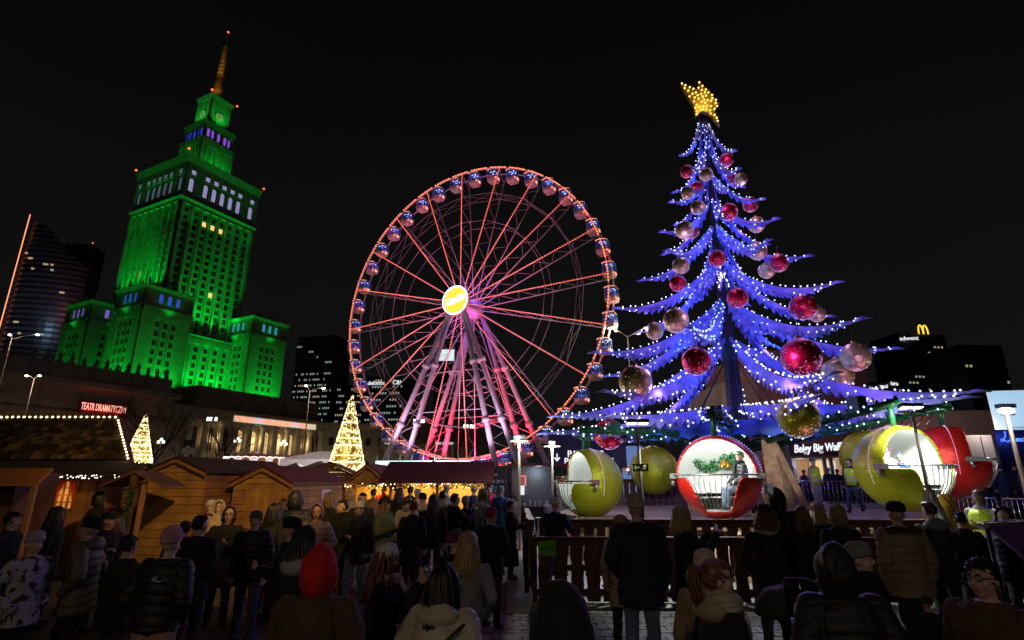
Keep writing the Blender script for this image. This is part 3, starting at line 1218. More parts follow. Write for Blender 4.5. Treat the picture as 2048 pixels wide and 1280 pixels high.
def sq(n, r, e=0.55):
    return [(r * math.copysign(abs(math.cos(a)) ** e, math.cos(a)), r * math.copysign(abs(math.sin(a)) ** e, math.sin(a))) for a in [2 * PI * i / n for i in range(n)]]


def sq_loft(prof, n=16, mi=0, e=0.55):
    m = MB()
    vs, fs = [], []
    for r, z in prof:
        vs += [(x, y, z) for x, y in sq(n, r, e)]
    for i in range(len(prof) - 1):
        for j in range(n):
            fs.append((i * n + j, i * n + (j + 1) % n, (i + 1) * n + (j + 1) % n, (i + 1) * n + j))
    fs.append(tuple(range(n - 1, -1, -1)))
    fs.append(tuple((len(prof) - 1) * n + j for j in range(n)))
    m.add(vs, fs, mi, True)
    return m


sq_loft([(0.55, -1.05), (0.70, -0.98), (0.78, -0.62), (0.79, -0.45)], e=0.42).build('base_shell', cab_panel, c_root)
sq_loft([(0.792, -0.447), (0.80, 0.2), (0.74, 0.62)], e=0.42).build('glazing', cab_glass, c_root)
sq_loft([(0.77, 0.623), (0.74, 0.72), (0.5, 0.82), (0.05, 0.84)], e=0.42).build('roof', cab_panel, c_root)
m = MB()
m.rng((-0.55, 0.25, -0.44), (0.55, 0.6, 0.0))
m.build('bench', cab_in, c_root)
m = MB()
m.tube([(0, 0, -0.24), (0, 0, 0.6)], 0.06, 6)
m.build('table_post', cab_in, c_root)
for sx in (-0.5, 0.5):
    for sy in (-0.5, 0.5):
        m = MB()
        m.tube([(sx * 1.4, sy * 1.4, -0.45), (sx * 1.2, sy * 1.2, 0.64)], 0.035, 5)
        m.build('window_post', cab_panel, c_root)
m = MB()
m.tube([(0.72 * math.cos(a), -0.62 + 0.1 * math.cos(a), 0.66 + 0.2 * math.sin(a)) for a in [PI * k / 8 for k in range(9)]], 0.035, 5)
m.build('roof_strip', cab_trim, c_root)
for x, y in ((-0.3, -0.3), (0.3, -0.3), (0.3, 0.3), (-0.3, 0.3)):
    m = MB()
    m.octa((x, y, 0.54), 0.075)
    m.build('ceiling_bulb', cab_led, c_root)
for x, y in ((-0.35, -0.35), (0.35, -0.35), (0.35, 0.35), (-0.35, 0.35), (0, 0)):
    m = MB()
    m.octa((x, y, -1.02), 0.065)
    m.build('floor_bulb', cab_red, c_root)
m = MB()
m.rng((0.77, -0.25, -0.85), (0.80, 0.25, -0.5))
m.build('emblem', cab_trim, c_root)
m = MB()
m.tube([(0, -0.98, 0.75), (0, 0.98, 0.75)], 0.05, 6)
m.build('axle', dark_steel, c_root)
for k in range(40):
    a = 2 * PI * (k + 0.8) / 40
    o = c_root if k == 0 else copy_tree(c_root)
    p = W2 @ Vector((math.cos(a) * WR, RIMY / 2, WZ + math.sin(a) * WR - 0.75))
    o.location = p
    o.rotation_euler = (0, 0, -WA)
    lamp('POINT', 'cabin_light', p + Vector((0, 0, 0.42)), (0.16, 0.34, 1.0), 42, 0.12)
    lamp('POINT', 'cabin_light', p + Vector((0.35, -1.0, -0.7)), (1.0, 0.35, 0.3), 3.5, 0.12)

# boarding platform and ticket booth under the wheel
bth = thing('ticket_booth', 'low boarding booth with white and green light strips under the ferris wheel', 'booth', at(850, 960, 60).to_2d().to_3d(), R(-8))
m = MB()
m.rng((-5.2, 0, 0), (5.2, 3, 3.3))
m.build('body', mat('booth_panel', (0.5, 0.5, 0.55), 0.5), bth)
m = MB()
m.rng((-5.6, -0.5, 3.3), (5.6, 3.2, 3.6))
m.build('roof', dark_steel, bth)
for k, mt in enumerate((emi('strip_green_white', (0.55, 1.0, 0.8), 1.6), emi('strip_white', (0.95, 0.85, 1.0), 1.6))):
    m = MB()
    m.rng((-5.3 + 5.3 * k, -0.62, 3.62), (-0.3 + 5.3 * k, -0.5, 4.25))
    m.build('light_strip', mt, bth)
for k in range(6):
    m = MB()
    m.rng((-4.8 + 1.65 * k, -0.06, 1.0), (-3.6 + 1.65 * k, -0.003, 2.6))
    m.build('window', emi('booth_window', (0.5, 0.55, 1.0), 0.8), bth)
for k in range(9):
    m = MB()
    m.tube([(-5 + 1.25 * k, -1.0, 3.6), (-5 + 1.25 * k, -1.0, 4.9)], 0.04, 5)
    m.build('railing_post', white_steel, bth)
lamp('POINT', 'booth_light', at(860, 925, 58), (0.8, 0.7, 1.0), 500, 0.5)

# ================================================================== the giant tree ride
TX, TY = 7.7, 19.0
leaf_m = mat('pale_blue_leaf_plastic', (0.14, 0.20, 0.62), 0.4, var=0.3, scale=2.5, colr2=(0.27, 0.26, 0.70), bump=0.5, bscale=9)
bulb_m = emi('blue_white_bulb', (0.42, 0.58, 1.0), 3.2)
bulb_w = emi('white_bulb', (0.72, 0.74, 1.0), 3.4)
tree = thing('giant_tree_ride', 'giant artificial tree ride with blue drooping leaf branches and yellow star', 'fairground ride', (TX, TY, 0))
trunk_m = mat('trunk_paint', (0.018, 0.010, 0.016), 0.5, var=0.4, scale=4)
m = MB()
m.lathe([(0.34, 0.4), (0.30, 4), (0.22, 9), (0.10, 14), (0.05, 16.3)], n=8, smooth=False)
m.build('trunk', trunk_m, tree)
for k in range(6):
    a = 2 * PI * k / 6 + 0.3
    m = MB()
    m.tube([(0.2 * math.cos(a), 0.2 * math.sin(a), 6.3), (1.9 * math.cos(a), 1.9 * math.sin(a), 3.7)], 0.02, 4)
    m.build('stay_cable', black_m, tree)


def branch_shape(L, z0, drop, wmax, nlobe, seed, pw=2.1):
    rs = random.Random(seed)
    ns = nlobe * 6

    def spine(s):
        return Vector((0.12 + L * s, 0, z0 - drop * (1 - (1 - s) ** pw)))
    m = MB()
    bm_ = MB()
    NX = 5
    for sg in (-1, 1):
        top = []
        for i in range(ns + 1):
            s = i / ns
            p = spine(s)
            t = (spine(min(1, s + 0.01)) - spine(max(0, s - 0.01))).normalized()
            side = Vector((0, sg, 0))
            dn = t.cross(side)
            if dn.z > 0:
                dn = -dn
            w = 0.84 * wmax * (0.12 + 0.88 * math.sin(PI * min(1, s * 1.02)) ** 0.8) * (1 - 0.75 * max(0, s - 0.7) / 0.3)
            if s > 0.99:
                w *= 0.25
            ph = (s * nlobe) % 1.0
            lobe = 0.42 + 0.58 * (ph ** 0.8 if ph < 0.85 else (1 - ph) / 0.15)
            row = []
            for j in range(NX):
                q = j / (NX - 1)
                ww = w * q * (1 if q < 0.5 else (1 + (lobe - 1) * (q - 0.5) / 0.5))
                out = 0.36 * ww
                low = 1.0 * ww + 0.12 * w * q * q
                bend = t * (0.25 * ww * q)                      # lobes sweep towards the tip
                row.append(p + side * out + dn * low * 0.9 + bend + Vector((0, 0, 0.02 * math.sin(8 * s + 5 * q))))
            top.append(row)
        vs, fs = [], []
        for row in top:
            vs += row
        off = len(vs)
        for row in top:
            vs += [p + Vector((0, -sg * 0.012, -0.02)) for p in row]
        for i in range(ns):
            for j in range(NX - 1):
                a, b, c, d = i * NX + j, (i + 1) * NX + j, (i + 1) * NX + j + 1, i * NX + j + 1
                fs.append((a, b, c, d))
                fs.append((off + d, off + c, off + b, off + a))
            a, b = i * NX + NX - 1, (i + 1) * NX + NX - 1
            fs.append((a, b, off + b, off + a))
        m.add(vs, fs, 0, True)
        # forked spikes at the tip
    for sg in (-1, 1):
        p = spine(1.0)
        t = (spine(1.0) - spine(0.97)).normalized()
        m.tube([p - t * 0.1, p + t * 0.12 * wmax + Vector((0, sg * 0.05, 0)), p + t * 0.5 * wmax + Vector((0, sg * 0.16 * wmax, -0.04))], [0.05, 0.04, 0.008], 5)
    nb = max(7, int(L * 4.0))
    br = 0.023 + 0.0012 * L
    for i in range(nb):
        s = 0.06 + 0.92 * (i + rs.uniform(0.1, 0.9)) / nb
        p = spine(s)
        bm_.octa(p + Vector((0, rs.uniform(-0.05, 0.05), 0.05)), br)
        for sg in (-1, 1):
            if rs.random() < 0.7:
                w = 0.84 * wmax * (0.12 + 0.88 * math.sin(PI * min(1, s)) ** 0.8) * (1 - 0.75 * max(0, s - 0.7) / 0.3)
                q = rs.uniform(0.3, 0.95)
                bm_.octa(p + Vector((0.1 * w, sg * (0.36 * w * q + 0.045), -(0.92 * w * q) + 0.0)), br)
    return m, bm_, spine


TIERS = [  # tip height, reach, drop, leaf width, number, turn
    (4.5, 6.3, 2.6, 0.62, 7, 0.18), (6.4, 4.9, 2.2, 0.54, 7, 0.68), (8.1, 3.8, 1.9, 0.48, 6, 0.10),
    (9.7, 2.75, 1.7, 0.42, 6, 0.60), (11.0, 2.1, 1.55, 0.36, 6, 0.2), (12.2, 1.6, 1.45, 0.30, 5, 0.7),
    (13.3, 1.25, 1.6, 0.26, 5, 0.1), (14.45, 0.9, 1.8, 0.22, 5, 0.5)]
VIOLET, BLUE = (0.50, 0.24, 1.0), (0.015, 0.13, 1.0)
for ti, (zt_, L, drop, wmax, nbr, turn) in enumerate(TIERS):
    m, bm_, spine = branch_shape(L, zt_ + drop, drop, wmax, max(6, int(L * 3.2) + 4), ti)
    me, mb_ = m.mesh('leaf_branch', leaf_m), bm_.mesh('branch_bulbs', bulb_m if ti % 2 else bulb_w)
    for k in range(nbr):
        a = 2 * PI * (k + turn) / nbr + random.uniform(-0.06, 0.06)
        o = obj('leaf_branch', me, tree, rot=(0, 0, a))
        o.location.z = random.uniform(-0.12, 0.12)
        b_ = obj('branch_bulbs', mb_, o, kind='stuff')
        if ti < 5 or k % 2 == 0:
            p = spine(0.66)
            q = Matrix.Rotation(a, 3, 'Z') @ (p + Vector((0, 0, 0.42 + 0.05 * L)))
            lamp('POINT', 'branch_light', Vector((TX, TY, 0)) + q, VIOLET, 3.6 + 4.8 * L, 0.12)
            p = spine(0.36)
            q = Matrix.Rotation(a + 0.3, 3, 'Z') @ (p + Vector((0, 0, -0.35)))
            lamp('POINT', 'branch_light', Vector((TX, TY, 0)) + q, BLUE, 3.4 + 3.8 * L, 0.15)
# under-leaves that hang steeply between the tiers
m, bm_, spine = branch_shape(2.3, 7.1, 2.5, 0.8, 8, 50, 1.2)
me, mb_ = m.mesh('hanging_leaf', leaf_m), bm_.mesh('branch_bulbs', bulb_m)
for z, s, n, tr in ((2.0, 0.75, 5, 0.1), (3.5, 0.6, 4, 0.4), (4.9, 0.5, 4, 0.0)):
    for k in range(n):
        a = 2 * PI * (k + tr) / n
        o = obj('hanging_leaf', me, tree, rot=(0, 0, a))
        o.scale = (s, s, s)
        o.location.z = 7.1 * (1 - s) + z - 0.4
        obj('branch_bulbs', mb_, o, kind='stuff')
# the star
star_m = mat('star_mesh', (0.30, 0.20, 0.04), 0.5, 0.5, var=0.4, scale=5)
star_px = [(-43, -48), (-22, -36), (-10, -34), (-6, -52), (4, -40), (13, -33), (19, -14), (31, 0), (22, 12), (20, 20), (27, 52), (9, 24), (-6, 17), (-20, 30), (-23, 4)]
SK = 0.0195
sc_ = at(1402, 220, TY)
spoly = [(x * SK, -y * SK) for x, y in star_px][::-1]
m = MB()
o_ = Vector((sc_.x - TX, -0.25, sc_.z))
m.prism(spoly, o_, (1, 0, 0), (0, 0, 1), 0.16)
star = m.build('star', star_m, tree)
m = MB()


def inside(px, py, poly):
    c = False
    for i in range(len(poly)):
        x1, y1 = poly[i]
        x2, y2 = poly[i - 1]
        if (y1 > py) != (y2 > py) and px < (x2 - x1) * (py - y1) / (y2 - y1) + x1:
            c = not c
    return c


rs = random.Random(4)
pts = []
for k in range(2600):
    x, y = rs.uniform(-0.85, 0.7), rs.uniform(-1.0, 1.0)
    if inside(x, y, spoly) and all((x - a) ** 2 + (y - b) ** 2 > 0.0195 for a, b in pts):
        pts.append((x, y))
for x, y in pts:
    m.octa((o_.x + x, -0.44, o_.z + y), 0.042)
m.build('star_bulbs', emi('golden_bulb', (1.0, 0.62, 0.10), 4.0), star, kind='stuff')
m = MB()
m.prism([(0, 0), (0.40, -0.9), (0.55, -0.42)], (o_.x - 0.78, -0.30, o_.z + 0.9), (1, 0, 0), (0, 0, 1), 0.06)
m.build('star_facet', mat('star_facet_pink', (0.7, 0.3, 0.4), 0.5), star)
lamp('POINT', 'star_light', (TX + o_.x, TY - 0.9, o_.z), (1.0, 0.6, 0.12), 26, 0.2)

# green arms that carry the bauble gondolas
fir = mat('green_plastic_fir', (0.015, 0.12, 0.045), 0.3, var=0.5, scale=6, bump=0.5, bscale=20)
fir_d = mat('green_steel', (0.01, 0.09, 0.035), 0.35, 0.2)
RG = 5.6
GA = [R(-118 + 45 * k) for k in range(8)]
gz = [2.30, 2.5, 2.75, 3.0, 2.9, 2.65, 2.3, 2.15]     # centre height of each gondola from the front one on, counter-clockwise
for k in range(8):
    a = GA[k]
    zc = gz[k]
    d = Vector((math.cos(a), math.sin(a), 0))
    sd = Vector((-math.sin(a), math.cos(a), 0))
    m = MB()
    m.tube([d * 0.5 + Vector((0, 0, 3.3)), d * 3.0 + Vector((0, 0, 3.75)), d * (RG + 0.2) + Vector((0, 0, zc + 1.55))], [0.16, 0.13, 0.10], 6)
    arm = m.build('carrier_arm', fir_d, tree)
    m = MB()
    rs = random.Random(k)
    for i in range(150):
        t = rs.uniform(0.12, 1.0)
        p = (d * 0.5 + Vector((0, 0, 3.3))).lerp(d * 3.0 + Vector((0, 0, 3.75)), min(1, t * 2)) if t < 0.5 else (d * 3.0 + Vector((0, 0, 3.75))).lerp(d * (RG + 0.3) + Vector((0, 0, zc + 1.55)), t * 2 - 1)
        an = rs.uniform(0, 2 * PI)
        q = p + sd * (0.32 * math.cos(an)) + Vector((0, 0, 0.16 * math.sin(an) + 0.02)) + d * rs.uniform(-0.15, 0.15)
        m.tube([p, p.lerp(q, 0.6), q], [0.07, 0.06, 0.012], 4, flat=(1.0, 0.35))
    m.build('fir_leaves', fir, arm, kind='stuff')
    m = MB()
    m.box(d * (RG - 0.9) + Vector((0, 0, zc + 1.62)), (0.34, 0.30, 0.42), rz=a)
    m.build('motor_box', fir_d, arm)
    m = MB()
    for i in range(26):
        t = 0.15 + 0.85 * i / 26
        p = (d * 0.5 + Vector((0, 0, 3.3))).lerp(d * 3.0 + Vector((0, 0, 3.75)), min(1, t * 2)) if t < 0.5 else (d * 3.0 + Vector((0, 0, 3.75))).lerp(d * (RG + 0.3) + Vector((0, 0, zc + 1.55)), t * 2 - 1)
        m.octa(p + sd * rs.choice((-0.3, 0.3)) + Vector((0, 0, rs.uniform(-0.08, 0.12))), 0.035)
    m.build('arm_bulbs', bulb_m, arm, kind='stuff')
    # flat purple wing over the arm
m, bm_, spine = branch_shape(6.3, 4.6, 0.55, 0.62, 13, 77, 1.3)
me, mb_ = m.mesh('lower_leaf', leaf_m), bm_.mesh('branch_bulbs', bulb_w)
for k in range(8):
    a = GA[k] + R(22)
    o = obj('lower_leaf', me, tree, rot=(0, R(-2.5 * math.cos(a)), a))
    o.location.z = 0.05
    obj('branch_bulbs', mb_, o, kind='stuff')
    q = Matrix.Rotation(a, 3, 'Z') @ Vector((4.2, 0, 4.75))
    lamp('POINT', 'branch_light', Vector((TX, TY, 0)) + q, VIOLET, 18, 0.12)
    q = Matrix.Rotation(a + 0.4, 3, 'Z') @ Vector((3.0, 0, 3.35))
    lamp('POINT', 'branch_light', Vector((TX, TY, 0)) + q, BLUE, 12, 0.12)
# blue canvas skirt round the machinery
m = MB()
canv = mat('blue_canvas', (0.05, 0.12, 0.5), 0.7, var=0.2, scale=3)
vs, fs = [], []
NSK = 48
for i in range(NSK):
    a = 2 * PI * i / NSK
    w = 0.10 * math.sin(a * 24)
    for r_, z in ((1.0, 4.1), (2.3 + w, 3.95), (2.4 + w, 3.45 + 0.12 * abs(math.sin(a * 12)))):
        vs.append((r_ * math.cos(a), r_ * math.sin(a), z))
for i in range(NSK):
    for j in range(2):
        fs.append((i * 3 + j, ((i + 1) % NSK) * 3 + j, ((i + 1) % NSK) * 3 + j + 1, i * 3 + j + 1))
m.add(vs, fs, 0, True)
sk = m.build('canvas_skirt', canv, tree)
sk.modifiers.new('thickness', 'SOLIDIFY').thickness = 0.02
# timber posts of the base
timber = mat('pale_timber', (0.42, 0.28, 0.15), 0.7, var=0.3, scale=5, bump=0.4)
for k in range(6):
    a = 2 * PI * k / 6 - 1.25
    m = MB()
    m.tube([(1.35 * math.cos(a), 1.35 * math.sin(a), 1.2), (1.3 * math.cos(a), 1.3 * math.sin(a), 3.7)], 0.24, 4, smooth=False, flat=(1, 0.7))
    m.build('timber_post', timber, tree)
    m = MB()
    m.tube([(2.0 * math.cos(a + 0.35), 2.0 * math.sin(a + 0.35), 1.2), (1.4 * math.cos(a + 0.1), 1.4 * math.sin(a + 0.1), 3.3)], 0.10, 4, smooth=False)
    m.build('timber_brace', timber, tree)

# --- hanging glitter baubles
g_red = glitter('red_glitter', (0.42, 0.005, 0.025), 0.28, 46, 0.6, 0.45)
g_gold = glitter('gold_glitter', (0.50, 0.40, 0.13), 0.28, 46, 0.6, 0.45)
g_lime = glitter('lime_glitter', (0.40, 0.40, 0.02), 0.28, 50, 0.6, 0.45)
BAUB = [(1374, 343, 26, 'r', 18.6), (1453, 320, 27, 'r', 18.6), (1412, 349, 27, 'g', 18.2), (1468, 356, 24, 'r', 19.0), (1482, 358, 25, 'g', 18.5),
        (1394, 374, 24, 'r', 19.0), (1376, 386, 27, 'g', 18.5), (1396, 415, 29, 'g', 18.2), (1457, 424, 35, 'r', 17.9), (1501, 409, 30, 'r', 18.8),
        (1513, 449, 33, 'g', 18.4), (1369, 460, 36, 'g', 18.2), (1383, 462, 30, 'r', 19.2), (1515, 502, 36, 'g', 17.8), (1434, 517, 34, 'r', 17.6), (1558, 526, 36, 'r', 18.2),
        (1533, 541, 32, 'g', 19.4), (1362, 531, 34, 'g', 17.9), (1356, 567, 33, 'r', 18.3), (1475, 596, 41, 'r', 16.8), (1606, 614, 52, 'r', 16.9),
        (1634, 628, 32, 'g', 19.0), (1352, 641, 50, 'g', 16.8), (1309, 662, 35, 'g', 18.2), (1458, 680, 22, 'r', 20.6), (1393, 722, 57, 'r', 15.8),
        (1602, 714, 76, 'r', 15.2), (1711, 714, 56, 'g', 17.5), (1675, 747, 60, 'g', 18.4), (1271, 764, 66, 'g', 16.2), (1597, 835, 81, 'l', 14.6),
        (1218, 868, 60, 'r', 21.0), (1345, 684, 24, 'r', 21.5), (1550, 745, 22, 'r', 22.5)]
BAUB_LABELS = ['small red bauble on the short top tier across from the red and gold pair', 'topmost red bauble hanging right under the first leaf tips below the star',
               'topmost gold bauble hanging in front of the trunk below the star', 'small red bauble half covered by a small gold one near the tree top', 'small gold bauble covering half of a small red one near the tree top',
               'small pinkish red bauble squeezed above a gold one near the tree top', 'small gold bauble hanging just below a pinkish red one near the tree top', 'lone small gold bauble beside the trunk in the upper third of the tree',
               'mid-sized red bauble in front of the trunk in the upper third of the tree', 'small red bauble directly above a violet tinged gold one on an outer leaf', 'violet tinged small gold bauble directly below a small red one',
               'mid-sized gold bauble that hides most of a red one in the upper half', 'small red bauble mostly hidden behind a gold one in the upper half', 'mid-sized gold bauble above a half hidden gold one at mid height',
               'small red bauble in front of the trunk at mid height', 'mid-sized red bauble at a leaf tip at mid height beside a half hidden gold one', 'half hidden small gold bauble beside a red one at mid height',
               'small gold bauble directly above a small red one at mid height', 'small red bauble directly below a small gold one at mid height', 'mid-sized red bauble in front of the trunk just below mid height',
               'mid-sized dark red bauble with a small gold one peeping out behind it', 'small gold bauble peeping out behind a dark red one', 'mid-sized gold bauble beside a smaller gold one above a leaf tip on the wheel side',
               'smaller gold bauble of the pair above a leaf tip on the wheel side', 'tiny pink red bauble behind the trunk in the lower half', 'big red bauble alone on the wheel side of the trunk', 'largest red bauble of all, above the yellow green one',
               'big gold bauble at an outer leaf tip facing the arched letter tower', 'big gold bauble partly covered by a leaf, below another gold one', 'big gold bauble at the leaf tip closest to the ferris wheel',
               'big yellow green bauble hanging lowest, above the timber posts', 'big red bauble half hidden behind the lowest leaf above the parking sign', 'tiny red bauble deep among the leaves above the big red one', 'tiny red bauble deep among the lower leaves behind the largest red one']
bmesh_ = {}
for i, (x, y, d, c, Y) in enumerate(BAUB):
    p = at(x, y, Y)
    depth = Y * math.cos(PITCH) + (p.z - CAM_H) * math.sin(PITCH)
    r = d / 2 * depth / FPX
    cn = {'r': 'red', 'g': 'gold', 'l': 'lime'}[c]
    size = 'big' if d > 54 else ('mid-sized' if d > 34 else 'small')
    lab = BAUB_LABELS[i]
    key = (c,)
    if key not in bmesh_:
        q = MB()
        q.ball((0, 0, 0), 1.0, 40, 24)
        cp = MB()
        cp.lathe([(0.02, 1.16), (0.13, 1.15), (0.15, 0.97), (0.02, 0.95)], n=10)
        lp = MB()
        lp.tube([(0, 0, 1.14), (0, 0, 2.0)], 0.02, 4)
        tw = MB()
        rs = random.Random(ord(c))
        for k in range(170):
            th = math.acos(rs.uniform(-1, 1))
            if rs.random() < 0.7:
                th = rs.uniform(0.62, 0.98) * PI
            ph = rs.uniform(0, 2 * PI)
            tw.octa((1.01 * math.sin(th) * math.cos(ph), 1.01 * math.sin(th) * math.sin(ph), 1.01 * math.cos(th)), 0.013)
        bmesh_[key] = (q.mesh('ball', {'r': g_red, 'g': g_gold, 'l': g_lime}[c]), cp.mesh('cap', bronze), lp.mesh('cord', black_m),
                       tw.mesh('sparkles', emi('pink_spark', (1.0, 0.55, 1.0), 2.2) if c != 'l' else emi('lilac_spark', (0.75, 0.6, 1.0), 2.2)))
    b = thing('glitter_bauble', lab, 'bauble', p, random.uniform(0, 6), f'{size} {cn} baubles on the tree ride')
    b.scale = (r, r, r)
    ball = obj('ball', bmesh_[key][0], b)
    obj('glow_specks', bmesh_[key][3], ball, kind='stuff')  # glints of the glitter put in as glowing specks, denser on the underside
    obj('cap', bmesh_[key][1], b)
    obj('cord', bmesh_[key][2], b)
    if d > 30:
        lamp('POINT', 'bauble_light', p + Vector((0.2 * r, -0.9 * r, -1.6 * r)), (0.85, 0.22, 1.0), 16 * r * r, 0.1)

# --- bauble gondolas
shell_red = glitter('red_shell', (0.50, 0.014, 0.010), 0.30, 150, 0.35, 0.4)
shell_lime = glitter('lime_shell', (0.44, 0.48, 0.016), 0.30, 70, 0.35, 0.5)
lining_m = mat('white_lining', (0.72, 0.74, 0.70), 0.55, var=0.05, scale=2)
chrome = mat('bright_steel', (0.55, 0.57, 0.58), 0.25, 0.9, var=0.05)


def gondola_shell(rad, name, mats, inner):
    """sphere with the open front cut out, closed by an inner skin; local -y is the open side"""
    NU, NV = 200, 120
    m = MB()
    idx = {}

    def lip(x):
        ax = abs(x)
        if ax < 0.26:
            return -0.82
        t = min(1, (ax - 0.26) / 0.44)
        return -0.82 + 0.80 * (t * t * (3 - 2 * t)) + 0.07 * math.sin(t * PI)

    def P(i, j, g):
        i %= NU
        if (i, j, g) not in idx:
            th, ph = PI * j / NV, 2 * PI * i / NU
            r = rad if g == 0 else inner
            idx[(i, j, g)] = len(m.v)
            m.v.append((r * math.sin(th) * math.sin(ph), -r * math.sin(th) * math.cos(ph), r * math.cos(th)))
        return idx[(i, j, g)]

    def keep(i, j):
        th, ph = PI * (j + 0.5) / NV, 2 * PI * (i + 0.5) / NU
        x, y, z = math.sin(th) * math.sin(ph), -math.sin(th) * math.cos(ph), math.cos(th)
        return not (y < -0.25 and z > lip(x) and (x * x + (z + 0.02) ** 2) < 0.90)
    K = [[keep(i, j) for j in range(NV)] for i in range(NU)]

    def F(q, mi):
        m.f.append(q)
        m.m.append(mi)
        m.sm.append(True)
    for j in range(NV):
        for i in range(NU):
            if not K[i][j]:
                continue
            F((P(i, j, 0), P(i, j + 1, 0), P(i + 1, j + 1, 0), P(i + 1, j, 0)), 0)
            if not K[(i + 1) % NU][j]:
                F((P(i + 1, j, 0), P(i + 1, j + 1, 0), P(i + 1, j + 1, 1), P(i + 1, j, 1)), 0)
            if not K[i - 1][j]:
                F((P(i, j + 1, 0), P(i, j, 0), P(i, j, 1), P(i, j + 1, 1)), 0)
            if j + 1 < NV and not K[i][j + 1]:
                F((P(i + 1, j + 1, 0), P(i, j + 1, 0), P(i, j + 1, 1), P(i + 1, j + 1, 1)), 0)
            if j > 0 and not K[i][j - 1]:
                F((P(i, j, 0), P(i + 1, j, 0), P(i + 1, j, 1), P(i, j, 1)), 0)
    me = m.mesh(name, mats)
    return me


sh = {'r': gondola_shell(1.0, 'shell', [shell_red], 0.955), 'l': gondola_shell(1.0, 'shell', [shell_lime], 0.955)}
lin = gondola_shell(0.952, 'lining', [lining_m], 0.952)
rl = MB()
for i in range(56):
    a = R(-20) + R(220) * i / 55
    rl.octa((1.012 * math.cos(a), 0.0, 1.012 * math.sin(a)), 0.009)
rl_me = rl.mesh('seam_lights', emi('violet_spark', (0.75, 0.5, 1.0), 3.0))
seat_m = MB()
seat_m.lathe([(0.30, -0.50), (0.82, -0.50), (0.82, -0.36), (0.30, -0.36)], n=28, a0=R(-25), a1=R(205), smooth=False)
fl = MB()
fl.lathe([(0.01, -0.80), (0.56, -0.80)], n=28)
gon = []
GCOL = ['r', 'l', 'r', 'l', 'r', 'l', 'r', 'l']
GLAB = ['red bauble gondola with holly wreath inside, a passenger seated in it', 'lime green bauble gondola with waving passengers and white door grille',
        'red bauble gondola with open front behind the lime gondola of waving passengers', 'lime green bauble gondola seen from behind beside a waffle kiosk',
        'red bauble gondola mostly hidden behind the timber posts of the ride', 'lime green bauble gondola seen from behind next to the exit sign',
        'red bauble gondola hidden behind the lime gondola beside the parking sign', 'lime green bauble gondola with open side and white rail beside the parking sign']
for k in range(8):
    a = GA[k]
    c = GCOL[k]
    p = Vector((TX + RG * math.cos(a), TY + RG * math.sin(a), gz[k]))
    g = thing('bauble_gondola', GLAB[k], 'gondola', p, a + PI / 2, 'bauble gondolas of the tree ride')
    gon.append(g)
    s = obj('shell', sh[c], g)
    obj('seam_lights', rl_me, s, kind='stuff')
    l = obj('lining', lin, g)
    obj('seat', seat_m.mesh('seat', lining_m), g).modifiers.new('t', 'SOLIDIFY').thickness = 0.03
    obj('floor', fl.mesh('floor', mat('gondola_floor', (0.2, 0.2, 0.2), 0.6)), g).modifiers.new('t', 'SOLIDIFY').thickness = 0.03
    m = MB()
    m.tube([(0, 0, 0.98), (0, 0, 1.65)], 0.07, 8)
    m.build('hanger', fir_d, g)
    for sx in (-1, 1):
        m = MB()
        m.box((sx * 1.0, -0.30, 0.02), (0.16, 0.26, 0.12))
        m.tube([(sx * 1.02, -0.25, 0.0), (sx * 1.05, -0.32, -0.2)], 0.05, 6)
        m.build('hinge', chrome, g)
    gate = MB()
    gate.tube([(x, -math.sqrt(max(0.02, 1.12 - x * x)), 0.04) for x in [-0.96 + 1.92 * i / 14 for i in range(15)]], 0.022, 6)
    gt = gate.build('gate_rail', chrome, g)
    for i in range(8):
        x = -0.26 + 0.52 * i / 7
        b = MB()
        x0 = x * 1.9
        b.tube([(x0, -math.sqrt(1.12 - x0 * x0), 0.04), (x * 1.5, -math.sqrt(1.06 - (x * 1.5) ** 2 - 0.12), -0.35), (x, -math.sqrt(max(0.05, 1.04 - x * x - 0.5)), -0.72)], 0.011, 5)
        b.build('gate_bar', chrome, gt)
    if k in (0, 1, 2, 7):
        W = g.matrix_basis
        lamp('POINT', 'gondola_light', W @ Vector((0, -0.15, 0.80)), (0.95, 1.0, 0.95), {0: 60, 1: 20, 2: 10, 7: 30}[k], 0.1)
# wreath inside the red gondola
wr = MB()
rs = random.Random(3)
hol = mat('holly_leaf', (0.05, 0.22, 0.07), 0.4)
for i in range(190):
    x = rs.uniform(-0.62, 0.40)
    z = 0.36 + 0.10 * math.sin(x * 5) + rs.uniform(-0.1, 0.1)
    y = math.sqrt(max(0.05, 0.90 - x * x - z * z)) - rs.uniform(0.0, 0.1)
    an = rs.uniform(0, 6.28)
    wr.tube([(x, y, z), (x + 0.07 * math.cos(an), y - 0.03, z + 0.05 * math.sin(an)), (x + 0.13 * math.cos(an), y - 0.02, z + 0.10 * math.sin(an))], [0.01, 0.03, 0.004], 4, flat=(1, 0.4))
wre = wr.build('wreath', hol, gon[0])
wb = MB()
for i, (x, z) in enumerate(((0.08, 0.34), (0.16, 0.30), (0.02, 0.30))):
    wb.lathe([(0.01, 0.09), (0.04, 0.08), (0.06, -0.03), (0.085, -0.06), (0.01, -0.07)], c=(x, 0.72, z), n=10)
wb.build('bells', mat('gold_bell', (0.6, 0.3, 0.05), 0.3, 0.8), wre, kind='stuff')
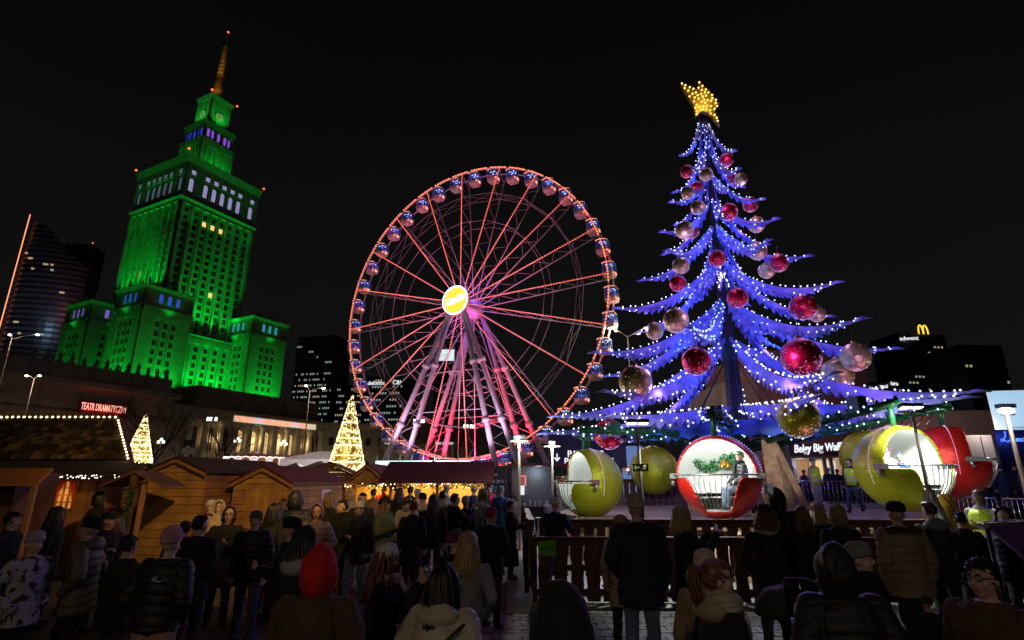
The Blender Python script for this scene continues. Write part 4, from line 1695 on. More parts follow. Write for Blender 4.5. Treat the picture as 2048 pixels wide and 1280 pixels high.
# ================================================================== ground
gm = mat('paving_stone', (0.075, 0.066, 0.060), 0.6, var=0.35, scale=1.5, bump=0.3, bscale=30)
m = MB()
m.add([(-900, -30, -0.03), (900, -30, -0.03), (900, 1500, -0.03), (-900, 1500, -0.03)], [(0, 1, 2, 3)])
ground = m.build('ground', mat('ground_asphalt', (0.05, 0.046, 0.043), 0.75, var=0.3, scale=0.6, bump=0.3, bscale=12), None, kind='structure')
# laid pavers in the open part of the square; the ones in plain view one by one, the rest as one sheet of pieces
pv = MB()
pv.rng((-0.145, -0.095, -0.045), (0.145, 0.095, 0.0))
for i, (x, y, z) in enumerate(pv.v):
    if z > -0.01:
        pv.v[i] = (x * 0.965, y * 0.95, z)
pmv = [pv.mesh('paver', mat(f'paver_stone_{k}', c_, 0.55, var=0.3, scale=3, bump=0.35, bscale=40)) for k, c_ in enumerate(((0.085, 0.072, 0.064), (0.070, 0.062, 0.058), (0.098, 0.080, 0.068)))]
rest = MB()
cnt = 0
cells = []
for iy in range(64):
    for ix in range(-26, 27):
        x = ix * 0.30 + (0.15 if iy % 2 else 0)
        y = 2.2 + iy * 0.20
        cells.append((x, y))


def vis_key(c):
    x, y = c
    return (x - (-0.55 - 0.0 * y)) ** 2 * (1.0 if x < 1.6 else 1.6) + 0.35 * (y - 7.6) ** 2


cells.sort(key=vis_key)
for i, (x, y) in enumerate(cells):
    zz = random.uniform(-0.006, 0.004)
    if i < 300:
        o = obj('paver', pmv[i % 3], ground, loc=(x, y, zz))
    else:
        rest.add([(a + x, b + y, c + zz) for a, b, c in pv.v], pv.f)
rest.build('pavers', gm, ground, kind='stuff')

# ================================================================== market huts
plank_m = mat('larch_plank', (0.40, 0.22, 0.085), 0.65, var=0.35, scale=2.0, bump=0.4, bscale=30, obvar=0.16)
plank_d = mat('stained_plank', (0.30, 0.14, 0.058), 0.65, var=0.35, scale=2.0, bump=0.4, bscale=30, obvar=0.16)
roof_felt = mat('red_roof_felt', (0.075, 0.012, 0.014), 0.6, var=0.3, scale=3, bump=0.4, bscale=40)
roof_dark = mat('dark_roof_felt', (0.03, 0.018, 0.014), 0.7, var=0.3, scale=3, bump=0.4, bscale=40)
warm_bulb = emi('warm_bulb', (1.0, 0.74, 0.34), 5.0)
warm_wall = (1.0, 0.55, 0.16)


def hut(name, label, loc, rz, w, d, eave, ridge, gable=plank_m, side=plank_d, roof=roof_felt, door=True, over=0.28, ridge_axis='y', nplank=12, open_front=False):
    """gabled wooden hut: local -y is the gable end, x across, the ridge runs back along y"""
    o = thing(name, label, 'market stall', loc, rz)
    core = MB()
    core.rng((-w / 2 + 0.06, 0.06, 0), (w / 2 - 0.06, d - 0.06, eave - 0.05))
    if not open_front:
        core.build('inner_wall', side, o)
    ph = eave / nplank
    for k in range(nplank):
        if not open_front:
            m = MB()
            m.rng((-w / 2, 0.0, ph * k + 0.006), (w / 2, 0.05, ph * (k + 1) - 0.006))
            m.build('plank', gable, o)
        for sx in (-1, 1):
            m = MB()
            m.rng((sx * w / 2 - 0.025, 0.06, ph * k + 0.006), (sx * w / 2 + 0.025, d, ph * (k + 1) - 0.006))
            m.build('side_plank', side, o)
    ng = max(3, int((ridge - eave) / ph))
    for k in range(ng):
        z0, z1 = eave + (ridge - eave) * k / ng, eave + (ridge - eave) * (k + 1) / ng
        w0, w1 = w / 2 * (1 - k / ng), w / 2 * (1 - (k + 1) / ng)
        m = MB()
        m.prism([(-w0, z0 + 0.006), (w0, z0 + 0.006), (max(w1, 0.02), z1 - 0.006), (-max(w1, 0.02), z1 - 0.006)], (0, 0.05, 0), (1, 0, 0), (0, 0, 1), 0.05)
        m.build('gable_plank', gable, o)
    for sx in (-1, 1):
        sl = (ridge - eave) / (w / 2)
        xo, zo = w / 2 + over, eave - sl * over
        m = MB()
        m.add([(0, -over, ridge + 0.02), (sx * xo, -over, zo + 0.02), (sx * xo, d + over, zo + 0.02), (0, d + over, ridge + 0.02),
               (0, -over, ridge + 0.09), (sx * xo, -over, zo + 0.09), (sx * xo, d + over, zo + 0.09), (0, d + over, ridge + 0.09)],
              [(0, 1, 2, 3), (7, 6, 5, 4), (0, 4, 5, 1), (1, 5, 6, 2), (2, 6, 7, 3), (3, 7, 4, 0)])
        r_ = m.build('roof_slope', roof, o)
        b = MB()
        b.tube([(0, -over - 0.02, ridge - 0.03), (sx * xo, -over - 0.02, zo - 0.03)], 0.04, 4, smooth=False, flat=(0.35, 1))
        b.build('barge_board', side, r_)
    if door:
        m = MB()
        m.rng((-0.42 + 0.1, -0.035, 0.02), (0.42 + 0.1, -0.003, eave - 0.12))
        dr = m.build('door', gable, o)
        for q in ((-0.46, 0), (0.46, 0)):
            m = MB()
            m.rng((q[0] + 0.1 - 0.04, -0.06, 0.0), (q[0] + 0.1 + 0.04, -0.003, eave - 0.08))
            m.build('door_post', gable, o)
        for k in range(6):
            b = MB()
            b.rng((-0.40 + 0.14 * k + 0.1, -0.048, 0.05), (-0.27 + 0.14 * k + 0.1, -0.036, eave - 0.15))
            b.build('door_board', gable, dr)
        m = MB()
        m.tube([(-0.30, -0.08, 1.0), (-0.22, -0.08, 1.0)], 0.015, 6)
        m.build('door_handle', dark_steel, dr)
    return o


# hut with the plain gable (its gable faces the square)
Ph = at(515, 1050, 15.4)
hutB = hut('wooden_hut', 'closed wooden hut with gable door and white paper notice on its side', (Ph.x, 15.4, 0), R(-6), 1.62, 3.4, 2.13, 2.53, over=0.1)
m = MB()
m.rng((0.828, 1.9, 1.35), (0.838, 2.5, 1.95))
nt_ = m.build('notice', mat('lilac_paper', (0.62, 0.58, 0.85), 0.7, var=0.05), hutB)
ink = mat('blue_ink', (0.05, 0.05, 0.35), 0.6)
for i, s_ in enumerate(('NAJLEPSZE', 'W POLSCE', 'MENU')):
    text('notice_print', s_, 0.085, ink, nt_, (0.840, 1.94, 1.80 - 0.15 * i), rot=(PI / 2, 0, PI / 2), extrude=0.001)
Pa = at(322, 1060, 14.6)
hutA = hut('plank_hut', 'larger plank hut with lamplit gable and dark side wall', (Pa.x, 14.9, 0), R(-8), 1.6, 4.2, 2.42, 2.74, roof=roof_dark, door=False, over=0.13)
m = MB()
m.rng((0.778, 0.5, 1.25), (0.83, 0.62, 1.42))
m.build('meter_box', mat('white_plastic', (0.7, 0.7, 0.7), 0.4), hutA)
# open, brightly lit stall
Pc = at(735, 1040, 21.5)
hutC = hut('lit_snack_stall', 'brightly lit open snack stall with golden interior and fir garland', (Pc.x, 21.2, 0), R(0), 1.7, 3.6, 2.1, 2.75, door=False, open_front=True)
hutC2 = thing('snack_counter_stall', 'long counter stall glowing yellow under a dark red roof', 'market stall', (Pc.x + 2.55, 21.0, 0), R(0))
glowy = emi('lit_backdrop_yellow', (1.0, 0.62, 0.14), 0.62)
m = MB()
m.rng((-1.6, 1.6, 0), (1.75, 1.7, 2.1))
bk = m.build('back_wall', mat('yellow_board', (0.75, 0.5, 0.14), 0.6, var=0.2), hutC2)
text('menu_script', 'Menu', 0.3, mat('brown_ink', (0.1, 0.04, 0.01), 0.6), bk, (-0.4, 1.58, 1.6), extrude=0.004, shear=0.3)
m = MB()
m.rng((-1.65, 0, 0), (1.8, 0.12, 1.0))
m.build('counter', plank_d, hutC2)
m = MB()
m.rng((-1.7, -0.1, 1.0), (1.85, 0.4, 1.05))
m.build('counter_top', plank_m, hutC2)
for x in (-1.65, 0.05, 1.8):
    m = MB()
    m.rng((x - 0.05, -0.05, 1.0), (x + 0.05, 0.05, 2.15))
    m.build('post', plank_m, hutC2)
m = MB()
m.add([(-2.0, -0.6, 2.12), (2.1, -0.6, 2.12), (2.1, 1.2, 2.85), (-2.0, 1.2, 2.85), (-2.0, -0.6, 2.2), (2.1, -0.6, 2.2), (2.1, 1.2, 2.93), (-2.0, 1.2, 2.93)],
      [(0, 1, 2, 3), (7, 6, 5, 4), (0, 4, 5, 1), (1, 5, 6, 2), (2, 6, 7, 3), (3, 7, 4, 0)])
m.build('roof_slope', roof_felt, hutC2)
gl = MB()
gb = MB()
for i in range(260):
    x = random.uniform(-3.4, 1.9)
    q = Vector((x, -0.52, 2.06 + random.uniform(-0.09, 0.05)))
    an = random.uniform(0, 6.28)
    gl.tube([q, q + Vector((0.09 * math.cos(an), random.uniform(-0.05, 0.05), 0.09 * math.sin(an)))], [0.02, 0.004], 4)
for i in range(46):
    gb.octa((random.uniform(-3.4, 1.9), -0.6, 2.05 + random.uniform(-0.1, 0.06)), 0.022)
g_ = gl.build('fir_garland', mat('fir_green', (0.02, 0.05, 0.02), 0.6), hutC2, kind='stuff')
gb.build('garland_bulbs', warm_bulb, g_, kind='stuff')
m = MB()
m.rng((-0.8, 1.4, 0), (0.8, 1.5, 2.05))
m.build('back_wall', mat('yellow_board', (0.75, 0.5, 0.14), 0.6), hutC)
for x, y, p_ in ((Pc.x, 21.9, 34), (Pc.x + 1.7, 21.8, 46), (Pc.x + 3.3, 21.8, 46)):
    lamp('POINT', 'stall_light', (x, y, 1.95), (1.0, 0.62, 0.18), p_, 0.15)
# dark-red roofed row behind the stalls
P_ = at(905, 1000, 24)
hut('red_roofed_hut', 'wooden hut with dark red roof between the counter stall and the container', (P_.x - 0.9, 24.5, 0), R(0), 3.4, 3.0, 2.1, 2.95, door=False)
P_ = at(640, 1000, 26)
hut('back_row_hut', 'dim hut with red roof behind the closed wooden hut', (P_.x, 27, 0), R(10), 3.6, 3.6, 2.2, 3.0, door=False)
# small porch gable of the shingled stall
# --- large shingled stall at the side
SY = 14.2
S_ = lambda px, py, Y: at(px, py, Y) - Vector((STX, SY, 0))      # pixel to the stall's own frame
STX = at(120, 1000, 14.5).x
stall = thing('shingled_stall', 'large wooden stall with steep shingled roof and strings of warm bulbs', 'market stall', (STX, SY, 0), 0)
tr_, br_ = S_(236, 838, 16.1), S_(257, 919, 15.05)
zr, ze, yr, ye, ux = tr_.z, br_.z, tr_.y, br_.y, br_.x
dxr = br_.x - tr_.x
W0 = 5.2
m = MB()
m.add([(-W0, ye, ze), (ux, ye, ze), (ux - dxr, yr, zr), (-W0, yr, zr), (-W0, ye + 0.3, ze - 0.1), (ux, ye + 0.3, ze - 0.1), (ux - dxr, yr + 0.3, zr - 0.05), (-W0, yr + 0.3, zr - 0.05)],
      [(0, 1, 2, 3), (7, 6, 5, 4), (0, 4, 5, 1), (1, 5, 6, 2), (2, 6, 7, 3), (3, 7, 4, 0)])
rf = m.build('roof', roof_dark, stall)
sm_ = MB()
sm_.prism([(-0.085, 0), (0.085, 0), (0.085, -0.10), (0.05, -0.16), (-0.05, -0.16), (-0.085, -0.10)], (0, 0, 0), (1, 0, 0), (0, 0, 1), 0.022)
shm = [sm_.mesh('shingle', mat(f'wood_shingle_{q}', c_, 0.75, var=0.4, scale=4, bump=0.4, bscale=20, obvar=0.3)) for q, c_ in enumerate(((0.03, 0.018, 0.011), (0.06, 0.038, 0.022), (0.16, 0.115, 0.07), (0.05, 0.04, 0.03)))]
slope = Vector((0, yr - ye, zr - ze))
tilt = math.atan2(yr - ye, zr - ze)
nr = 12
count = 0
for r_ in range(nr):
    t = (r_ + 1.0) / nr
    for c_ in range(28):
        x = ux - 0.1 - dxr * t - c_ * 0.178 - (0.089 if r_ % 2 else 0)
        if x < -3.3:
            continue
        o = obj('shingle', random.choice(shm), rf, loc=(x, ye + (yr - ye) * t - 0.035, ze + (zr - ze) * t + 0.03), rot=(-tilt + R(7) + random.uniform(-0.06, 0.06), random.uniform(-0.03, 0.03), 0))
        count += 1
m = MB()
for i in range(30):
    x = ux - dxr - 0.05 - i * 0.165
    m.ball((x, yr - 0.05, zr + 0.05), 0.030, 6, 5)
for i in range(14):
    t = i / 14
    m.ball((ux + 0.02 - dxr * t, ye + (yr - ye) * t - 0.06, ze + (zr - ze) * t + 0.03), 0.028, 6, 5)
m.build('ridge_bulbs', warm_bulb, stall, kind='stuff')
lr0, lr1 = S_(262, 925, 14.95), S_(292, 948, 13.5)
z_l0, z_l1, yf = lr0.z, lr1.z, lr1.y
m = MB()
m.add([(-W0, yf, z_l1), (lr1.x, yf, z_l1), (lr0.x, lr0.y, z_l0), (-W0, lr0.y, z_l0), (-W0, yf, z_l1 + 0.05), (lr1.x, yf, z_l1 + 0.05), (lr0.x, lr0.y, z_l0 + 0.05), (-W0, lr0.y, z_l0 + 0.05)],
      [(0, 1, 2, 3), (7, 6, 5, 4), (0, 4, 5, 1), (1, 5, 6, 2), (2, 6, 7, 3), (3, 7, 4, 0)])
m.build('lower_roof', roof_dark, stall)
m = MB()
m.rng((-W0, 0.15, 0), (lr0.x - 0.3, 3.0, z_l0 - 0.1))
m.build('wall_core', plank_d, stall)
w0, w1 = S_(110, 1018, 14.3), S_(156, 962, 14.3)
for k in range(28):
    x = lr0.x - 0.4 - k * 0.145
    if w0.x - 0.1 < x < w1.x + 0.1:
        for z0, z1 in ((0, w0.z - 0.03), (w1.z + 0.03, z_l1)):
            m = MB()
            m.rng((x - 0.066, 0.08, z0), (x + 0.066, 0.145, z1))
            m.build('wall_board', plank_d, stall)
        continue
    m = MB()
    m.rng((x - 0.066, 0.08, 0), (x + 0.066, 0.145, z_l1 + 0.05))
    m.build('wall_board', plank_d, stall)
ww_, wh_ = w1.x - w0.x, w1.z - w0.z
wnd = MB()
wnd.rng((w0.x, 0.10, w0.z), (w1.x, 0.12, w1.z))
wo = wnd.build('window', emi('lit_window_orange', (1.0, 0.36, 0.04), 0.5), stall)
for k in range(4):
    b = MB()
    b.rng((w0.x - 0.015 + ww_ * k / 3, 0.05, w0.z), (w0.x + 0.015 + ww_ * k / 3, 0.098, w1.z))
    b.build('muntin', plank_d, wo)
for k in range(5):
    b = MB()
    b.rng((w0.x, 0.055, w0.z - 0.013 + wh_ * k / 4), (w1.x, 0.097, w0.z + 0.013 + wh_ * k / 4))
    b.build('muntin', plank_d, wo)
cur = mat('red_curtain', (0.4, 0.03, 0.01), 0.8)
for sg, x0 in ((1, w0.x - 0.04), (-1, w1.x + 0.04)):
    b = MB()
    b.prism([(0, wh_), (sg * 0.2, wh_), (sg * 0.07, 0.3), (sg * 0.0, 0.0)] if sg > 0 else [(0, 0.0), (-0.07, 0.3), (-0.2, wh_), (0, wh_)], (x0, 0.045, w0.z), (1, 0, 0), (0, 0, 1), 0.02)
    b.build('curtain', cur, stall)
m = MB()
gl = MB()
for i in range(60):
    x = random.uniform(-0.6, lr1.x - 0.05)
    m.octa((x, yf + 0.03 + random.uniform(-0.03, 0.03), z_l1 - 0.04 + random.uniform(-0.09, 0.02)), 0.016)
for i in range(220):
    x = random.uniform(-0.65, lr1.x)
    an = random.uniform(0, 6.28)
    q = Vector((x, yf + 0.07, z_l1 - 0.03))
    gl.tube([q, q + Vector((0.08 * math.cos(an), random.uniform(-0.05, 0.05), -abs(0.09 * math.sin(an))))], [0.018, 0.004], 4)
g_ = gl.build('fir_garland', MATS['fir_green'], stall, kind='stuff')
m.build('eave_bulbs', emi('cool_warm_bulb', (1.0, 0.85, 0.75), 3.5), g_, kind='stuff')
lamp('POINT', 'stall_light', stall.matrix_basis @ Vector(((w0.x + w1.x) / 2, -0.1, 1.9)), (1.0, 0.45, 0.1), 2.0, 0.1)
# porch gable
P_ = at(290, 990, 13.2)
plank_s = mat('smoked_plank', (0.10, 0.045, 0.022), 0.65, var=0.35, scale=2.0, bump=0.4, bscale=30)
por = thing('stall_porch', 'small gabled wooden canopy on posts with dark garland between two huts', 'canopy', (P_.x, 13.0, 0), R(12))
zp = at(290, 946, 13).z
ze_ = at(290, 974, 13).z
for sx in (-1, 1):
    m = MB()
    m.add([(0, -0.5, zp), (sx * 0.60, -0.5, ze_), (sx * 0.60, 0.9, ze_), (0, 0.9, zp), (0, -0.5, zp + 0.05), (sx * 0.60, -0.5, ze_ + 0.05), (sx * 0.60, 0.9, ze_ + 0.05), (0, 0.9, zp + 0.05)],
          [(0, 1, 2, 3), (7, 6, 5, 4), (0, 4, 5, 1), (1, 5, 6, 2), (2, 6, 7, 3), (3, 7, 4, 0)])
    m.build('roof_slope', plank_s, por)
m = MB()
m.rng((-0.06, -0.45, 0), (0.06, -0.33, zp))
m.build('post', plank_s, por)
m = MB()
m.rng((0.18, -0.44, 0), (0.26, -0.35, zp - 0.25))
m.build('post', plank_d, por)
gl = MB()
for i in range(150):
    z = random.uniform(0.9, ze_)
    an = random.uniform(0, 6.28)
    q = Vector((0.0, -0.47, z))
    gl.tube([q, q + Vector((0.13 * math.cos(an), -0.05, 0.1 * math.sin(an)))], [0.02, 0.004], 4)
gl.build('fir_garland', MATS['fir_green'], por, kind='stuff')
# awning stall at the very edge
P_ = at(40, 990, 11.6)
aw_ = thing('awning_stall', 'wooden stall with a sloping orange awning beside the shingled stall', 'market stall', (P_.x, 11.4, 0), R(6))
zt_, zb_ = at(40, 940, 12).z, at(60, 972, 11).z
m = MB()
m.add([(-1.4, 0.6, zt_), (0.28, 0.6, zt_), (0.62, -0.3, zb_), (-1.0, -0.3, zb_), (-1.4, 0.6, zt_ + 0.04), (0.28, 0.6, zt_ + 0.04), (0.62, -0.3, zb_ + 0.04), (-1.0, -0.3, zb_ + 0.04)],
      [(0, 1, 2, 3), (7, 6, 5, 4), (0, 4, 5, 1), (1, 5, 6, 2), (2, 6, 7, 3), (3, 7, 4, 0)])
m.build('awning', mat('orange_canvas', (0.42, 0.16, 0.04), 0.7, var=0.2, scale=3), aw_)
for k in range(6):
    m = MB()
    x = -1.2 + 0.19 * k
    m.rng((x - 0.09, 0.3, 0), (x + 0.09, 0.36, zb_ + 0.05))
    m.build('wall_board', plank_s, aw_)
m = MB()
m.rng((-1.3, 0.37, 0), (-0.2, 1.6, zt_ - 0.05))
m.build('wall_core', plank_s, aw_)
for x in (-0.95, 0.55):
    m = MB()
    m.rng((x - 0.04, -0.28, 0), (x + 0.04, -0.2, zb_))
    m.build('post', plank_d, aw_)

# warm yard lamps over the huts (the square's own lamps)
LAMPS = []
lamp('SPOT', 'yard_lamp', (-2.2, 6.5, 5.6), (1.0, 0.56, 0.16), 1650, 0.15, (-7.2, 15.5, 1.7), R(66), 0.9)

# ================================================================== golden light trees
gold_wire = emi('golden_fairy_light', (1.0, 0.86, 0.42), 3.4)
gold_dim = emi('golden_fairy_light_dim', (1.0, 0.70, 0.20), 1.0)
gold_leaf = mat('gilt_foil', (0.5, 0.33, 0.06), 0.4, 0.6, var=0.4, scale=6)
for (px, ptop, pbot, Y, lab, wpx) in ((692, 788, 944, 38.0, 'tall cone of golden fairy lights standing behind the red roofed huts', 37), (275, 826, 922, 60.0, 'slim cone of golden fairy lights beside the shingled stall roof', 25)):
    a, b = at(px, ptop, Y), at(px, pbot, Y)
    H = a.z - b.z
    rb = wpx * (Y * 0.97) / FPX
    t = thing('light_tree', lab, 'light tree', (b.x, Y, 0))
    base = b.z
    m = MB()
    m.tube([(0, 0, 0), (0, 0, a.z)], [0.12, 0.03], 6)
    m.build('mast', dark_steel, t)
    m = MB()
    m.lathe([(rb * 0.86, base), (rb * 0.6, base + H * 0.35), (rb * 0.30, base + H * 0.7), (0.03, base + H)], n=18)
    m.build('foil_cone', gold_leaf, t)
    m = MB()
    d_ = MB()
    rs = random.Random(int(Y))
    n_ = 900
    for i in range(n_):
        q = 1 - math.sqrt(rs.random())
        r0 = rb * (1 - q) + 0.03
        an = rs.uniform(0, 2 * PI)
        p = Vector((r0 * math.cos(an), r0 * math.sin(an), base + H * q + rs.uniform(-0.05, 0.05)))
        ln = rs.uniform(0.05, 0.16) * rb / 1.2
        dz = rs.uniform(-1, 1)
        v = Vector((-math.sin(an) * (1 - abs(dz)), math.cos(an) * (1 - abs(dz)), -dz)) * ln
        (m if rs.random() < 0.6 else d_).tube([p - v, p + v], 0.012 * rb / 1.0, 4)
    for k in range(9):
        q = [0.03, 0.12, 0.2, 0.33, 0.42, 0.5, 0.62, 0.74, 0.86][k]
        r0 = rb * (1 - q) * 1.03 + 0.03
        pts = [(r0 * math.cos(2 * PI * i / 24), r0 * math.sin(2 * PI * i / 24), base + H * q) for i in range(25)]
        g = MB()
        g.tube(pts, 0.020 * rb, 5, cap=False)
        g.build('light_ring', gold_wire, t)
    for k in range(14):
        an = 2 * PI * k / 14
        for an2 in (an + 0.22, an - 0.22):
            g = MB()
            g.tube([(rb * 0.98 * math.cos(an), rb * 0.98 * math.sin(an), base + H * 0.08), (rb * 1.04 * math.cos(an2), rb * 1.04 * math.sin(an2), base - H * 0.04)], 0.016 * rb, 4)
            g.build('hem_strip', gold_wire, t)
    m.build('glow_specks', gold_wire, t, kind='stuff')
    d_.build('dim_fairy_lights', gold_dim, t, kind='stuff')
    lamp('POINT', 'light_tree_glow', (b.x, Y - rb - 0.6, base + H * 0.3), (1.0, 0.8, 0.35), 60, 0.6)

# ================================================================== tents, carousel canopy, container
tent_m = mat('white_tent', (0.6, 0.58, 0.58), 0.6, var=0.08, scale=1)
A_, B_ = at(560, 912, 56), at(680, 912, 56)
tn = thing('white_marquee', 'long white marquee with red lettering on its gable behind the huts', 'tent', ((A_.x + B_.x) / 2, 56, 0), R(4))
tw_ = (B_.x - A_.x) / 2
z1, z2 = at(600, 918, 56).z, at(640, 900, 56).z
m = MB()
m.add([(-tw_, 0, z1), (tw_, 0, z1), (tw_ * 0.62, 3, z2), (-tw_ * 0.1, 3, z2), (-tw_, 8, z1), (tw_, 8, z1)], [(0, 1, 2, 3), (3, 2, 5, 4), (1, 5, 2), (0, 3, 4)])
m.build('roof', tent_m, tn)
m = MB()
m.rng((-tw_ + 0.1, 0.1, 0), (tw_ - 0.1, 7.9, z1))
m.build('side_wall', tent_m, tn)
text('gable_lettering', 'WARSZAWA', 0.62, mat('red_print', (0.5, 0.02, 0.02), 0.6), tn, (tw_ * 0.28, -0.02, z1 - 0.75), extrude=0.005)
lamp('POINT', 'tent_light', at(620, 905, 50), (1.0, 0.85, 0.85), 1300, 0.5)
for k, (px, py) in enumerate(((590, 936), (640, 932))):
    p = at(px, py, 44)
    t = thing('pop_up_tent', ('grey' if k == 0 else 'pale') + ' pointed pop-up tent in front of the white marquee', 'tent', (p.x, 44, 0))
    for q in range(4):
        m = MB()
        an = PI / 4 + q * PI / 2
        an2 = an + PI / 2
        m.add([(2.1 * math.cos(an), 2.1 * math.sin(an), p.z - 0.35), (2.1 * math.cos(an2), 2.1 * math.sin(an2), p.z - 0.35), (0, 0, p.z + 0.4)], [(0, 1, 2)])
        o = m.build('roof_panel', tent_m, t)
        o.modifiers.new('t', 'SOLIDIFY').thickness = 0.02
        m = MB()
        m.tube([(2.05 * math.cos(an), 2.05 * math.sin(an), 0), (2.05 * math.cos(an), 2.05 * math.sin(an), p.z - 0.33)], 0.04, 6)
        m.build('leg', dark_steel, t)
# merry-go-round roof
p = at(492, 920, 60)
mg = thing('merry_go_round', 'merry-go-round with scalloped canopy glowing in red and white bulbs', 'carousel', (p.x, 62, 0))
rr = 55 * 60 / FPX
m = MB()
m.lathe([(rr * 0.15, p.z + 0.75), (rr * 0.55, p.z + 0.5), (rr, p.z + 0.2)], n=24)
m.build('canopy', mat('carousel_red', (0.35, 0.02, 0.03), 0.5), mg)
for k in range(24):
    an0 = 2 * PI * k / 24
    m = MB()
    pts = [(rr * math.cos(an0 + 2 * PI / 24 * i / 5), rr * math.sin(an0 + 2 * PI / 24 * i / 5), p.z + 0.2) for i in range(6)]
    low = [(x, y, p.z - 0.3 - 0.18 * math.sin(PI * i / 5)) for i, (x, y, z) in enumerate(pts)]
    m.add(pts + low, [(i, i + 1, i + 7, i + 6) for i in range(5)])
    o = m.build('valance', emi('valance_glow', (1.0, 0.86, 0.8), 0.7) if k % 2 else mat('valance_gold', (0.6, 0.3, 0.1), 0.5), mg)
    o.modifiers.new('t', 'SOLIDIFY').thickness = 0.03
m = MB()
for i in range(120):
    an = 2 * PI * i / 120
    m.octa(((rr + 0.06) * math.cos(an), (rr + 0.06) * math.sin(an), p.z + 0.22 + 0.1 * abs(math.sin(an * 12))), 0.07)
m.build('canopy_bulbs', emi('rosy_bulb', (1.0, 0.8, 0.75), 3.0), mg, kind='stuff')
m = MB()
m.tube([(0, 0, 0), (0, 0, p.z + 1)], 0.5, 10)
m.build('centre_pole', tent_m, mg)
for k in range(8):
    an = 2 * PI * k / 8
    m = MB()
    m.tube([(rr * 0.85 * math.cos(an), rr * 0.85 * math.sin(an), 0), (rr * 0.85 * math.cos(an), rr * 0.85 * math.sin(an), p.z + 0.2)], 0.05, 6)
    m.build('pole', bronze, mg)
lamp('POINT', 'carousel_light', at(492, 912, 54), (1.0, 0.6, 0.5), 90, 0.4)
# shipping container
P_ = at(905, 1000, 27.0)
Q_ = at(1086, 1000, 27.0)
con = thing('shipping_container', 'black shipping container with silver lock rods and white serial number', 'container', (P_.x, 27.0, 0), R(0))
zc_ = at(950, 932, 27.0).z
cw = 2.55
blk = mat('black_container_paint', (0.025, 0.025, 0.03), 0.45, 0.3, var=0.3, scale=2, bump=0.2)
m = MB()
m.rng((0, 0, 0.1), (cw, 6.0, zc_))
m.build('body', blk, con)
for k in range(2):
    m = MB()
    m.rng((0.08 + k * 1.21, -0.05, 0.16), (1.26 + k * 1.21, -0.003, zc_ - 0.1))
    dd = m.build('door', blk, con)
    for j in range(2):
        r = MB()
        x = 0.42 + k * 1.0 + j * 0.5 + (0.1 if k else 0)
        r.tube([(x, -0.10, 0.2), (x, -0.10, zc_ - 0.12)], 0.022, 6)
        r.build('lock_rod', chrome, dd)
        for zz in (0.5, 1.3, zc_ - 0.4):
            c = MB()
            c.box((x, -0.085, zz), (0.09, 0.06, 0.08))
            c.build('lock_bracket', chrome, dd)
text('serial_number', 'BMTU 222012 1', 0.17, emi('white_print', (0.8, 0.8, 0.8), 0.16), con, (1.38, -0.055, zc_ - 0.75), extrude=0.002)
m = MB()
m.rng((0.15, -0.056, zc_ - 0.95), (0.42, -0.051, zc_ - 0.55))
m.build('logo_plate', mat('white_logo', (0.5, 0.5, 0.5), 0.6), con)
bar_ = thing('container_bar', 'container bar with corrugated wall, cups and red neon beside lock rods', 'bar', (P_.x + cw + 0.1, 27.2, 0))
bw = Q_.x - P_.x - cw - 0.1 + 0.6
for x0, x1 in ((0, 0.12), (bw - 0.12, bw)):
    m = MB()
    m.rng((x0, 0, 0), (x1, 0.2, zc_))
    m.build('corner_post', blk, bar_)
m = MB()
m.rng((0, 2.0, 0), (bw, 2.1, zc_))
m.build('back_wall', mat('grey_corrugated', (0.2, 0.22, 0.25), 0.4, 0.4), bar_)
for k in range(14):
    r = MB()
    x = 0.2 + (bw - 0.4) * k / 13
    r.rng((x - 0.05, 1.9, 0.9), (x + 0.05, 1.998, zc_ - 0.1))
    r.build('wall_rib', MATS['grey_corrugated'], bar_)
m = MB()
m.rng((-0.1, -0.3, zc_), (bw + 2.0, 2.2, zc_ + 0.12))
m.build('roof', mat('dark_red_sheet', (0.12, 0.015, 0.02), 0.5), bar_)
m = MB()
m.rng((0.12, 0, 0), (bw - 0.12, 0.3, 1.05))
m.build('counter', blk, bar_)
for k in range(9):
    x = 0.7 + 0.26 * k + random.uniform(-0.06, 0.06)
    c = thing('paper_cup', 'white paper cup on the counter of the container bar', 'cup', (P_.x + cw + 0.1 + x, 27.3, 1.05), 0, 'cups on the bar counter')
    q = MB()
    h_ = random.choice((0.14, 0.2, 0.26))
    q.lathe([(0.03, 0), (0.045, h_), (0.04, h_)], n=8)
    q.build('cup_body', lining_m, c)
    q = MB()
    q.lathe([(0.001, h_ + 0.025), (0.04, h_ + 0.02), (0.05, h_)], n=8)
    q.build('cup_lid', chrome, c)
neon = emi('red_neon', (1.0, 0.12, 0.06), 2.0)
m = MB()
m.tube([(0.45, 1.6, zc_ - 0.75), (0.45, 1.6, zc_ - 0.45), (0.8, 1.6, zc_ - 0.45), (0.8, 1.6, zc_ - 0.9)], 0.025, 5)
m.build('neon_tube', neon, bar_)
m = MB()
m.rng((0.42, 1.55, zc_ - 1.35), (0.75, 1.6, zc_ - 0.9))
m.build('menu_screen', emi('menu_screen', (0.8, 0.95, 1.0), 0.8), bar_)
lamp('POINT', 'bar_light', (P_.x + cw + 1.5, 27.6, zc_ - 0.25), (0.75, 0.9, 1.0), 26, 0.15)
lamp('POINT', 'bar_light', (P_.x + cw + 0.7, 28.3, zc_ - 0.7), (1.0, 0.2, 0.12), 5, 0.1)
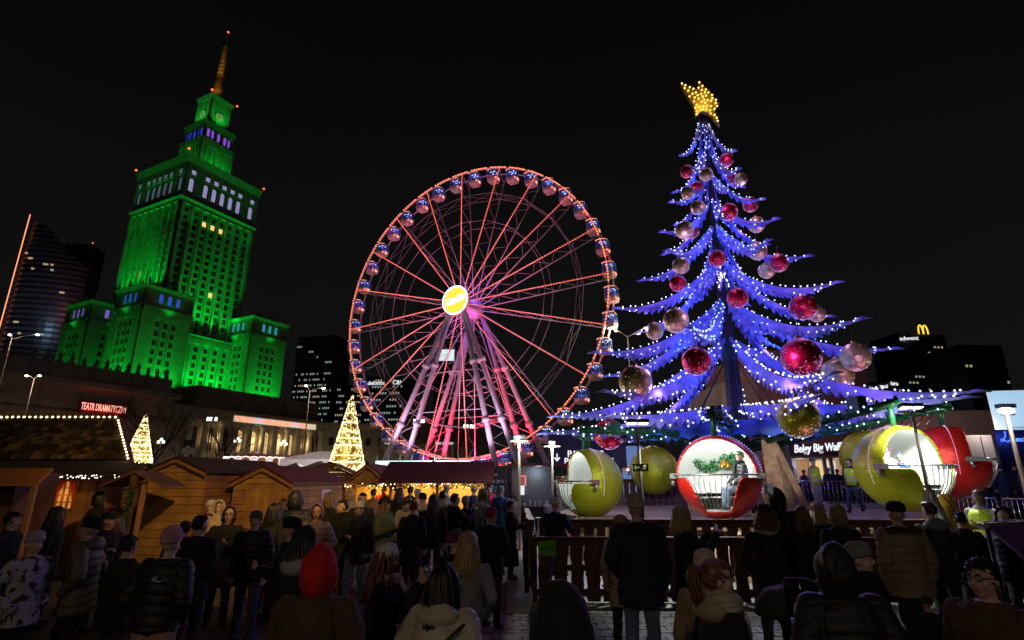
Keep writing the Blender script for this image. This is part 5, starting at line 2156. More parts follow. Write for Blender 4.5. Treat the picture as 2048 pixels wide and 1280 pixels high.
# parking sign
p0, p1 = at(1098, 936, 30), at(1250, 860, 30)
pk = thing('parking_sign', 'dark parking direction sign with white arrow behind the lime gondola', 'sign', (p0.x, 30, 0))
m = MB()
m.rng((0, 0, p0.z), (p1.x - p0.x, 0.12, p1.z))
bd = m.build('sign_board', mat('anthracite_board', (0.018, 0.022, 0.026), 0.5), pk)
for x in (0.3, p1.x - p0.x - 0.3):
    m = MB()
    m.rng((x - 0.06, 0.12, 0), (x + 0.06, 0.24, p1.z))
    m.build('post', dark_steel, pk)
k_ = 30 / FPX
text('sign_lettering', 'PARKING', 17 * k_, white_glow, bd, (36 * k_, -0.02, p0.z + 21 * k_), extrude=0.005, bold=0.006)
text('sign_lettering', 'PODZIEMNY', 17 * k_, white_glow, bd, (36 * k_ - 0.18, -0.02, p0.z + 7 * k_), extrude=0.005, bold=0.006)
m = MB()
ar = [(-1, 8), (1, 8), (1, -2), (4.5, 1.5), (6, 0), (0, -7), (-6, 0), (-4.5, 1.5), (-1, -2)]
m.prism([(x * k_, y * k_) for x, y in ar][::-1], (16 * k_, -0.004, p0.z + 19 * k_), (1, 0, 0), (0, 0, 1), 0.012)
m.build('arrow', white_glow, bd)
# tall blue poster wall behind the ride
p0, p1 = at(1212, 990, 31), at(1285, 892, 31)
po = thing('blue_poster_wall', 'tall pale blue poster panel behind the exit sign', 'billboard', (p0.x, 31, 0))
m = MB()
m.rng((0, 0, 0), (p1.x - p0.x, 0.15, p1.z))
m.build('panel', emi('poster_glow_blue', (0.16, 0.36, 0.75), 0.42), po)
m = MB()
m.rng((-0.1, -0.03, (p0.z + p1.z) / 2 - 0.1), (p1.x - p0.x + 0.1, -0.003, (p0.z + p1.z) / 2 + 0.25))
m.build('orange_band', emi('poster_orange', (0.8, 0.25, 0.08), 0.35), po)
for x in (0.0, 0.75):
    m = MB()
    m.rng((x, -0.05, 0.0), (x + 0.05, -0.003, p1.z))
    m.build('frame_post', chrome, po)
# ================================================================== ride platform, fences, barriers
brown = mat('brown_fence_stain', (0.085, 0.028, 0.018), 0.55, var=0.4, scale=3, bump=0.4, bscale=25, obvar=0.2)
deck_m = mat('deck_board', (0.34, 0.24, 0.15), 0.65, var=0.3, scale=2, bump=0.4, bscale=25, obvar=0.15)
deck = thing('ride_deck', 'round timber deck under the giant tree ride', 'platform', (TX, TY, 0))
RD = 6.1
DZ = 1.2
bw_ = 0.32
n_ = int(2 * RD / bw_)
for k in range(n_):
    y = -RD + bw_ * (k + 0.5)
    hx = math.sqrt(max(0.3, RD * RD - y * y))
    m = MB()
    m.rng((-hx, y - bw_ / 2 + 0.008, DZ - 0.11), (hx, y + bw_ / 2 - 0.008, DZ))
    m.build('deck_board', deck_m, deck)
m = MB()
m.lathe([(RD - 0.1, 0.0), (RD - 0.1, DZ - 0.115), (0.01, DZ - 0.115)], n=48)
m.build('deck_base', deck_m, deck)
# pale concrete apron in front of the deck
m = MB()
m.add([(-0.1, 10.6, 0.006), (15, 10.6, 0.006), (18, 30, 0.006), (-0.1, 30, 0.006)], [(0, 1, 2, 3)])
m.build('pavement', mat('pale_concrete', (0.33, 0.33, 0.30), 0.8, var=0.2, scale=1.2, bump=0.3), None, kind='structure')

m = MB()
m.rng((1.5, 25.0, 0), (19, 37, 1.1))
m.build('terrace', MATS['pale_concrete'], None, kind='structure')
m = MB()
m.rng((14.3, 12.5, 0), (19, 24.9, 0.6))
m.build('side_terrace', MATS['pale_concrete'], None, kind='structure')


def slat_mesh(h, w, seed):
    rs = random.Random(seed)
    L, Rr = [], []
    for i in range(9):
        z = h * i / 8
        L.append((-w / 2 + rs.uniform(-0.02, 0.02) + 0.012 * math.sin(i * 1.3 + seed), z))
        Rr.append((w / 2 + rs.uniform(-0.02, 0.02) + 0.012 * math.sin(i * 1.1 + seed * 2), z))
    m = MB()
    m.prism(L[:1] + Rr + L[:0:-1], (0, 0.02, 0), (1, 0, 0), (0, 0, 1), 0.03)
    return m.mesh('slat', brown)


slats = [slat_mesh(1.0, 0.235, s) for s in range(6)]
slats_n = [slat_mesh(1.0, 0.19, 10 + s) for s in range(6)]


def fence(label, a, b, z0, h, pitch, ms, posts=True, gap=0.03):
    a, b = Vector((a[0], a[1], 0)), Vector((b[0], b[1], 0))
    L = (b - a).length
    o = thing('slat_fence', label, 'fence', (a.x, a.y, z0), math.atan2(b.y - a.y, b.x - a.x))
    for zz, hh in ((h - 0.13, 0.13), (gap + 0.09, 0.12)):
        m = MB()
        m.rng((-0.02, 0.022, zz), (L, 0.07, zz + hh))
        m.build('rail', brown, o)
    m = MB()
    m.rng((-0.04, -0.05, h), (L + 0.02, 0.10, h + 0.035))
    m.build('top_cap', brown, o)
    n = int(L / pitch)
    for k in range(n):
        s = obj('slat', ms[k % 6], o, loc=(pitch * (k + 0.6), 0, gap))
        s.scale = (1, 1, h - gap - 0.05)
    if posts:
        for x in [0.0] + [i * 2.0 for i in range(1, int(L / 2) + 1)]:
            m = MB()
            m.rng((x - 0.045, 0.072, 0), (x + 0.045, 0.16, h + 0.06))
            m.build('post', brown, o)
    return o


f1a = at(1070, 1205, 11.4)
fence('long brown slat fence with green entrance card along the square', (f1a.x, 11.4), (10.2, 11.2), 0.0, 1.13, 0.31, slats)
fence('brown slat fence on the edge of the ride deck under the gondolas', (0.62, 12.25), (10.5, 12.0), 0.0, 1.40, 0.27, slats_n, gap=0.34)
fence('short brown slat fence running back from the entrance corner', (0.42, 12.4), (0.46, 17.6), 0.0, 1.38, 0.24, slats_n)
fence('brown slat fence behind the gondolas at the back of the deck', (2.3, 25.7), (9.6, 26.4), 1.1, 1.15, 0.30, slats)
# green card on the fence
p = at(1095, 1098, 11.3)
cd = thing('entrance_card', 'bright green entrance card fixed to the end of the slat fence', 'sign', (p.x - 0.17, 11.325, p.z - 0.14), R(0))
m = MB()
m.rng((0, 0, 0), (0.34, 0.01, 0.27))
m.build('card', mat('green_card', (0.10, 0.42, 0.02), 0.6, var=0.1), cd, rot=(0, R(-4), 0))
text('card_print', 'WEJŚCIE', 0.072, black_m, cd, (0.03, -0.004, 0.12), extrude=0.001, bold=0.001)

# steel crowd barriers



def barrier(x0, y0, x1, y1, z0, label, grp):
    a = Vector((x0, y0, z0))
    L = math.hypot(x1 - x0, y1 - y0)
    o = thing('crowd_barrier', label, 'barrier', a, math.atan2(y1 - y0, x1 - x0), grp)
    m = MB()
    m.tube([(0.05, 0, 0.05), (0.05, 0, 1.1), (L - 0.05, 0, 1.1), (L - 0.05, 0, 0.05)], 0.022, 6)
    m.build('frame', chrome, o)
    m = MB()
    m.tube([(0.05, 0, 0.2), (L - 0.05, 0, 0.2)], 0.018, 6)
    m.build('bottom_rail', chrome, o)
    b = MB()
    b.tube([(0, 0, 0.2), (0, 0, 1.1)], 0.011, 5)
    me = b.mesh('bar', chrome)
    for k in range(1, int(L / 0.16)):
        obj('bar', me, o, loc=(k * 0.16, 0, 0))
    for x in (0.3, L - 0.3):
        f = MB()
        f.tube([(x, -0.3, 0.012), (x, 0, 0.06), (x, 0.3, 0.012)], 0.015, 5)
        f.build('foot', chrome, o)


barrier(0.45, 17.8, 2.5, 19.6, 0.0, 'steel crowd barrier behind the entrance corner of the slat fence', 'barriers beside the parking sign')
barrier(2.55, 19.7, 2.6, 22.0, 0.0, 'steel crowd barrier behind the entrance corner of the slat fence', 'barriers beside the parking sign')
for k in range(3):
    barrier(9.9 + 2.25 * k, 25.6 - 0.9 * k, 12.05 + 2.25 * k, 24.8 - 0.9 * k, 1.1, 'steel crowd barrier in front of the waffle kiosk queue', 'barriers at the waffle kiosk')
for k in range(3):
    barrier(14.4 + 0.3 * k, 19.6 - 2.2 * k, 14.7 + 0.3 * k, 17.5 - 2.2 * k, 0.6, 'steel crowd barrier on the far edge of the deck by the hi-vis guard', 'barriers by the guard')

# ================================================================== lamp posts
pole_m = mat('galvanised_pole', (0.30, 0.24, 0.17), 0.5, 0.3, var=0.2)
pole_b = mat('dark_pole', (0.06, 0.04, 0.035), 0.5, 0.3, var=0.2)
lamp_w = emi('white_flood_lens', (1.0, 0.97, 0.9), 4.0)


def flood_post(label, px, ptop, Y, heads, pm=pole_b, r=0.035, base=0.0):
    p = at(px, ptop, Y)
    o = thing('flood_post', label, 'lamp post', (p.x, Y, base))
    h = p.z - base
    m = MB()
    m.tube([(0, 0, 0), (0, 0, h)], r, 8)
    m.build('pole', pm, o)
    m = MB()
    m.rng((-0.30, -0.03, h), (0.30, 0.03, h + 0.04))
    m.build('cross_bar', pm, o)
    for x, rx in heads:
        m = MB()
        M = Matrix.Rotation(rx, 3, 'X')
        m.box((x, 0, h + 0.16), (0.24, 0.08, 0.16), M=M)
        hd = m.build('lamp_head', dark_steel, o)
        m = MB()
        m.box(Vector((x, 0, h + 0.16)) + M @ Vector((0, 0.045, 0)), (0.21, 0.012, 0.13), M=M)
        m.build('lens', lamp_w, hd)
    return Vector((p.x, Y, p.z))


e1 = flood_post('dark floodlight post with green exit sign between the lime gondolas', 1275, 858, 12.55, ((-0.13, R(-104)), (0.13, R(-104))), base=0.0)
e2 = flood_post('dark floodlight post in front of the waving passengers gondola', 1824, 826, 12.45, ((-0.13, R(-104)), (0.13, R(-104))), base=0.0)
e3 = flood_post('tan pole with spotlights beside the container bar', 1038, 884, 19.5, ((-0.08, R(35)), (0.12, R(60))), pole_m, 0.045)
e4 = flood_post('tan pole with one white spotlight beside the parking sign', 1104, 894, 21.0, ((0.0, R(40)),), pole_m, 0.045)
for e, tgt in ((e1, [(2.4, 17.3, 2.2), (5.1, 14.1, 2.3)]), (e2, [(9.3, 13.6, 2.3), (12.4, 16.4, 2.6)])):
    for t in tgt:
        lamp('SPOT', 'post_floodlight', e + Vector((0, 0.12, 0.15)), (1.0, 0.98, 0.85), 310, 0.12, t, R(62), 0.5)
lamp('SPOT', 'post_floodlight', e1 + Vector((0.1, 0.15, 0.15)), (1.0, 0.98, 0.85), 420, 0.12, (6.1, 24.3, 2.6), R(30), 0.5)
lamp('SPOT', 'post_floodlight', e2 + Vector((0.1, 0.15, 0.15)), (1.0, 0.98, 0.85), 420, 0.12, (13.0, 20.6, 2.2), R(50), 0.5)
lamp('SPOT', 'post_floodlight', e2 + Vector((0.0, 0.15, 0.15)), (1.0, 0.97, 0.88), 260, 0.12, (8.5, 13.5, 0.3), R(75), 0.6)
lamp('SPOT', 'post_floodlight', e1 + Vector((0.0, 0.15, 0.15)), (1.0, 0.97, 0.88), 200, 0.12, (4.0, 14.0, 0.3), R(75), 0.6)
for e in (e1, e2):
    lamp('SPOT', 'post_floodlight', e + Vector((0.5, 0.0, 0.05)), (0.95, 1.0, 0.92), 420, 0.1, e + Vector((1.6, 0.0, -3)), R(130), 0.4)
lamp('SPOT', 'post_floodlight', e2 + Vector((-0.2, 0.15, 0.15)), (1.0, 0.92, 0.8), 620, 0.1, (7.7, 17.6, 2.4), R(32), 0.5)
lamp('POINT', 'pole_light', e4 + Vector((0, -0.15, 0.1)), (0.9, 1.0, 0.95), 120, 0.1)
lamp('POINT', 'pole_light', e3 + Vector((0, -0.2, 0.1)), (0.95, 1.0, 0.9), 90, 0.1)
# exit sign on the first post
ex = thing('exit_sign', 'dark green exit sign with arrow and running figure on the floodlight post', 'sign', (e1.x - 0.17, 12.49, at(1275, 935, 12.49).z))
gr_d = mat('dark_green_sign', (0.008, 0.03, 0.012), 0.5)
gr_l = emi('sign_pale_green', (0.45, 0.6, 0.12), 0.4)
for k in range(2):
    m = MB()
    m.rng((0.172 * k, 0, -0.08), (0.172 * k + 0.168, 0.012, 0.08))
    pb = m.build('panel', gr_d, ex)
    m = MB()
    if k == 0:
        m.prism([(0.02, 0.0), (0.06, -0.05), (0.085, -0.05), (0.06, -0.014), (0.15, -0.014), (0.15, 0.014), (0.06, 0.014), (0.085, 0.05), (0.06, 0.05)], (0, -0.001, 0), (1, 0, 0), (0, 0, 1), 0.004)
        m.build('arrow', gr_l, pb)
    else:
        m.tube([(0.25, -0.004, 0.012), (0.265, -0.004, 0.035)], 0.012, 5)
        m.ball((0.275, -0.004, 0.052), 0.013, 8, 6)
        m.tube([(0.25, -0.004, 0.012), (0.275, -0.004, -0.02), (0.265, -0.004, -0.055)], 0.009, 5)
        m.tube([(0.25, -0.004, 0.012), (0.235, -0.004, -0.025), (0.205, -0.004, -0.035)], 0.009, 5)
        m.tube([(0.262, -0.004, 0.035), (0.235, -0.004, 0.03), (0.225, -0.004, 0.01)], 0.007, 5)
        m.tube([(0.262, -0.004, 0.035), (0.285, -0.004, 0.02), (0.30, -0.004, 0.03)], 0.007, 5)
        m.build('running_figure', gr_l, pb)


def street_lamp(label, px, ptop, Y, arms, colr=(1.0, 0.86, 0.62), power=0, r=0.09, lens=None, tall=True):
    p = at(px, ptop, Y)
    o = thing('street_lamp', label, 'street lamp', (p.x, Y, 0))
    m = MB()
    m.tube([(0, 0, 0), (0, 0, p.z)], [r, r * 0.6], 8)
    m.build('pole', pole_b, o)
    lm = lens or emi('street_lens', (1.0, 0.9, 0.66), 8.0)
    s = Y / FPX
    for dx, dy in arms:
        q = Vector((dx * s, -0.2, p.z + dy * s))
        m = MB()
        m.tube([(0, 0, p.z - 3 * s), (dx * s * 0.5, -0.1, p.z + dy * s * 0.5 + 1 * s), q + Vector((0, 0, 1.2 * s))], 1.0 * s * 0.45, 6)
        m.build('arm', pole_b, o)
        m = MB()
        m.ball(q, (3.6 * s, 2.2 * s, 1.7 * s), 10, 6)
        m.build('lens', lm, o)
        if power:
            lamp('POINT', 'street_light', Vector((p.x, Y, 0)) + q + Vector((0, -0.3, -2.2 * s)), colr, power, 0.3)
    return o


street_lamp('tall street lamp with two lit heads behind the tree ride', 1255, 672, 62, ((-24, 10), (22, 4), (38, 16)), power=500)
street_lamp('street lamp with two lit heads in front of the theatre wing', 69, 756, 70, ((-14, 4), (12, 4)), power=700)
street_lamp('street lamp with one broad lit head against the curved glass tower', 24, 676, 72, ((-3, 6), (54, 6)), power=500)
street_lamp('tall street lamp beside the office tower with lit floors', 620, 780, 64, ((-8, 8), (28, 3)), power=400)
for px, pt, Y, lab in ((475, 882, 120, 'before the arched windows'), (322, 884, 115, 'near the slim light cone'), (567, 888, 125, 'at the corner of the museum front'), (712, 888, 100, 'behind the tall golden light cone')):
    o = street_lamp(f'park lantern with three round white globes {lab}', px, pt, Y, (), r=0.12)
    s = Y / FPX
    z = at(px, pt, Y).z
    for dx, dz in ((-5, 0), (5, 0), (0, 5)):
        m = MB()
        m.ball((dx * s, 0, z + dz * s), 2.6 * s, 10, 7)
        m.build('globe', emi('globe_glow', (1.0, 0.95, 0.8), 4.0), o)
    lamp('POINT', 'lantern_light', at(px, pt - 2, Y - 1.5), (1.0, 0.82, 0.5), 260, 0.4)
for px, pt, Y, lab in ((838, 842, 130, 'seen through the wheel left of its mast'), (938, 853, 140, 'seen through the wheel beside its mast'), (424, 838, 150, 'before the column front')):
    lab2 = {838: 'tall mast lamp with a row of white lights behind the wheel legs', 938: 'tall mast lamp with a row of white lights behind the wheel mast', 424: 'tall mast lamp with three white lights before the column front'}[px]
    o = street_lamp(lab2, px, pt, Y, (), r=0.15)
    s = Y / FPX
    z = at(px, pt, Y).z
    for dx in ((-9, -3, 4, 9) if px != 424 else (-8, -2, 8)):
        m = MB()
        m.rng(((dx - 1.6) * s, -0.2, z - 3.4 * s), ((dx + 1.6) * s, 0.2, z + 3.4 * s))
        m.build('light_panel', emi('mast_panel', (0.95, 0.97, 0.9), 3.0), o)

# lamps beside the billboard
e5 = at(2003, 822, 16.0)
o = thing('timber_lamp_post', 'slanting tan lamp post with bright white head below the billboard', 'lamp post', (e5.x + 0.12, 16, 0))
m = MB()
m.tube([(0.0, 0, 0), (0, 0, e5.z - 0.06)], 0.055, 8)
m.build('pole', pole_m, o)
m = MB()
m.ball((-0.02, -0.05, e5.z), (0.22, 0.14, 0.10), 12, 8)
m.build('lens', lamp_w, o)
m = MB()
m.rng((-0.2, -0.1, e5.z + 0.09), (0.26, 0.1, e5.z + 0.2))
m.build('lamp_head', dark_steel, o)
lamp('POINT', 'post_light', e5 + Vector((0, -0.25, -0.2)), (1.0, 0.93, 0.8), 40, 0.12)

# ================================================================== right-hand side
wall_r = mat('pinkish_render', (0.30, 0.17, 0.13), 0.8, var=0.12, scale=0.5, bump=0.3)
p0, p1 = at(1535, 960, 62), at(1730, 690, 62)
rb_ = thing('rendered_building', 'plain brick red building with lit windows behind the tree trunk', 'building', (p0.x, 62, 0), R(3))
m = MB()
zt_ = at(1600, 700, 62).z
m.rng((0, 0, 0), (p1.x - p0.x, 14, zt_))
m.build('wall', wall_r, rb_)
for k in range(int(zt_ / 1.1)):
    pass
for r_ in range(2):
    for c_ in range(3):
        m = MB()
        m.rng((-3.2 + 0.55 * c_, -0.35, 8.6 - 3.0 * r_), (-2.85 + 0.55 * c_, -0.3, 10.0 - 3.0 * r_))
        m.build('window', wing_glow, rb_)
m = MB()
m.rng((-3.6, -0.28, 0), (-0.003, 12, 13.0))
m.build('side_wing', stone_dark, rb_)
lamp('POINT', 'facade_glow', at(1600, 800, 52), (0.75, 0.4, 0.5), 900, 1.0)
p0, p1 = at(1880, 960, 46), at(2075, 815, 46)
r2 = thing('flat_roofed_hall', 'low brown hall with arched skylight behind the right gondolas', 'building', (p0.x, 46, 0), R(-6))
m = MB()
zt_ = at(1980, 822, 46).z
m.rng((0, 0, 0), (12, 10, zt_))
m.build('wall', wall_r, r2)
m = MB()
m.rng((2.2, -0.08, zt_ * 0.6), (3.0, -0.003, zt_ * 0.75))
m.build('vent', dark_clad, r2)
for k in range(7):
    m = MB()
    m.tube([(-5.0 + 0.8 * k, 0, zt_ - 2.2 + 0.16 * k), (-4.2 + 0.8 * k, 0, zt_ - 1.1 + 0.16 * k)], 0.05, 4)
    m.build('skylight_rib', chrome, r2)
m = MB()
m.tube([(-5.2, 0, zt_ - 1.6), (-2, 0, zt_ - 0.5), (1.5, 0, zt_ - 0.1)], 0.09, 5)
m.build('skylight_edge', chrome, r2)
lamp('POINT', 'facade_glow', at(1985, 860, 40), (1.0, 0.75, 0.6), 200, 0.6)
# billboard
p0, p1 = at(1998, 868, 40), at(2072, 782, 40)
bb = thing('lit_billboard', 'bright pale blue billboard with red picture tiles above the neon sign', 'billboard', (p0.x, 40, 0), R(-10))
m = MB()
m.rng((0, 0, p0.z), (p1.x - p0.x, 0.3, p1.z))
bf = m.build('panel', emi('billboard_glow', (0.45, 0.72, 0.95), 0.75), bb)
dk = mat('tile_red', (0.18, 0.01, 0.03), 0.5)
s = 40 / FPX
for i in range(2):
    for j in range(2):
        m = MB()
        m.rng((12 * s + i * 14 * s, -0.06, p0.z + 36 * s + j * 11 * s), (22 * s + i * 14 * s, -0.003, p0.z + 46 * s + j * 11 * s))
        t_ = m.build('picture_tile', dk, bf)
        text('tile_print', ('J9', '7i', 'XX', 'BLB')[i * 2 + j], 7 * s, white_glow, t_, (13 * s + i * 14 * s, -0.07, p0.z + 38 * s + j * 11 * s), extrude=0.005)
text('billboard_print', 'GALERIA', 6 * s, MATS['blue_ink'], bf, (26 * s, -0.02, p0.z + 10 * s), extrude=0.005)
text('billboard_print', 'europlex', 8 * s, white_glow, bb, (26 * s, -0.02, p0.z - 12 * s), extrude=0.01)
for x in (0.4, p1.x - p0.x - 0.4):
    m = MB()
    m.rng((x - 0.1, 0.3, 0), (x + 0.1, 0.5, p1.z))
    m.build('post', dark_steel, bb)
lamp('POINT', 'billboard_light', at(2030, 830, 38), (0.5, 0.75, 1.0), 120, 0.6)
# blue neon word
p0 = at(2002, 884, 28)
nn = thing('blue_neon_word', 'blue neon handwriting sign on a dark kiosk front', 'sign', (p0.x, 28, 0))
nb_ = emi('blue_neon', (0.06, 0.14, 1.0), 2.6)
s = 28 / FPX
m = MB()
pts = [(14, 18), (11, 20), (10, 17), (13, 15), (9, 8), (5, 2), (1, 1), (0, 4), (4, 6), (8, 3), (14, 0), (18, 4)]
m.tube([(x * s, 0, p0.z + y * s) for x, y in pts], 0.8 * s, 6)
m.build('neon_tube', nb_, nn)
text('neon_script', 'Lunch', 14 * s, nb_, nn, (18 * s, 0, p0.z + 1 * s), extrude=0.02, shear=0.3)
m = MB()
m.rng((-6 * s, 0.1, 0), (60 * s, 0.3, p0.z + 24 * s))
m.build('kiosk_front', dark_clad, nn)
lamp('POINT', 'neon_light', p0 + Vector((0.6, -0.5, 0.2)), (0.05, 0.1, 1.0), 40, 0.3)
# waffle kiosk
p0, p1 = at(1578, 905, 33), at(1735, 905, 33)
kk = thing('waffle_kiosk', 'waffle kiosk with white handwritten sign over a lit counter', 'kiosk', (p0.x, 33, 1.1), R(-5))
kw = p1.x - p0.x
zb_, zt_ = at(1650, 912, 33).z - 1.1, at(1650, 888, 33).z - 1.1
m = MB()
m.rng((-0.4, -0.2, zb_), (kw + 0.4, 0.2, zt_))
fas = m.build('fascia', mat('dark_red_board', (0.10, 0.02, 0.025), 0.6), kk)
m = MB()
m.rng((-0.4, -0.3, zb_ - 0.12), (kw + 0.4, 2.6, zb_))
m.build('soffit', timber, kk)
m = MB()
m.rng((-0.4, 2.4, 0), (kw + 0.4, 2.6, zb_))
m.build('back_wall', lining_m, kk)
m = MB()
m.rng((-0.3, 0, 0), (kw + 0.3, 0.4, 1.0))
m.build('counter', dark_clad, kk)
for x in (0.0, kw * 0.42, kw * 0.5, kw):
    m = MB()
    m.rng((x - 0.08, 0.0, 1.0), (x + 0.08, 0.16, zb_ - 0.12))
    m.build('post', timber, kk)
for k in range(5):
    m = MB()
    m.rng((0.5 + k * 0.8, 2.3, 1.3), (1.15 + k * 0.8, 2.38, 2.3))
    m.build('menu_panel', (pane_lav, amb, wing_glow, wht, amb)[k], kk)
text('kiosk_script', 'Belgy Big Waffle', 0.62, white_glow, fas, (0.2, -0.24, zb_ + 0.18), rot=(PI / 2, R(-3), 0), extrude=0.02, shear=0.25, bold=0.012, sx=0.72)
lamp('POINT', 'kiosk_light', (p0.x + 1.2, 34.2, zb_ + 0.7), (1.0, 0.9, 0.75), 14, 0.15)
lamp('POINT', 'kiosk_light', (p0.x + 3.4, 34.0, zb_ + 0.7), (1.0, 0.9, 0.75), 14, 0.15)
# small orange-roofed hut behind the red gondola
p0 = at(1935, 905, 36)
hut('orange_roof_hut', 'small hut with orange lamplit roof behind the red gondola', (p0.x, 36, 0), R(0), 3.2, 3, 2.4, 3.3, roof=mat('orange_board', (0.35, 0.12, 0.04), 0.7), door=False, nplank=8)
lamp('POINT', 'hut_light', at(1935, 915, 34), (1.0, 0.5, 0.2), 40, 0.2)
# white trailer
p0 = at(1868, 912, 40)
tr_ = thing('white_trailer', 'long white show trailer with panel joints behind the right gondolas', 'trailer', (p0.x - 1, 41, 0))
zt_ = at(1890, 868, 40).z
m = MB()
m.rng((0, 0, 0.6), (7.5, 2.4, zt_))
m.build('body', mat('white_trailer_paint', (0.3, 0.28, 0.3), 0.5), tr_)
for k in range(5):
    m = MB()
    m.rng((0.9 + 1.5 * k, -0.03, 0.7), (0.95 + 1.5 * k, -0.003, zt_ - 0.1))
    m.build('panel_joint', dark_steel, tr_)
for x in (1.5, 6):
    m = MB()
    m.lathe([(0.02, -0.1), (0.4, -0.1), (0.4, 0.1), (0.02, 0.1)], c=(x, 0.2, 0.4), n=14, M=Matrix.Rotation(PI / 2, 3, 'X'))
    m.build('wheel', black_m, tr_)
# dark red parasol roof that reaches into the picture
pr = thing('purple_canopy', 'sloping purple canvas canopy with glossy edge beside the guard', 'canopy', (6.5, 7.2, 0))
z0, z1 = at(1950, 1052, 6.6).z, at(2040, 1042, 6.6).z
m = MB()
m.add([(-0.55, -0.35, 1.32), (2.2, -0.75, 1.22), (2.2, 0.9, 1.70), (-0.05, 0.75, 1.62), (-0.55, -0.35, 1.27), (2.2, -0.75, 1.17), (2.2, 0.9, 1.65), (-0.05, 0.75, 1.57)],
      [(0, 1, 2, 3), (7, 6, 5, 4), (0, 4, 5, 1), (1, 5, 6, 2), (2, 6, 7, 3), (3, 7, 4, 0)])
m.build('canopy_sheet', mat('purple_canvas', (0.10, 0.02, 0.10), 0.35), pr)
m = MB()
m.tube([(-0.05, 0.77, 1.65), (2.2, 0.92, 1.74)], 0.03, 6)
m.build('edge_tube', chrome, pr)
for q in ((-0.1, 0.7), (2.0, 0.8)):
    m = MB()
    m.tube([(q[0], q[1], 0), (q[0], q[1], 1.6)], 0.03, 6)
    m.build('post', dark_steel, pr)

# ================================================================== bare trees in front of the palace
bark = mat('dark_bark', (0.045, 0.035, 0.028), 0.9, var=0.4, scale=4, bump=0.5)


def bare_tree(label, px, pbot, Y, H, seed, spread=0.5):
    rs = random.Random(seed)
    p = at(px, pbot, Y)
    o = thing('bare_tree', label, 'tree', (p.x, Y, 0))
    m = MB()
    m.tube([(0, 0, 0), (rs.uniform(-0.2, 0.2), 0, H * 0.18), (rs.uniform(-0.3, 0.3), 0, H * 0.36)], [H * 0.022, H * 0.017, H * 0.013], 7)
    m.build('trunk', bark, o)
    tw = MB()

    def grow(p, d, L, r, lev):
        q = p + d * L * 0.5 + Vector((rs.uniform(-1, 1), rs.uniform(-1, 1), rs.uniform(-0.3, 0.6))) * L * 0.08
        e = q + (d + Vector((rs.uniform(-1, 1), rs.uniform(-1, 1), 0.35)) * 0.2).normalized() * L * 0.5
        tw.tube([p, q, e], [r, r * 0.8, r * 0.55], 5 if lev < 2 else 3, cap=False)
        if lev < 5:
            for k in range(3 if lev < 3 else 2):
                nd = (d + Vector((rs.uniform(-1, 1), rs.uniform(-1, 1), rs.uniform(-0.2, 0.7))) * (spread + 0.25)).normalized()
                grow(p.lerp(e, rs.uniform(0.55, 1.0)), nd, L * rs.uniform(0.62, 0.8), r * 0.58, lev + 1)
    for k in range(4):
        a = 2 * PI * k / 4 + rs.uniform(-0.4, 0.4)
        grow(Vector((0, 0, H * (0.24 + 0.04 * k))), Vector((math.cos(a) * spread, math.sin(a) * spread, 1)).normalized(), H * 0.26, H * 0.010, 0)
    tw.build('crown', bark, o)


bare_tree('bare tree in front of the columns with glowing windows', 442, 930, 110, 15, 2)
bare_tree('wide bare tree beside the red neon sign', 300, 930, 92, 19, 3, 0.7)
bare_tree('small bare tree near the dim wing and its dark windows', 366, 930, 120, 13, 5)
# white notice board with black screens near the museum
p0 = at(374, 905, 70)
nbd = thing('info_board', 'pale info board with black loudspeaker boxes above it', 'sign', (p0.x, 70, 0))
s = 70 / FPX
m = MB()
m.rng((-11 * s, 0, p0.z - 0.2), (11 * s, 0.15, p0.z + 12 * s - 0.2))
m.build('panel', mat('grey_board', (0.35, 0.35, 0.36), 0.6), nbd)
for x in (-5, 5):
    m = MB()
    m.rng(((x - 4) * s, 0, p0.z + 12.5 * s), ((x + 4) * s, 0.3, p0.z + 24 * s))
    m.build('speaker_box', black_m, nbd)
for x in (-9, 9):
    m = MB()
    m.rng(((x - 0.6) * s, 0.15, 0), ((x + 0.6) * s, 0.25, p0.z))
    m.build('post', dark_steel, nbd)
# push-chair among the crowd
pcx = at(1598, 1150, 6.2)
pc_ = thing('push_chair', 'dark push-chair with grey folded hood among the crowd at the fence', 'push-chair', (pcx.x, 6.2, 0), R(25))
m = MB()
m.tube([(-0.3, 0, 0.15), (0.05, 0, 0.75), (0.32, 0, 1.15)], 0.018, 6)
m.tube([(-0.3, 0.45, 0.15), (0.05, 0.45, 0.75), (0.32, 0.45, 1.15)], 0.018, 6)
m.tube([(0.32, 0, 1.15), (0.34, 0.22, 1.17), (0.32, 0.45, 1.15)], 0.02, 6)
m.tube([(0.3, 0, 0.15), (-0.1, 0, 0.7)], 0.018, 6)
m.tube([(0.3, 0.45, 0.15), (-0.1, 0.45, 0.7)], 0.018, 6)
m.build('frame', dark_steel, pc_)
m = MB()
m.lathe([(0.32, 0.0), (0.30, 0.12), (0.2, 0.24), (0.02, 0.30)], c=(0.02, 0.22, 0.85), n=14, a0=R(-40), a1=R(220))
m.build('hood', mat('grey_hood_fabric', (0.05, 0.05, 0.052), 0.8), pc_).modifiers.new('t', 'SOLIDIFY').thickness = 0.01
m = MB()
m.rng((-0.25, 0.05, 0.42), (0.2, 0.4, 0.52))
m.build('seat', black_m, pc_)
for x in (-0.3, 0.3):
    for y in (0.0, 0.45):
        m = MB()
        m.lathe([(0.1, -0.025), (0.145, -0.025), (0.145, 0.025), (0.1, 0.025), (0.1, -0.025)], c=(x, y, 0.145), n=16, M=Matrix.Rotation(PI / 2, 3, 'X'))
        m.build('wheel', black_m, pc_)

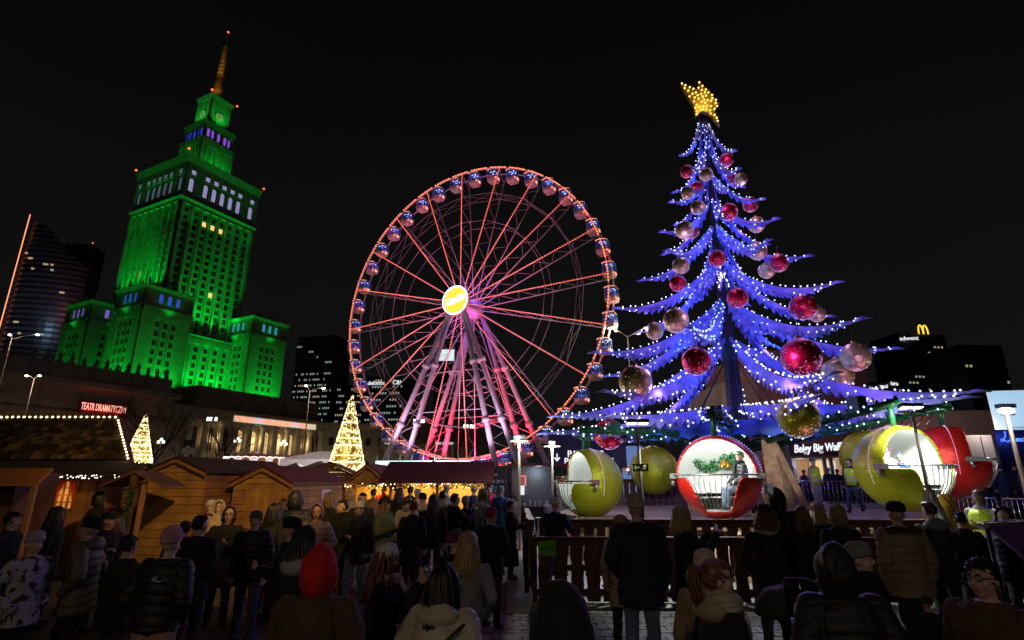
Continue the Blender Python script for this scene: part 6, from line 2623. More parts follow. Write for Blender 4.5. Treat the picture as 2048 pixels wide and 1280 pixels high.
# lamps of the square that stand behind the camera's place
for i, (x, y, pw) in enumerate(((-4.5, -7.0, 520), (5.5, -6.0, 150))):
    o = thing('square_lamp', ('warm' if i == 0 else 'pale') + ' street lamp standing on the near side of the square', 'street lamp', (x, y, 0))
    m = MB()
    m.tube([(0, 0, 0), (0, 0, 6.6)], [0.08, 0.05], 8)
    m.build('pole', pole_b, o)
    m = MB()
    m.lathe([(0.02, 7.0), (0.3, 6.85), (0.34, 6.75), (0.02, 6.74)], n=14)
    m.build('shade', dark_steel, o)
    m = MB()
    m.ball((0, 0, 6.68), (0.2, 0.2, 0.06), 12, 8)
    m.build('lens', MATS['street_lens'], o)
    lamp('POINT', 'square_light', (x, y, 6.45), (1.0, 0.76, 0.52) if i == 0 else (0.9, 0.85, 1.0), pw, 0.3)
# ================================================================== people
SKIN = {k: mat(f'skin_{k}', c, 0.55, var=0.08, scale=12) for k, c in {'a': (0.52, 0.32, 0.24), 'b': (0.45, 0.27, 0.20), 'c': (0.58, 0.38, 0.30)}.items()}
LIP = mat('lip_skin', (0.40, 0.13, 0.12), 0.45)
CLOTH = {}
PAL = {'black': (0.012, 0.012, 0.014), 'navy': (0.012, 0.018, 0.045), 'char': (0.03, 0.03, 0.034), 'brown': (0.085, 0.045, 0.022), 'olive': (0.10, 0.09, 0.05),
       'tan': (0.24, 0.17, 0.085), 'cream': (0.50, 0.44, 0.32), 'white': (0.62, 0.60, 0.60), 'grey': (0.20, 0.20, 0.21), 'lgrey': (0.36, 0.36, 0.36), 'red': (0.55, 0.012, 0.012),
       'berry': (0.30, 0.01, 0.06), 'pink': (0.55, 0.28, 0.33), 'rose': (0.42, 0.25, 0.22), 'beige': (0.42, 0.32, 0.22), 'mauve': (0.20, 0.14, 0.19), 'blue': (0.03, 0.08, 0.26),
       'jean': (0.06, 0.08, 0.13), 'ljean': (0.14, 0.18, 0.26), 'sky': (0.35, 0.50, 0.70), 'yellow': (0.60, 0.36, 0.03), 'hivis': (0.55, 0.75, 0.02), 'magenta': (0.45, 0.01, 0.12), 'orange': (0.45, 0.06, 0.02), 'green': (0.09, 0.12, 0.07), 'plum': (0.12, 0.03, 0.10)}
HAIR = {'black': (0.010, 0.008, 0.007), 'brown': (0.045, 0.022, 0.012), 'blond': (0.32, 0.20, 0.085), 'ginger': (0.15, 0.055, 0.02), 'auburn': (0.10, 0.025, 0.014), 'grey': (0.16, 0.15, 0.14), 'dblond': (0.15, 0.09, 0.04)}


def cloth(c, kind='wool'):
    k = (c, kind)
    if k not in CLOTH:
        CLOTH[k] = mat(f'{c}_{kind}', PAL[c], {'wool': 0.9, 'nylon': 0.58, 'denim': 0.85, 'knit': 0.95}[kind], var=0.2, scale=7,
                       bump={'wool': 0.35, 'nylon': 0.25, 'denim': 0.3, 'knit': 0.6}[kind], bscale={'wool': 60, 'nylon': 22, 'denim': 90, 'knit': 70}[kind], sheen=0.0)
    return CLOTH[k]


def print_mat():
    """white fleece with a printed dark cow-hide pattern"""
    m = mat('printed_fleece', (0.36, 0.34, 0.36), 0.9, var=0.05, scale=13)
    rp = [n for n in m.node_tree.nodes if n.type == 'VALTORGB'][0]
    rp.color_ramp.interpolation = 'CONSTANT'
    rp.color_ramp.elements[0].position = 0.0
    rp.color_ramp.elements[0].color = (0.36, 0.34, 0.36, 1)
    rp.color_ramp.elements[1].position = 0.57
    rp.color_ramp.elements[1].color = (0.05, 0.03, 0.04, 1)
    return m


def hair_mat(c):
    return mat(f'hair_{c}', HAIR[c], 0.45, var=0.3, scale=20)


def ell_loft(m, rings, n=20, mi=0):
    vs, fs = [], []
    for cx, cy, z, rx, ry in rings:
        for j in range(n):
            a = 2 * PI * j / n
            vs.append((cx + rx * math.cos(a), cy + ry * math.sin(a), z))
    k = len(rings)
    for i in range(k - 1):
        for j in range(n):
            fs.append((i * n + j, i * n + (j + 1) % n, (i + 1) * n + (j + 1) % n, (i + 1) * n + j))
    fs.append(tuple(range(n - 1, -1, -1)))
    fs.append(tuple((k - 1) * n + j for j in range(n)))
    m.add(vs, fs, mi, True)


def limb(m, pts, rad, mi, n=12):
    """rounded tapering limb through the joints, rings every few centimetres"""
    P, Rr = [], []
    for i in range(len(pts) - 1):
        a, b = Vector(pts[i]), Vector(pts[i + 1])
        k = max(2, int((b - a).length / 0.035))
        for q in range(k):
            P.append(a.lerp(b, q / k))
            Rr.append(rad[i] + (rad[i + 1] - rad[i]) * q / k)
    P.append(Vector(pts[-1]))
    Rr.append(rad[-1])
    m.tube(P, Rr, n, mi)
    for p, r in zip(pts, rad):
        m.ball(p, r * 0.99, n, 8, mi)


def hand(m, elbow, wrist, mi, curl=0.5, s=1):
    e, w = Vector(elbow), Vector(wrist)
    d = (w - e).normalized()
    wd = d.cross(Vector((0, 0, 1)))
    if wd.length < 0.2:
        wd = Vector((1, 0, 0))
    wd = (wd.normalized() * -s)
    nm = wd.cross(d).normalized()
    m.ball(w + d * 0.045, (0.040, 0.040, 0.024), 10, 8, mi, M=Matrix((wd, d, nm)).transposed())
    m.ball(w, 0.027, 8, 6, mi)
    for i, ln in enumerate((0.072, 0.082, 0.076, 0.060)):
        b = w + d * 0.082 + wd * (0.030 - 0.020 * i)
        k1 = b + d * ln * 0.5 - nm * (0.10 * curl * ln * 4)
        k2 = k1 + (d * (1 - curl) - nm * curl * 1.2).normalized() * ln * 0.6
        m.tube([b - d * 0.03, b, k1, k2], [0.011, 0.011, 0.0105, 0.009], 7, mi)
    b = w + d * 0.03 + wd * 0.036
    m.tube([b - wd * 0.012, b + wd * 0.022 + d * 0.03, b + wd * 0.026 + d * 0.062 - nm * 0.02], [0.014, 0.012, 0.010], 7, mi)


ARMS = {'down': ((0.255, 0.05, 1.12), (0.25, -0.03, 0.88)), 'pocket': ((0.30, 0.09, 1.14), (0.19, -0.09, 0.96)), 'hold': ((0.26, -0.02, 1.12), (0.10, -0.27, 1.20)),
        'phone': ((0.25, -0.20, 1.20), (0.09, -0.38, 1.40)), 'up': ((0.28, -0.16, 1.55), (0.20, -0.24, 1.83)), 'point': ((0.25, -0.18, 1.54), (0.22, -0.26, 1.84)),
        'rail': ((0.25, -0.22, 1.16), (0.15, -0.46, 1.16)), 'mouth': ((0.27, -0.20, 1.22), (0.07, -0.30, 1.42)), 'lap': ((0.26, -0.10, 1.10), (0.10, -0.30, 0.98)),
        'back': ((0.26, 0.14, 1.14), (0.24, 0.12, 0.90)), 'wave': ((0.28, -0.20, 1.34), (0.16, -0.30, 1.58))}
PEOPLE = []


def raw_person(sp):
    """the figure as overlapping closed shapes; slots 0 coat 1 trousers 2 skin 3 shoes 4 lips 5 sleeve accent"""
    m = MB()
    bulk = sp.get('bulk', 0.0)
    lean = sp.get('lean', 0.0)
    hem = sp.get('hem', 0.80)
    L = lambda p: (p[0], p[1] - lean * max(0.0, p[2] - 0.9), p[2])
    w = sp.get('wide', 1.0)
    rings = [(0.17, 0.14, hem), (0.185 if hem > 0.7 else 0.21, 0.15, min(0.86, hem + 0.12)), (0.18, 0.145, 0.95), (0.172, 0.138, 1.06), (0.182, 0.145, 1.18), (0.195, 0.145, 1.30), (0.185, 0.125, 1.38), (0.13, 0.095, 1.445), (0.075, 0.075, 1.49)]
    if hem < 0.6:
        rings[0] = (0.24, 0.20, hem)
        rings.insert(1, (0.225, 0.185, 0.66))
    elif hem < 0.78:
        rings[0] = (0.20, 0.165, hem)
    rr = []
    for i in range(len(rings) - 1):
        for q in range(3):
            t = q / 3
            a, b = rings[i], rings[i + 1]
            rx, ry, z = (a[j] + (b[j] - a[j]) * t for j in range(3))
            x, y, z = L((0, 0.01, z))
            rr.append((x, y, z, (rx + bulk) * w, (ry + bulk) * w))
    a = rings[-1]
    x, y, z = L((0, 0.01, a[2]))
    rr.append((x, y, z, a[0] + bulk * 0.4, a[1] + bulk * 0.4))
    ell_loft(m, rr, 22, 0)
    # legs
    st = sp.get('stance', 'stand')
    if st == 'sit':
        J = {s: ((s * 0.10, 0.0, 0.86), (s * 0.12, -0.42, 0.84), (s * 0.12, -0.44, 0.46), -1) for s in (-1, 1)}
    elif st == 'walk':
        J = {-1: ((-0.09, 0, 0.88), (-0.10, -0.16, 0.50), (-0.10, -0.20, 0.09), -1), 1: ((0.09, 0, 0.88), (0.10, 0.02, 0.48), (0.10, 0.26, 0.13), -1)}
    else:
        J = {s: ((s * 0.095, 0, 0.88), (s * 0.105, -0.015 * (1 + s * 0.6), 0.48), (s * (0.115 + 0.02 * sp.get('apart', 0)), 0.02, 0.09), -1) for s in (-1, 1)}
    lw = sp.get('legw', 1.0)
    for s, (hp, kn, an, _) in J.items():
        limb(m, [hp, kn, an], [0.098 * lw, 0.072 * lw, 0.056 * lw], 1)
        ft = Vector(an)
        m.ball((ft.x, ft.y - 0.055, ft.z - 0.045), (0.046, 0.135, 0.046), 12, 8, 3)
        m.ball((ft.x, ft.y, ft.z - 0.02), (0.05, 0.06, 0.06), 10, 8, 3)
    # arms
    wr = {}
    for s, key in ((-1, sp.get('armL', 'down')), (1, sp.get('armR', 'down'))):
        el, wz = ARMS[key]
        sh = L((s * 0.185 * w, 0.01, 1.385))
        el = L((s * el[0] * w, el[1], el[2]))
        wz = L((s * wz[0], wz[1], wz[2]))
        limb(m, [sh, el, wz], [0.072 + bulk * 0.8, 0.058 + bulk * 0.7, 0.043 + bulk * 0.4], sp.get('sleeve', 0))
        wr[s] = (Vector(el), Vector(wz))
        if key != 'pocket':
            hand(m, el, wz, sp.get('handmat', 2), 0.75 if key in ('hold', 'phone', 'up', 'rail', 'mouth') else (0.05 if key in ('wave', 'point') else 0.35), s)
    # neck and head
    hy, hp = R(sp.get('hy', 0)), R(sp.get('hp', 0))
    c0 = Vector(L((0, 0.012, 1.50)))
    M = (Matrix.Rotation(hy, 3, 'Z') @ Matrix.Rotation(hp, 3, 'X'))
    sp['_head'] = (c0.copy(), M.copy())
    H = lambda p: c0 + M @ (Vector(p) - Vector((0, 0, 1.50)))
    limb(m, [L((0, 0.02, 1.42)), H((0, 0.0, 1.56))], [0.058, 0.052], 2)
    m.ball(H((0, 0.004, 1.642)), (0.075, 0.094, 0.098), 20, 14, 2, M)
    m.ball(H((0, -0.024, 1.580)), (0.059, 0.068, 0.074), 16, 12, 2, M)
    m.ball(H((0, -0.066, 1.530)), (0.026, 0.022, 0.020), 10, 8, 2, M)
    for s in (-1, 1):
        m.ball(H((s * 0.040, -0.062, 1.590)), (0.022, 0.022, 0.022), 10, 8, 2, M)
        m.ball(H((s * 0.076, 0.006, 1.612)), (0.012, 0.024, 0.032), 8, 8, 2, M)
        m.ball(H((s * 0.030, -0.083, 1.652)), (0.026, 0.012, 0.010), 8, 6, 2, M)
    m.tube([H((0, -0.090, 1.638)), H((0, -0.108, 1.612)), H((0, -0.112, 1.600)), H((0, -0.092, 1.590))], [0.009, 0.012, 0.015, 0.010], 8, 2)
    m.ball(H((0, -0.0865, 1.562)), (0.023, 0.010, 0.008), 8, 6, 4, M)
    sp['_wr'] = wr
    sp['_L'] = L
    return m


def hair_long(sp, n, length, curly=0.0, seed=1, spread=0.10):
    rs = random.Random(seed)
    c0, M = sp['_head']
    H = lambda p: c0 + M @ (Vector(p) - Vector((0, 0, 1.50)))
    m = MB()
    for k in range(n):
        a = R(rs.uniform(20, 340)) if k % 5 else R(rs.uniform(60, 300))
        # a = 0 is the face direction (-y); hair starts at the crown and falls round the skull
        dx, dy = math.sin(a), -math.cos(a)
        pts, rad = [], []
        kk = rs.uniform(0.97, 1.10)
        for t in (0.05, 0.35, 0.7, 1.0):
            th = t * PI * 0.5
            pts.append(H((dx * 0.083 * math.sin(th) * kk, 0.004 + dy * 0.102 * math.sin(th) * kk, 1.640 + 0.110 * math.cos(th) * kk)))
        e = pts[-1]
        ln = length * rs.uniform(0.8, 1.05)
        for t in (0.25, 0.5, 0.75, 1.0):
            wv = curly * math.sin(t * 11 + k)
            pts.append(Vector((e.x + dx * spread * t * 0.5 + wv * 0.03, e.y + dy * spread * t * 0.25 + 0.03 * t + wv * 0.02, e.z - ln * t)))
        rad = [0.012, 0.016, 0.018, 0.018, 0.019, 0.018, 0.014, 0.004]
        m.tube(pts, rad, 5, cap=False)
    return m


def hair_cap(sp, m=None, low=1.575, front=1.69, grow=1.07):
    c0, M = sp['_head']
    H = lambda p: c0 + M @ (Vector(p) - Vector((0, 0, 1.50)))
    m = m or MB()
    n, k = 28, 18
    idx = {}
    for i in range(k):
        for j in range(n):
            cs = []
            for (a, b) in ((i, j), (i, j + 1), (i + 1, j + 1), (i + 1, j)):
                th, ph = PI * a / k, 2 * PI * b / n
                cs.append((0.0755 * grow * math.sin(th) * math.cos(ph), 0.004 + 0.096 * grow * math.sin(th) * math.sin(ph), 1.642 + 0.101 * grow * math.cos(th)))
            c = [sum(q[t] for q in cs) / 4 for t in range(3)]
            lim = front if c[1] < -0.03 else (low + (front - low) * max(0, min(1, (0.03 - c[1]) / 0.06)))
            if c[2] < lim:
                continue
            ids = []
            for (a, b) in ((i, j), (i, j + 1), (i + 1, j + 1), (i + 1, j)):
                key = (a, b % n)
                if key not in idx:
                    th, ph = PI * a / k, 2 * PI * b / n
                    idx[key] = len(m.v)
                    jit = 1 + 0.012 * math.sin(17 * ph + 9 * th)
                    m.v.append(tuple(H((0.0755 * grow * jit * math.sin(th) * math.cos(ph), 0.004 + 0.096 * grow * jit * math.sin(th) * math.sin(ph), 1.642 + 0.101 * grow * math.cos(th)))))
                ids.append(idx[key])
            m.f.append(tuple(ids))
            m.m.append(0)
            m.sm.append(True)
    return m


def fur(m, centre, rx, ry, z, n, ln, rs, M=None, tilt=0.0):
    for k in range(n):
        a = rs.uniform(0, 2 * PI)
        p = Vector((rx * math.cos(a), ry * math.sin(a), z + rs.uniform(-0.02, 0.02) + tilt * math.sin(a)))
        d = Vector((math.cos(a) * rs.uniform(0.4, 1), math.sin(a) * rs.uniform(0.4, 1), rs.uniform(-0.7, 0.8))).normalized()
        q = p + d * ln * rs.uniform(0.6, 1.2)
        if M is not None:
            p, q = M @ p, M @ q
        m.tube([Vector(centre) + p, Vector(centre) + (p + q) / 2, Vector(centre) + q], [0.010, 0.008, 0.002], 3, cap=False)


def dress(sp, root, mats):
    """hat, hood, hair, scarf as parts of the person"""
    c0, M = sp['_head']
    H = lambda p: c0 + M @ (Vector(p) - Vector((0, 0, 1.50)))
    M4 = Matrix.Translation(c0) @ M.to_4x4() @ Matrix.Translation((0, 0, -1.50))
    rs = random.Random(sp['seed'])
    hr = sp.get('hair')
    near = sp['Y'] < 9
    if hr:
        kind, hc = hr
        hm = hair_mat(hc)
        if kind in ('long', 'curly'):
            mm = hair_long(sp, 110 if near else 46, sp.get('hlen', 0.30), 1.0 if kind == 'curly' else 0.15, sp['seed'], 0.22 if kind == 'curly' else 0.12)
            o = mm.build('hair', hm, root)
            hair_cap(sp, None, 1.60, 1.70, 1.05).build('scalp_hair', hm, o)
        elif kind == 'pony':
            o = hair_cap(sp).build('scalp_hair', hm, root)
            mm = MB()
            for k in range(90 if near else 40):
                a = R(rs.uniform(-175, 175))
                lowz = 1.70 if abs(a) < 0.9 else 1.61
                r_ = rs.uniform(1.06, 1.11)
                p0 = Vector((0.0755 * r_ * math.sin(a), 0.004 - 0.096 * r_ * math.cos(a), lowz + rs.uniform(-0.02, 0.02)))
                tie = Vector((0, 0.098, 1.715))
                pts = []
                for t in (0, 0.33, 0.66, 1.0):
                    q = p0.lerp(tie, t)
                    v = q - Vector((0, 0.004, 1.642))
                    e = math.sqrt((v.x / 0.0755) ** 2 + (v.y / 0.096) ** 2 + (v.z / 0.101) ** 2) or 1
                    pts.append(H(Vector((0, 0.004, 1.642)) + v * (r_ / e if t < 1 else 1.12 / e)))
                mm.tube(pts, [0.006, 0.010, 0.010, 0.008], 4, cap=False)
            for k in range(70 if near else 30):
                a, b = rs.gauss(0, 0.022), rs.gauss(0, 0.016)
                ln = rs.uniform(0.22, 0.34)
                mm.tube([H((a * 0.3, 0.10, 1.715)), H((a * 0.8, 0.145 + b * 0.5, 1.72)), H((a * 1.3, 0.165 + b, 1.66)), H((a * 1.6, 0.160 + b, 1.66 - ln * 0.5)), H((a * 1.2, 0.145 + b * 0.6, 1.66 - ln))], [0.008, 0.011, 0.012, 0.010, 0.002], 4, cap=False)
            mm.build('hair', hm, root)
        else:
            o = hair_cap(sp, None, 1.59, 1.70, 1.07).build('scalp_hair', hm, root)
            mm = MB()
            for k in range(230 if near else 70):
                th, ph = math.acos(rs.uniform(-0.45, 1)), rs.uniform(0, 2 * PI)
                d = Vector((math.sin(th) * math.cos(ph), math.sin(th) * math.sin(ph), math.cos(th)))
                p = Vector((0.079 * d.x, 0.004 + 0.101 * d.y, 1.642 + 0.107 * d.z))
                if p.z < (1.695 if p.y < -0.03 else 1.60):
                    continue
                fl_ = Vector((d.x * 0.5 + rs.uniform(-0.3, 0.3), d.y * 0.5 + 0.35 + rs.uniform(-0.3, 0.3), -0.6 + d.z * 0.4))
                fl_ = (fl_ - d * fl_.dot(d) + d * 0.06).normalized()
                mm.tube([H(p), H(p + fl_ * 0.02 + d * 0.003), H(p + fl_ * 0.036 - d * 0.002)], [0.008, 0.007, 0.002], 4, cap=False)
            mm.build('hair', hm, root)
    ht = sp.get('hat')
    if ht:
        kind, hc = ht
        km = cloth(hc, 'knit')
        if kind in ('beanie', 'pom', 'fluffy', 'slouch'):
            mm = MB()
            top = 1.775 if kind != 'slouch' else 1.80
            prof = [(0.084, 1.645), (0.094, 1.642), (0.100, 1.655), (0.100, 1.690), (0.094, 1.697), (0.095, 1.715), (0.086, 1.745), (0.062, top - 0.012), (0.03, top), (0.002, top + 0.002)]
            n = 30
            vs, fs = [], []
            tiltb = 0.35 if kind == 'slouch' else 0.18
            for i, (r, z) in enumerate(prof):
                for j in range(n):
                    a = 2 * PI * j / n
                    rib = 1 + (0.018 if j % 2 else -0.006) * (1 if i < 8 else 0)
                    y = 0.006 + r * 1.13 * rib * math.sin(a) + (0.05 * (z - 1.69) / 0.1 * tiltb if z > 1.69 else 0)
                    vs.append(H((r * 0.93 * rib * math.cos(a), y, z - 0.16 * y + (0.0))))
            for i in range(len(prof) - 1):
                for j in range(n):
                    fs.append((i * n + j, i * n + (j + 1) % n, (i + 1) * n + (j + 1) % n, (i + 1) * n + j))
            mm.add(vs, fs, 0, True)
            o = mm.build('knit_hat', km, root)
            if kind == 'pom':
                pm = MB()
                cc = H((0, 0.02, 1.815))
                for k in range(160):
                    d = Vector((rs.gauss(0, 1), rs.gauss(0, 1), rs.gauss(0, 1))).normalized()
                    pm.tube([cc, cc + d * 0.045], [0.012, 0.004], 3, cap=False)
                pm.build('pompom', cloth(sp.get('pomc', hc), 'knit'), o)
            if kind == 'fluffy':
                pm = MB()
                for k in range(420):
                    th, ph = math.acos(rs.uniform(-0.15, 1)), rs.uniform(0, 2 * PI)
                    d = Vector((math.sin(th) * math.cos(ph), math.sin(th) * math.sin(ph), math.cos(th)))
                    p = Vector((0.094 * d.x, 0.008 + 0.108 * d.y, 1.665 + 0.105 * d.z))
                    q = p + d * 0.022 + Vector((rs.uniform(-0.012, 0.012), rs.uniform(-0.012, 0.012), rs.uniform(-0.012, 0.012)))
                    pm.tube([H(p), H(q)], [0.009, 0.003], 3, cap=False)
                pm.build('fur_pile', km, o)
        elif kind == 'cap':
            mm = MB()
            mm.lathe([(0.098, 1.665), (0.104, 1.69), (0.098, 1.74), (0.06, 1.772), (0.002, 1.776)], n=24, sy=1.12)
            mm.ball((0, -0.115, 1.668), (0.07, 0.06, 0.008), 14, 6)
            mm.v = [tuple(M4 @ Vector(v)) for v in mm.v]
            mm.build('cap', km, root)
    hd = sp.get('hood')
    if hd:
        hc, kind = hd[0], hd[1] if len(hd) > 1 else 'nylon'
        km = cloth(hc, kind)
        big = sp.get('hoodsize', 1.0)
        mm = MB()
        n, k = 26, 16
        vs, fs = [], []
        th0 = R(62)
        for layer, g in ((0, 1.0), (1, 0.90)):
            for i in range(k + 1):
                th = th0 + (PI - th0) * i / k
                for j in range(n):
                    ph = 2 * PI * j / n
                    x = 0.112 * big * g * math.sin(th) * math.cos(ph)
                    z = 0.132 * big * g * math.sin(th) * math.sin(ph)
                    y = -0.130 * big * g * math.cos(th)
                    peak = 0.030 * big * max(0, math.sin(ph)) ** 3 * math.sin(th)
                    dn = max(0.0, -math.sin(ph)) * math.sin(th)
                    wr_ = (0.006 * math.sin(5 * ph + 4 * th + sp['seed']) + 0.004 * math.sin(11 * ph - 7 * th) + 0.010 * dn * math.sin(9 * ph))
                    seam = -0.006 * math.exp(-((ph - PI / 2) / 0.12) ** 2)
                    x *= 1 + 0.28 * dn
                    vs.append(H((x + wr_, 0.012 + y * (1 + 0.1 * dn) + wr_, 1.632 + z * (1 + 0.35 * dn) + peak + wr_ + seam)))
        off = (k + 1) * n
        for lay in (0, 1):
            for i in range(k):
                for j in range(n):
                    q = (i * n + j, i * n + (j + 1) % n, (i + 1) * n + (j + 1) % n, (i + 1) * n + j)
                    fs.append(tuple(o_ + lay * off for o_ in (q if lay else q[::-1])))
        for j in range(n):
            fs.append((j, (j + 1) % n, off + (j + 1) % n, off + j))
        mm.add(vs, fs, 0, True)
        o = mm.build('hood', km, root)
        if sp.get('furc'):
            fm_ = MB()
            for q in range(300):
                ph = rs.uniform(0, 2 * PI)
                p = Vector((0.108 * big * math.cos(ph), -0.058 * big, 1.635 + 0.135 * big * math.sin(ph)))
                d = Vector((math.cos(ph), rs.uniform(-1, 0.4), math.sin(ph))).normalized()
                fm_.tube([H(p), H(p + d * 0.05 * rs.uniform(0.5, 1.1))], [0.010, 0.002], 3, cap=False)
            fm_.build('fur_trim', cloth(sp['furc'], 'knit'), o)
    if sp.get('collar'):
        fc = sp['collar']
        fm_ = MB()
        lc = sp['_L']((0, 0.05, 1.44))
        fur(fm_, lc, 0.155, 0.13, 0.0, 420, 0.065, rs, tilt=0.03)
        fm_.build('fur_collar', cloth(fc, 'knit'), root)
    if sp.get('scarf'):
        mm = MB()
        lc = sp['_L']((0, 0.0, 1.475))
        for q in range(3):
            mm.tube([(lc[0] + 0.098 * math.cos(a), lc[1] + 0.005 + 0.098 * math.sin(a), lc[2] + 0.028 * (q - 1) + 0.012 * math.sin(2 * a + q)) for a in [2 * PI * i / 18 for i in range(19)]], 0.034, 7, cap=False)
        mm.tube([(lc[0] + 0.03, lc[1] - 0.12, lc[2]), (lc[0] + 0.05, lc[1] - 0.17, lc[2] - 0.12), (lc[0] + 0.06, lc[1] - 0.18, lc[2] - 0.32)], [0.04, 0.05, 0.05], 7, flat=(1, 0.4))
        mm.build('scarf', cloth(sp['scarf'], 'knit'), root)
    if sp.get('downhood'):
        mm = MB()
        lc = sp['_L']((0, 0.10, 1.44))
        mm.ball(lc, (0.165, 0.095, 0.085), 18, 12)
        mm.ball((lc[0], lc[1] + 0.01, lc[2] + 0.05), (0.12, 0.06, 0.05), 16, 10)
        mm.build('lowered_hood', cloth(*sp['downhood']) if isinstance(sp['downhood'], tuple) else cloth(sp['downhood'], 'nylon'), root)
    if sp.get('vest'):
        mm = MB()
        rg = [(0, 0.01, 0.88, 0.20, 0.165), (0, 0.01, 1.05, 0.195, 0.16), (0, 0.01, 1.2, 0.205, 0.166), (0, 0.01, 1.34, 0.205, 0.155), (0, 0.01, 1.43, 0.15, 0.115)]
        b_ = sp.get('bulk', 0.0)
        ell_loft(mm, [(x, y, z, a + b_, b + b_) for x, y, z, a, b in rg], 24)
        mm.f = mm.f[:-2]
        mm.m = mm.m[:-2]
        mm.sm = mm.sm[:-2]
        v_ = mm.build('safety_vest', mat('hivis_cloth', PAL['hivis'], 0.6, var=0.1), root)
        v_.modifiers.new('t', 'SOLIDIFY').thickness = 0.012
        for zz in (0.98, 1.12):
            bb_ = MB()
            ell_loft(bb_, [(0, 0.01, zz, 0.212 + b_, 0.177 + b_), (0, 0.01, zz + 0.05, 0.214 + b_, 0.179 + b_)], 24)
            bb_.f = bb_.f[:-2]
            bb_.m = bb_.m[:-2]
            bb_.sm = bb_.sm[:-2]
            bb_.build('reflective_band', mat('reflective_tape', (0.6, 0.6, 0.6), 0.3, 0.5), v_)
    if sp.get('glasses'):
        mm = MB()
        for s in (-1, 1):
            mm.tube([H((s * 0.032 + 0.024 * math.cos(a), -0.098, 1.635 + 0.019 * math.sin(a))) for a in [2 * PI * i / 12 for i in range(13)]], 0.003, 5, cap=False)
            mm.tube([H((s * 0.056, -0.096, 1.64)), H((s * 0.078, -0.02, 1.638)), H((s * 0.08, 0.02, 1.63))], 0.003, 5)
        mm.tube([H((-0.01, -0.1, 1.637)), H((0.01, -0.1, 1.637))], 0.003, 5)
        mm.build('glasses', black_m, root)
    if sp.get('face', True) and sp['Y'] < 26:
        for s in (-1, 1):
            mm = MB()
            mm.ball(H((s * 0.031, -0.0835, 1.634)), (0.0135, 0.0085, 0.0085), 10, 8, 0, M)
            mm.ball(H((s * 0.031, -0.0905, 1.634)), (0.0055, 0.0030, 0.0060), 8, 6, 1, M)
            mm.build('eye', [mat('eye_white', (0.6, 0.58, 0.55), 0.3), black_m], root)
            mm = MB()
            mm.tube([H((s * 0.014, -0.094, 1.656)), H((s * 0.034, -0.093, 1.662)), H((s * 0.052, -0.080, 1.655))], [0.004, 0.0045, 0.002], 5)
            mm.build('eyebrow', hair_mat(sp.get('brow', 'brown')), root)
    if sp.get('strap'):
        mm = MB()
        b_ = sp.get('bulk', 0.0)
        s = sp['strap'][0]
        pts = []
        for i in range(13):
            t = i / 12
            a = PI * (0.08 + 0.84 * t) if sp['strap'][1] == 'back' else -PI * (0.08 + 0.84 * t)
            x = (0.19 + b_) * math.cos(a)
            z = 1.42 - 0.48 * (0.5 - 0.5 * s * math.cos(a) / 1.0)
            pts.append((x, 0.01 + (0.158 + b_) * math.sin(a), z))
        mm.tube(pts, 0.014, 5, flat=(0.4, 1))
        mm.build('bag_strap', black_m, root)


def add_person(px, py, h, yaw, label, Y=None, z=0.0, grp=None, **sp):
    u = at(px, py, 1.0)
    t = u.z - CAM_H
    if Y is None:
        Y = (h + z - CAM_H) / t
    else:
        h = max(1.05, min(2.05, CAM_H + t * Y - z)) if not sp.get('fixh') else h
    x = u.x * Y
    sp.update(px=px, Y=Y, h=h, yaw=yaw, label=label, x=x, z=z, grp=grp, seed=len(PEOPLE) + 11)
    rq = random.Random(len(PEOPLE) * 7 + 3)
    sp.setdefault('hy', rq.uniform(-24, 24))
    sp.setdefault('hp', rq.uniform(-8, 6))
    if 'stance' not in sp:
        sp['lean'] = 0.0 if sp.get('vest') else sp.get('lean', rq.uniform(-0.02, 0.07))
        if rq.random() < 0.25:
            sp['stance'] = 'walk'
    sp.setdefault('coat', 'black')
    sp.setdefault('trous', 'char')
    sp.setdefault('shoe', 'black')
    sp.setdefault('skin', 'abc'[len(PEOPLE) % 3])
    PEOPLE.append(sp)
    return sp


A = add_person
BK = 'black'
# --- by the shingled stall and the huts
A(75, 1062, 1.66, 80, 'person in a white patterned jacket and pale beanie, seen from the side', coat='white', bulk=0.02, patch=1, hat=('beanie', 'lgrey'), trous='black', armL='pocket', armR='pocket', hem=0.76)
A(187, 1033, 1.78, -75, 'person in an olive quilted jacket and dark hat looking towards the awning', coat='olive', puff=1, bulk=0.03, hat=('beanie', 'black'), downhood='olive', trous='black', armL='pocket', armR='pocket', hem=0.70)
A(342, 1058, 1.74, 172, 'person in a pink beanie, black puffer jacket and beige trousers, seen from behind', coat='black', puff=1, bulk=0.045, hat=('slouch', 'pink'), trous='rose', legw=1.25, armL='pocket', armR='pocket', hem=0.88, logo=1)
A(262, 1068, 1.62, 150, 'person in a black coat between the olive jacket and the pink beanie', coat='black', bulk=0.02, hair=('short', 'black'), armL='pocket', armR='hold', hem=0.7)
A(120, 1012, 1.72, 120, 'dark figure standing under the orange awning', Y=9.6, coat='black', hair=('long', 'black'), hem=0.7)
A(28, 1022, 1.7, 100, 'dark figure at the edge of the awning stall counter', Y=8.8, coat='char', hair=('short', 'black'), hem=0.75)
A(205, 985, 1.8, 165, 'tall dark silhouette before the lit stall window', Y=13.0, coat='black', hood=('black',), hem=0.7)
A(222, 1024, 1.72, 60, 'dark-capped person with a pale face leaning to a companion at the stall', Y=9.4, coat='black', hat=('cap', 'black'), hem=0.75, armL='hold')
A(240, 1030, 1.6, -30, 'smiling person holding a cup at the stall counter', Y=9.8, coat='navy', hair=('long', 'brown'), armL='hold', armR='pocket', hold='cup')
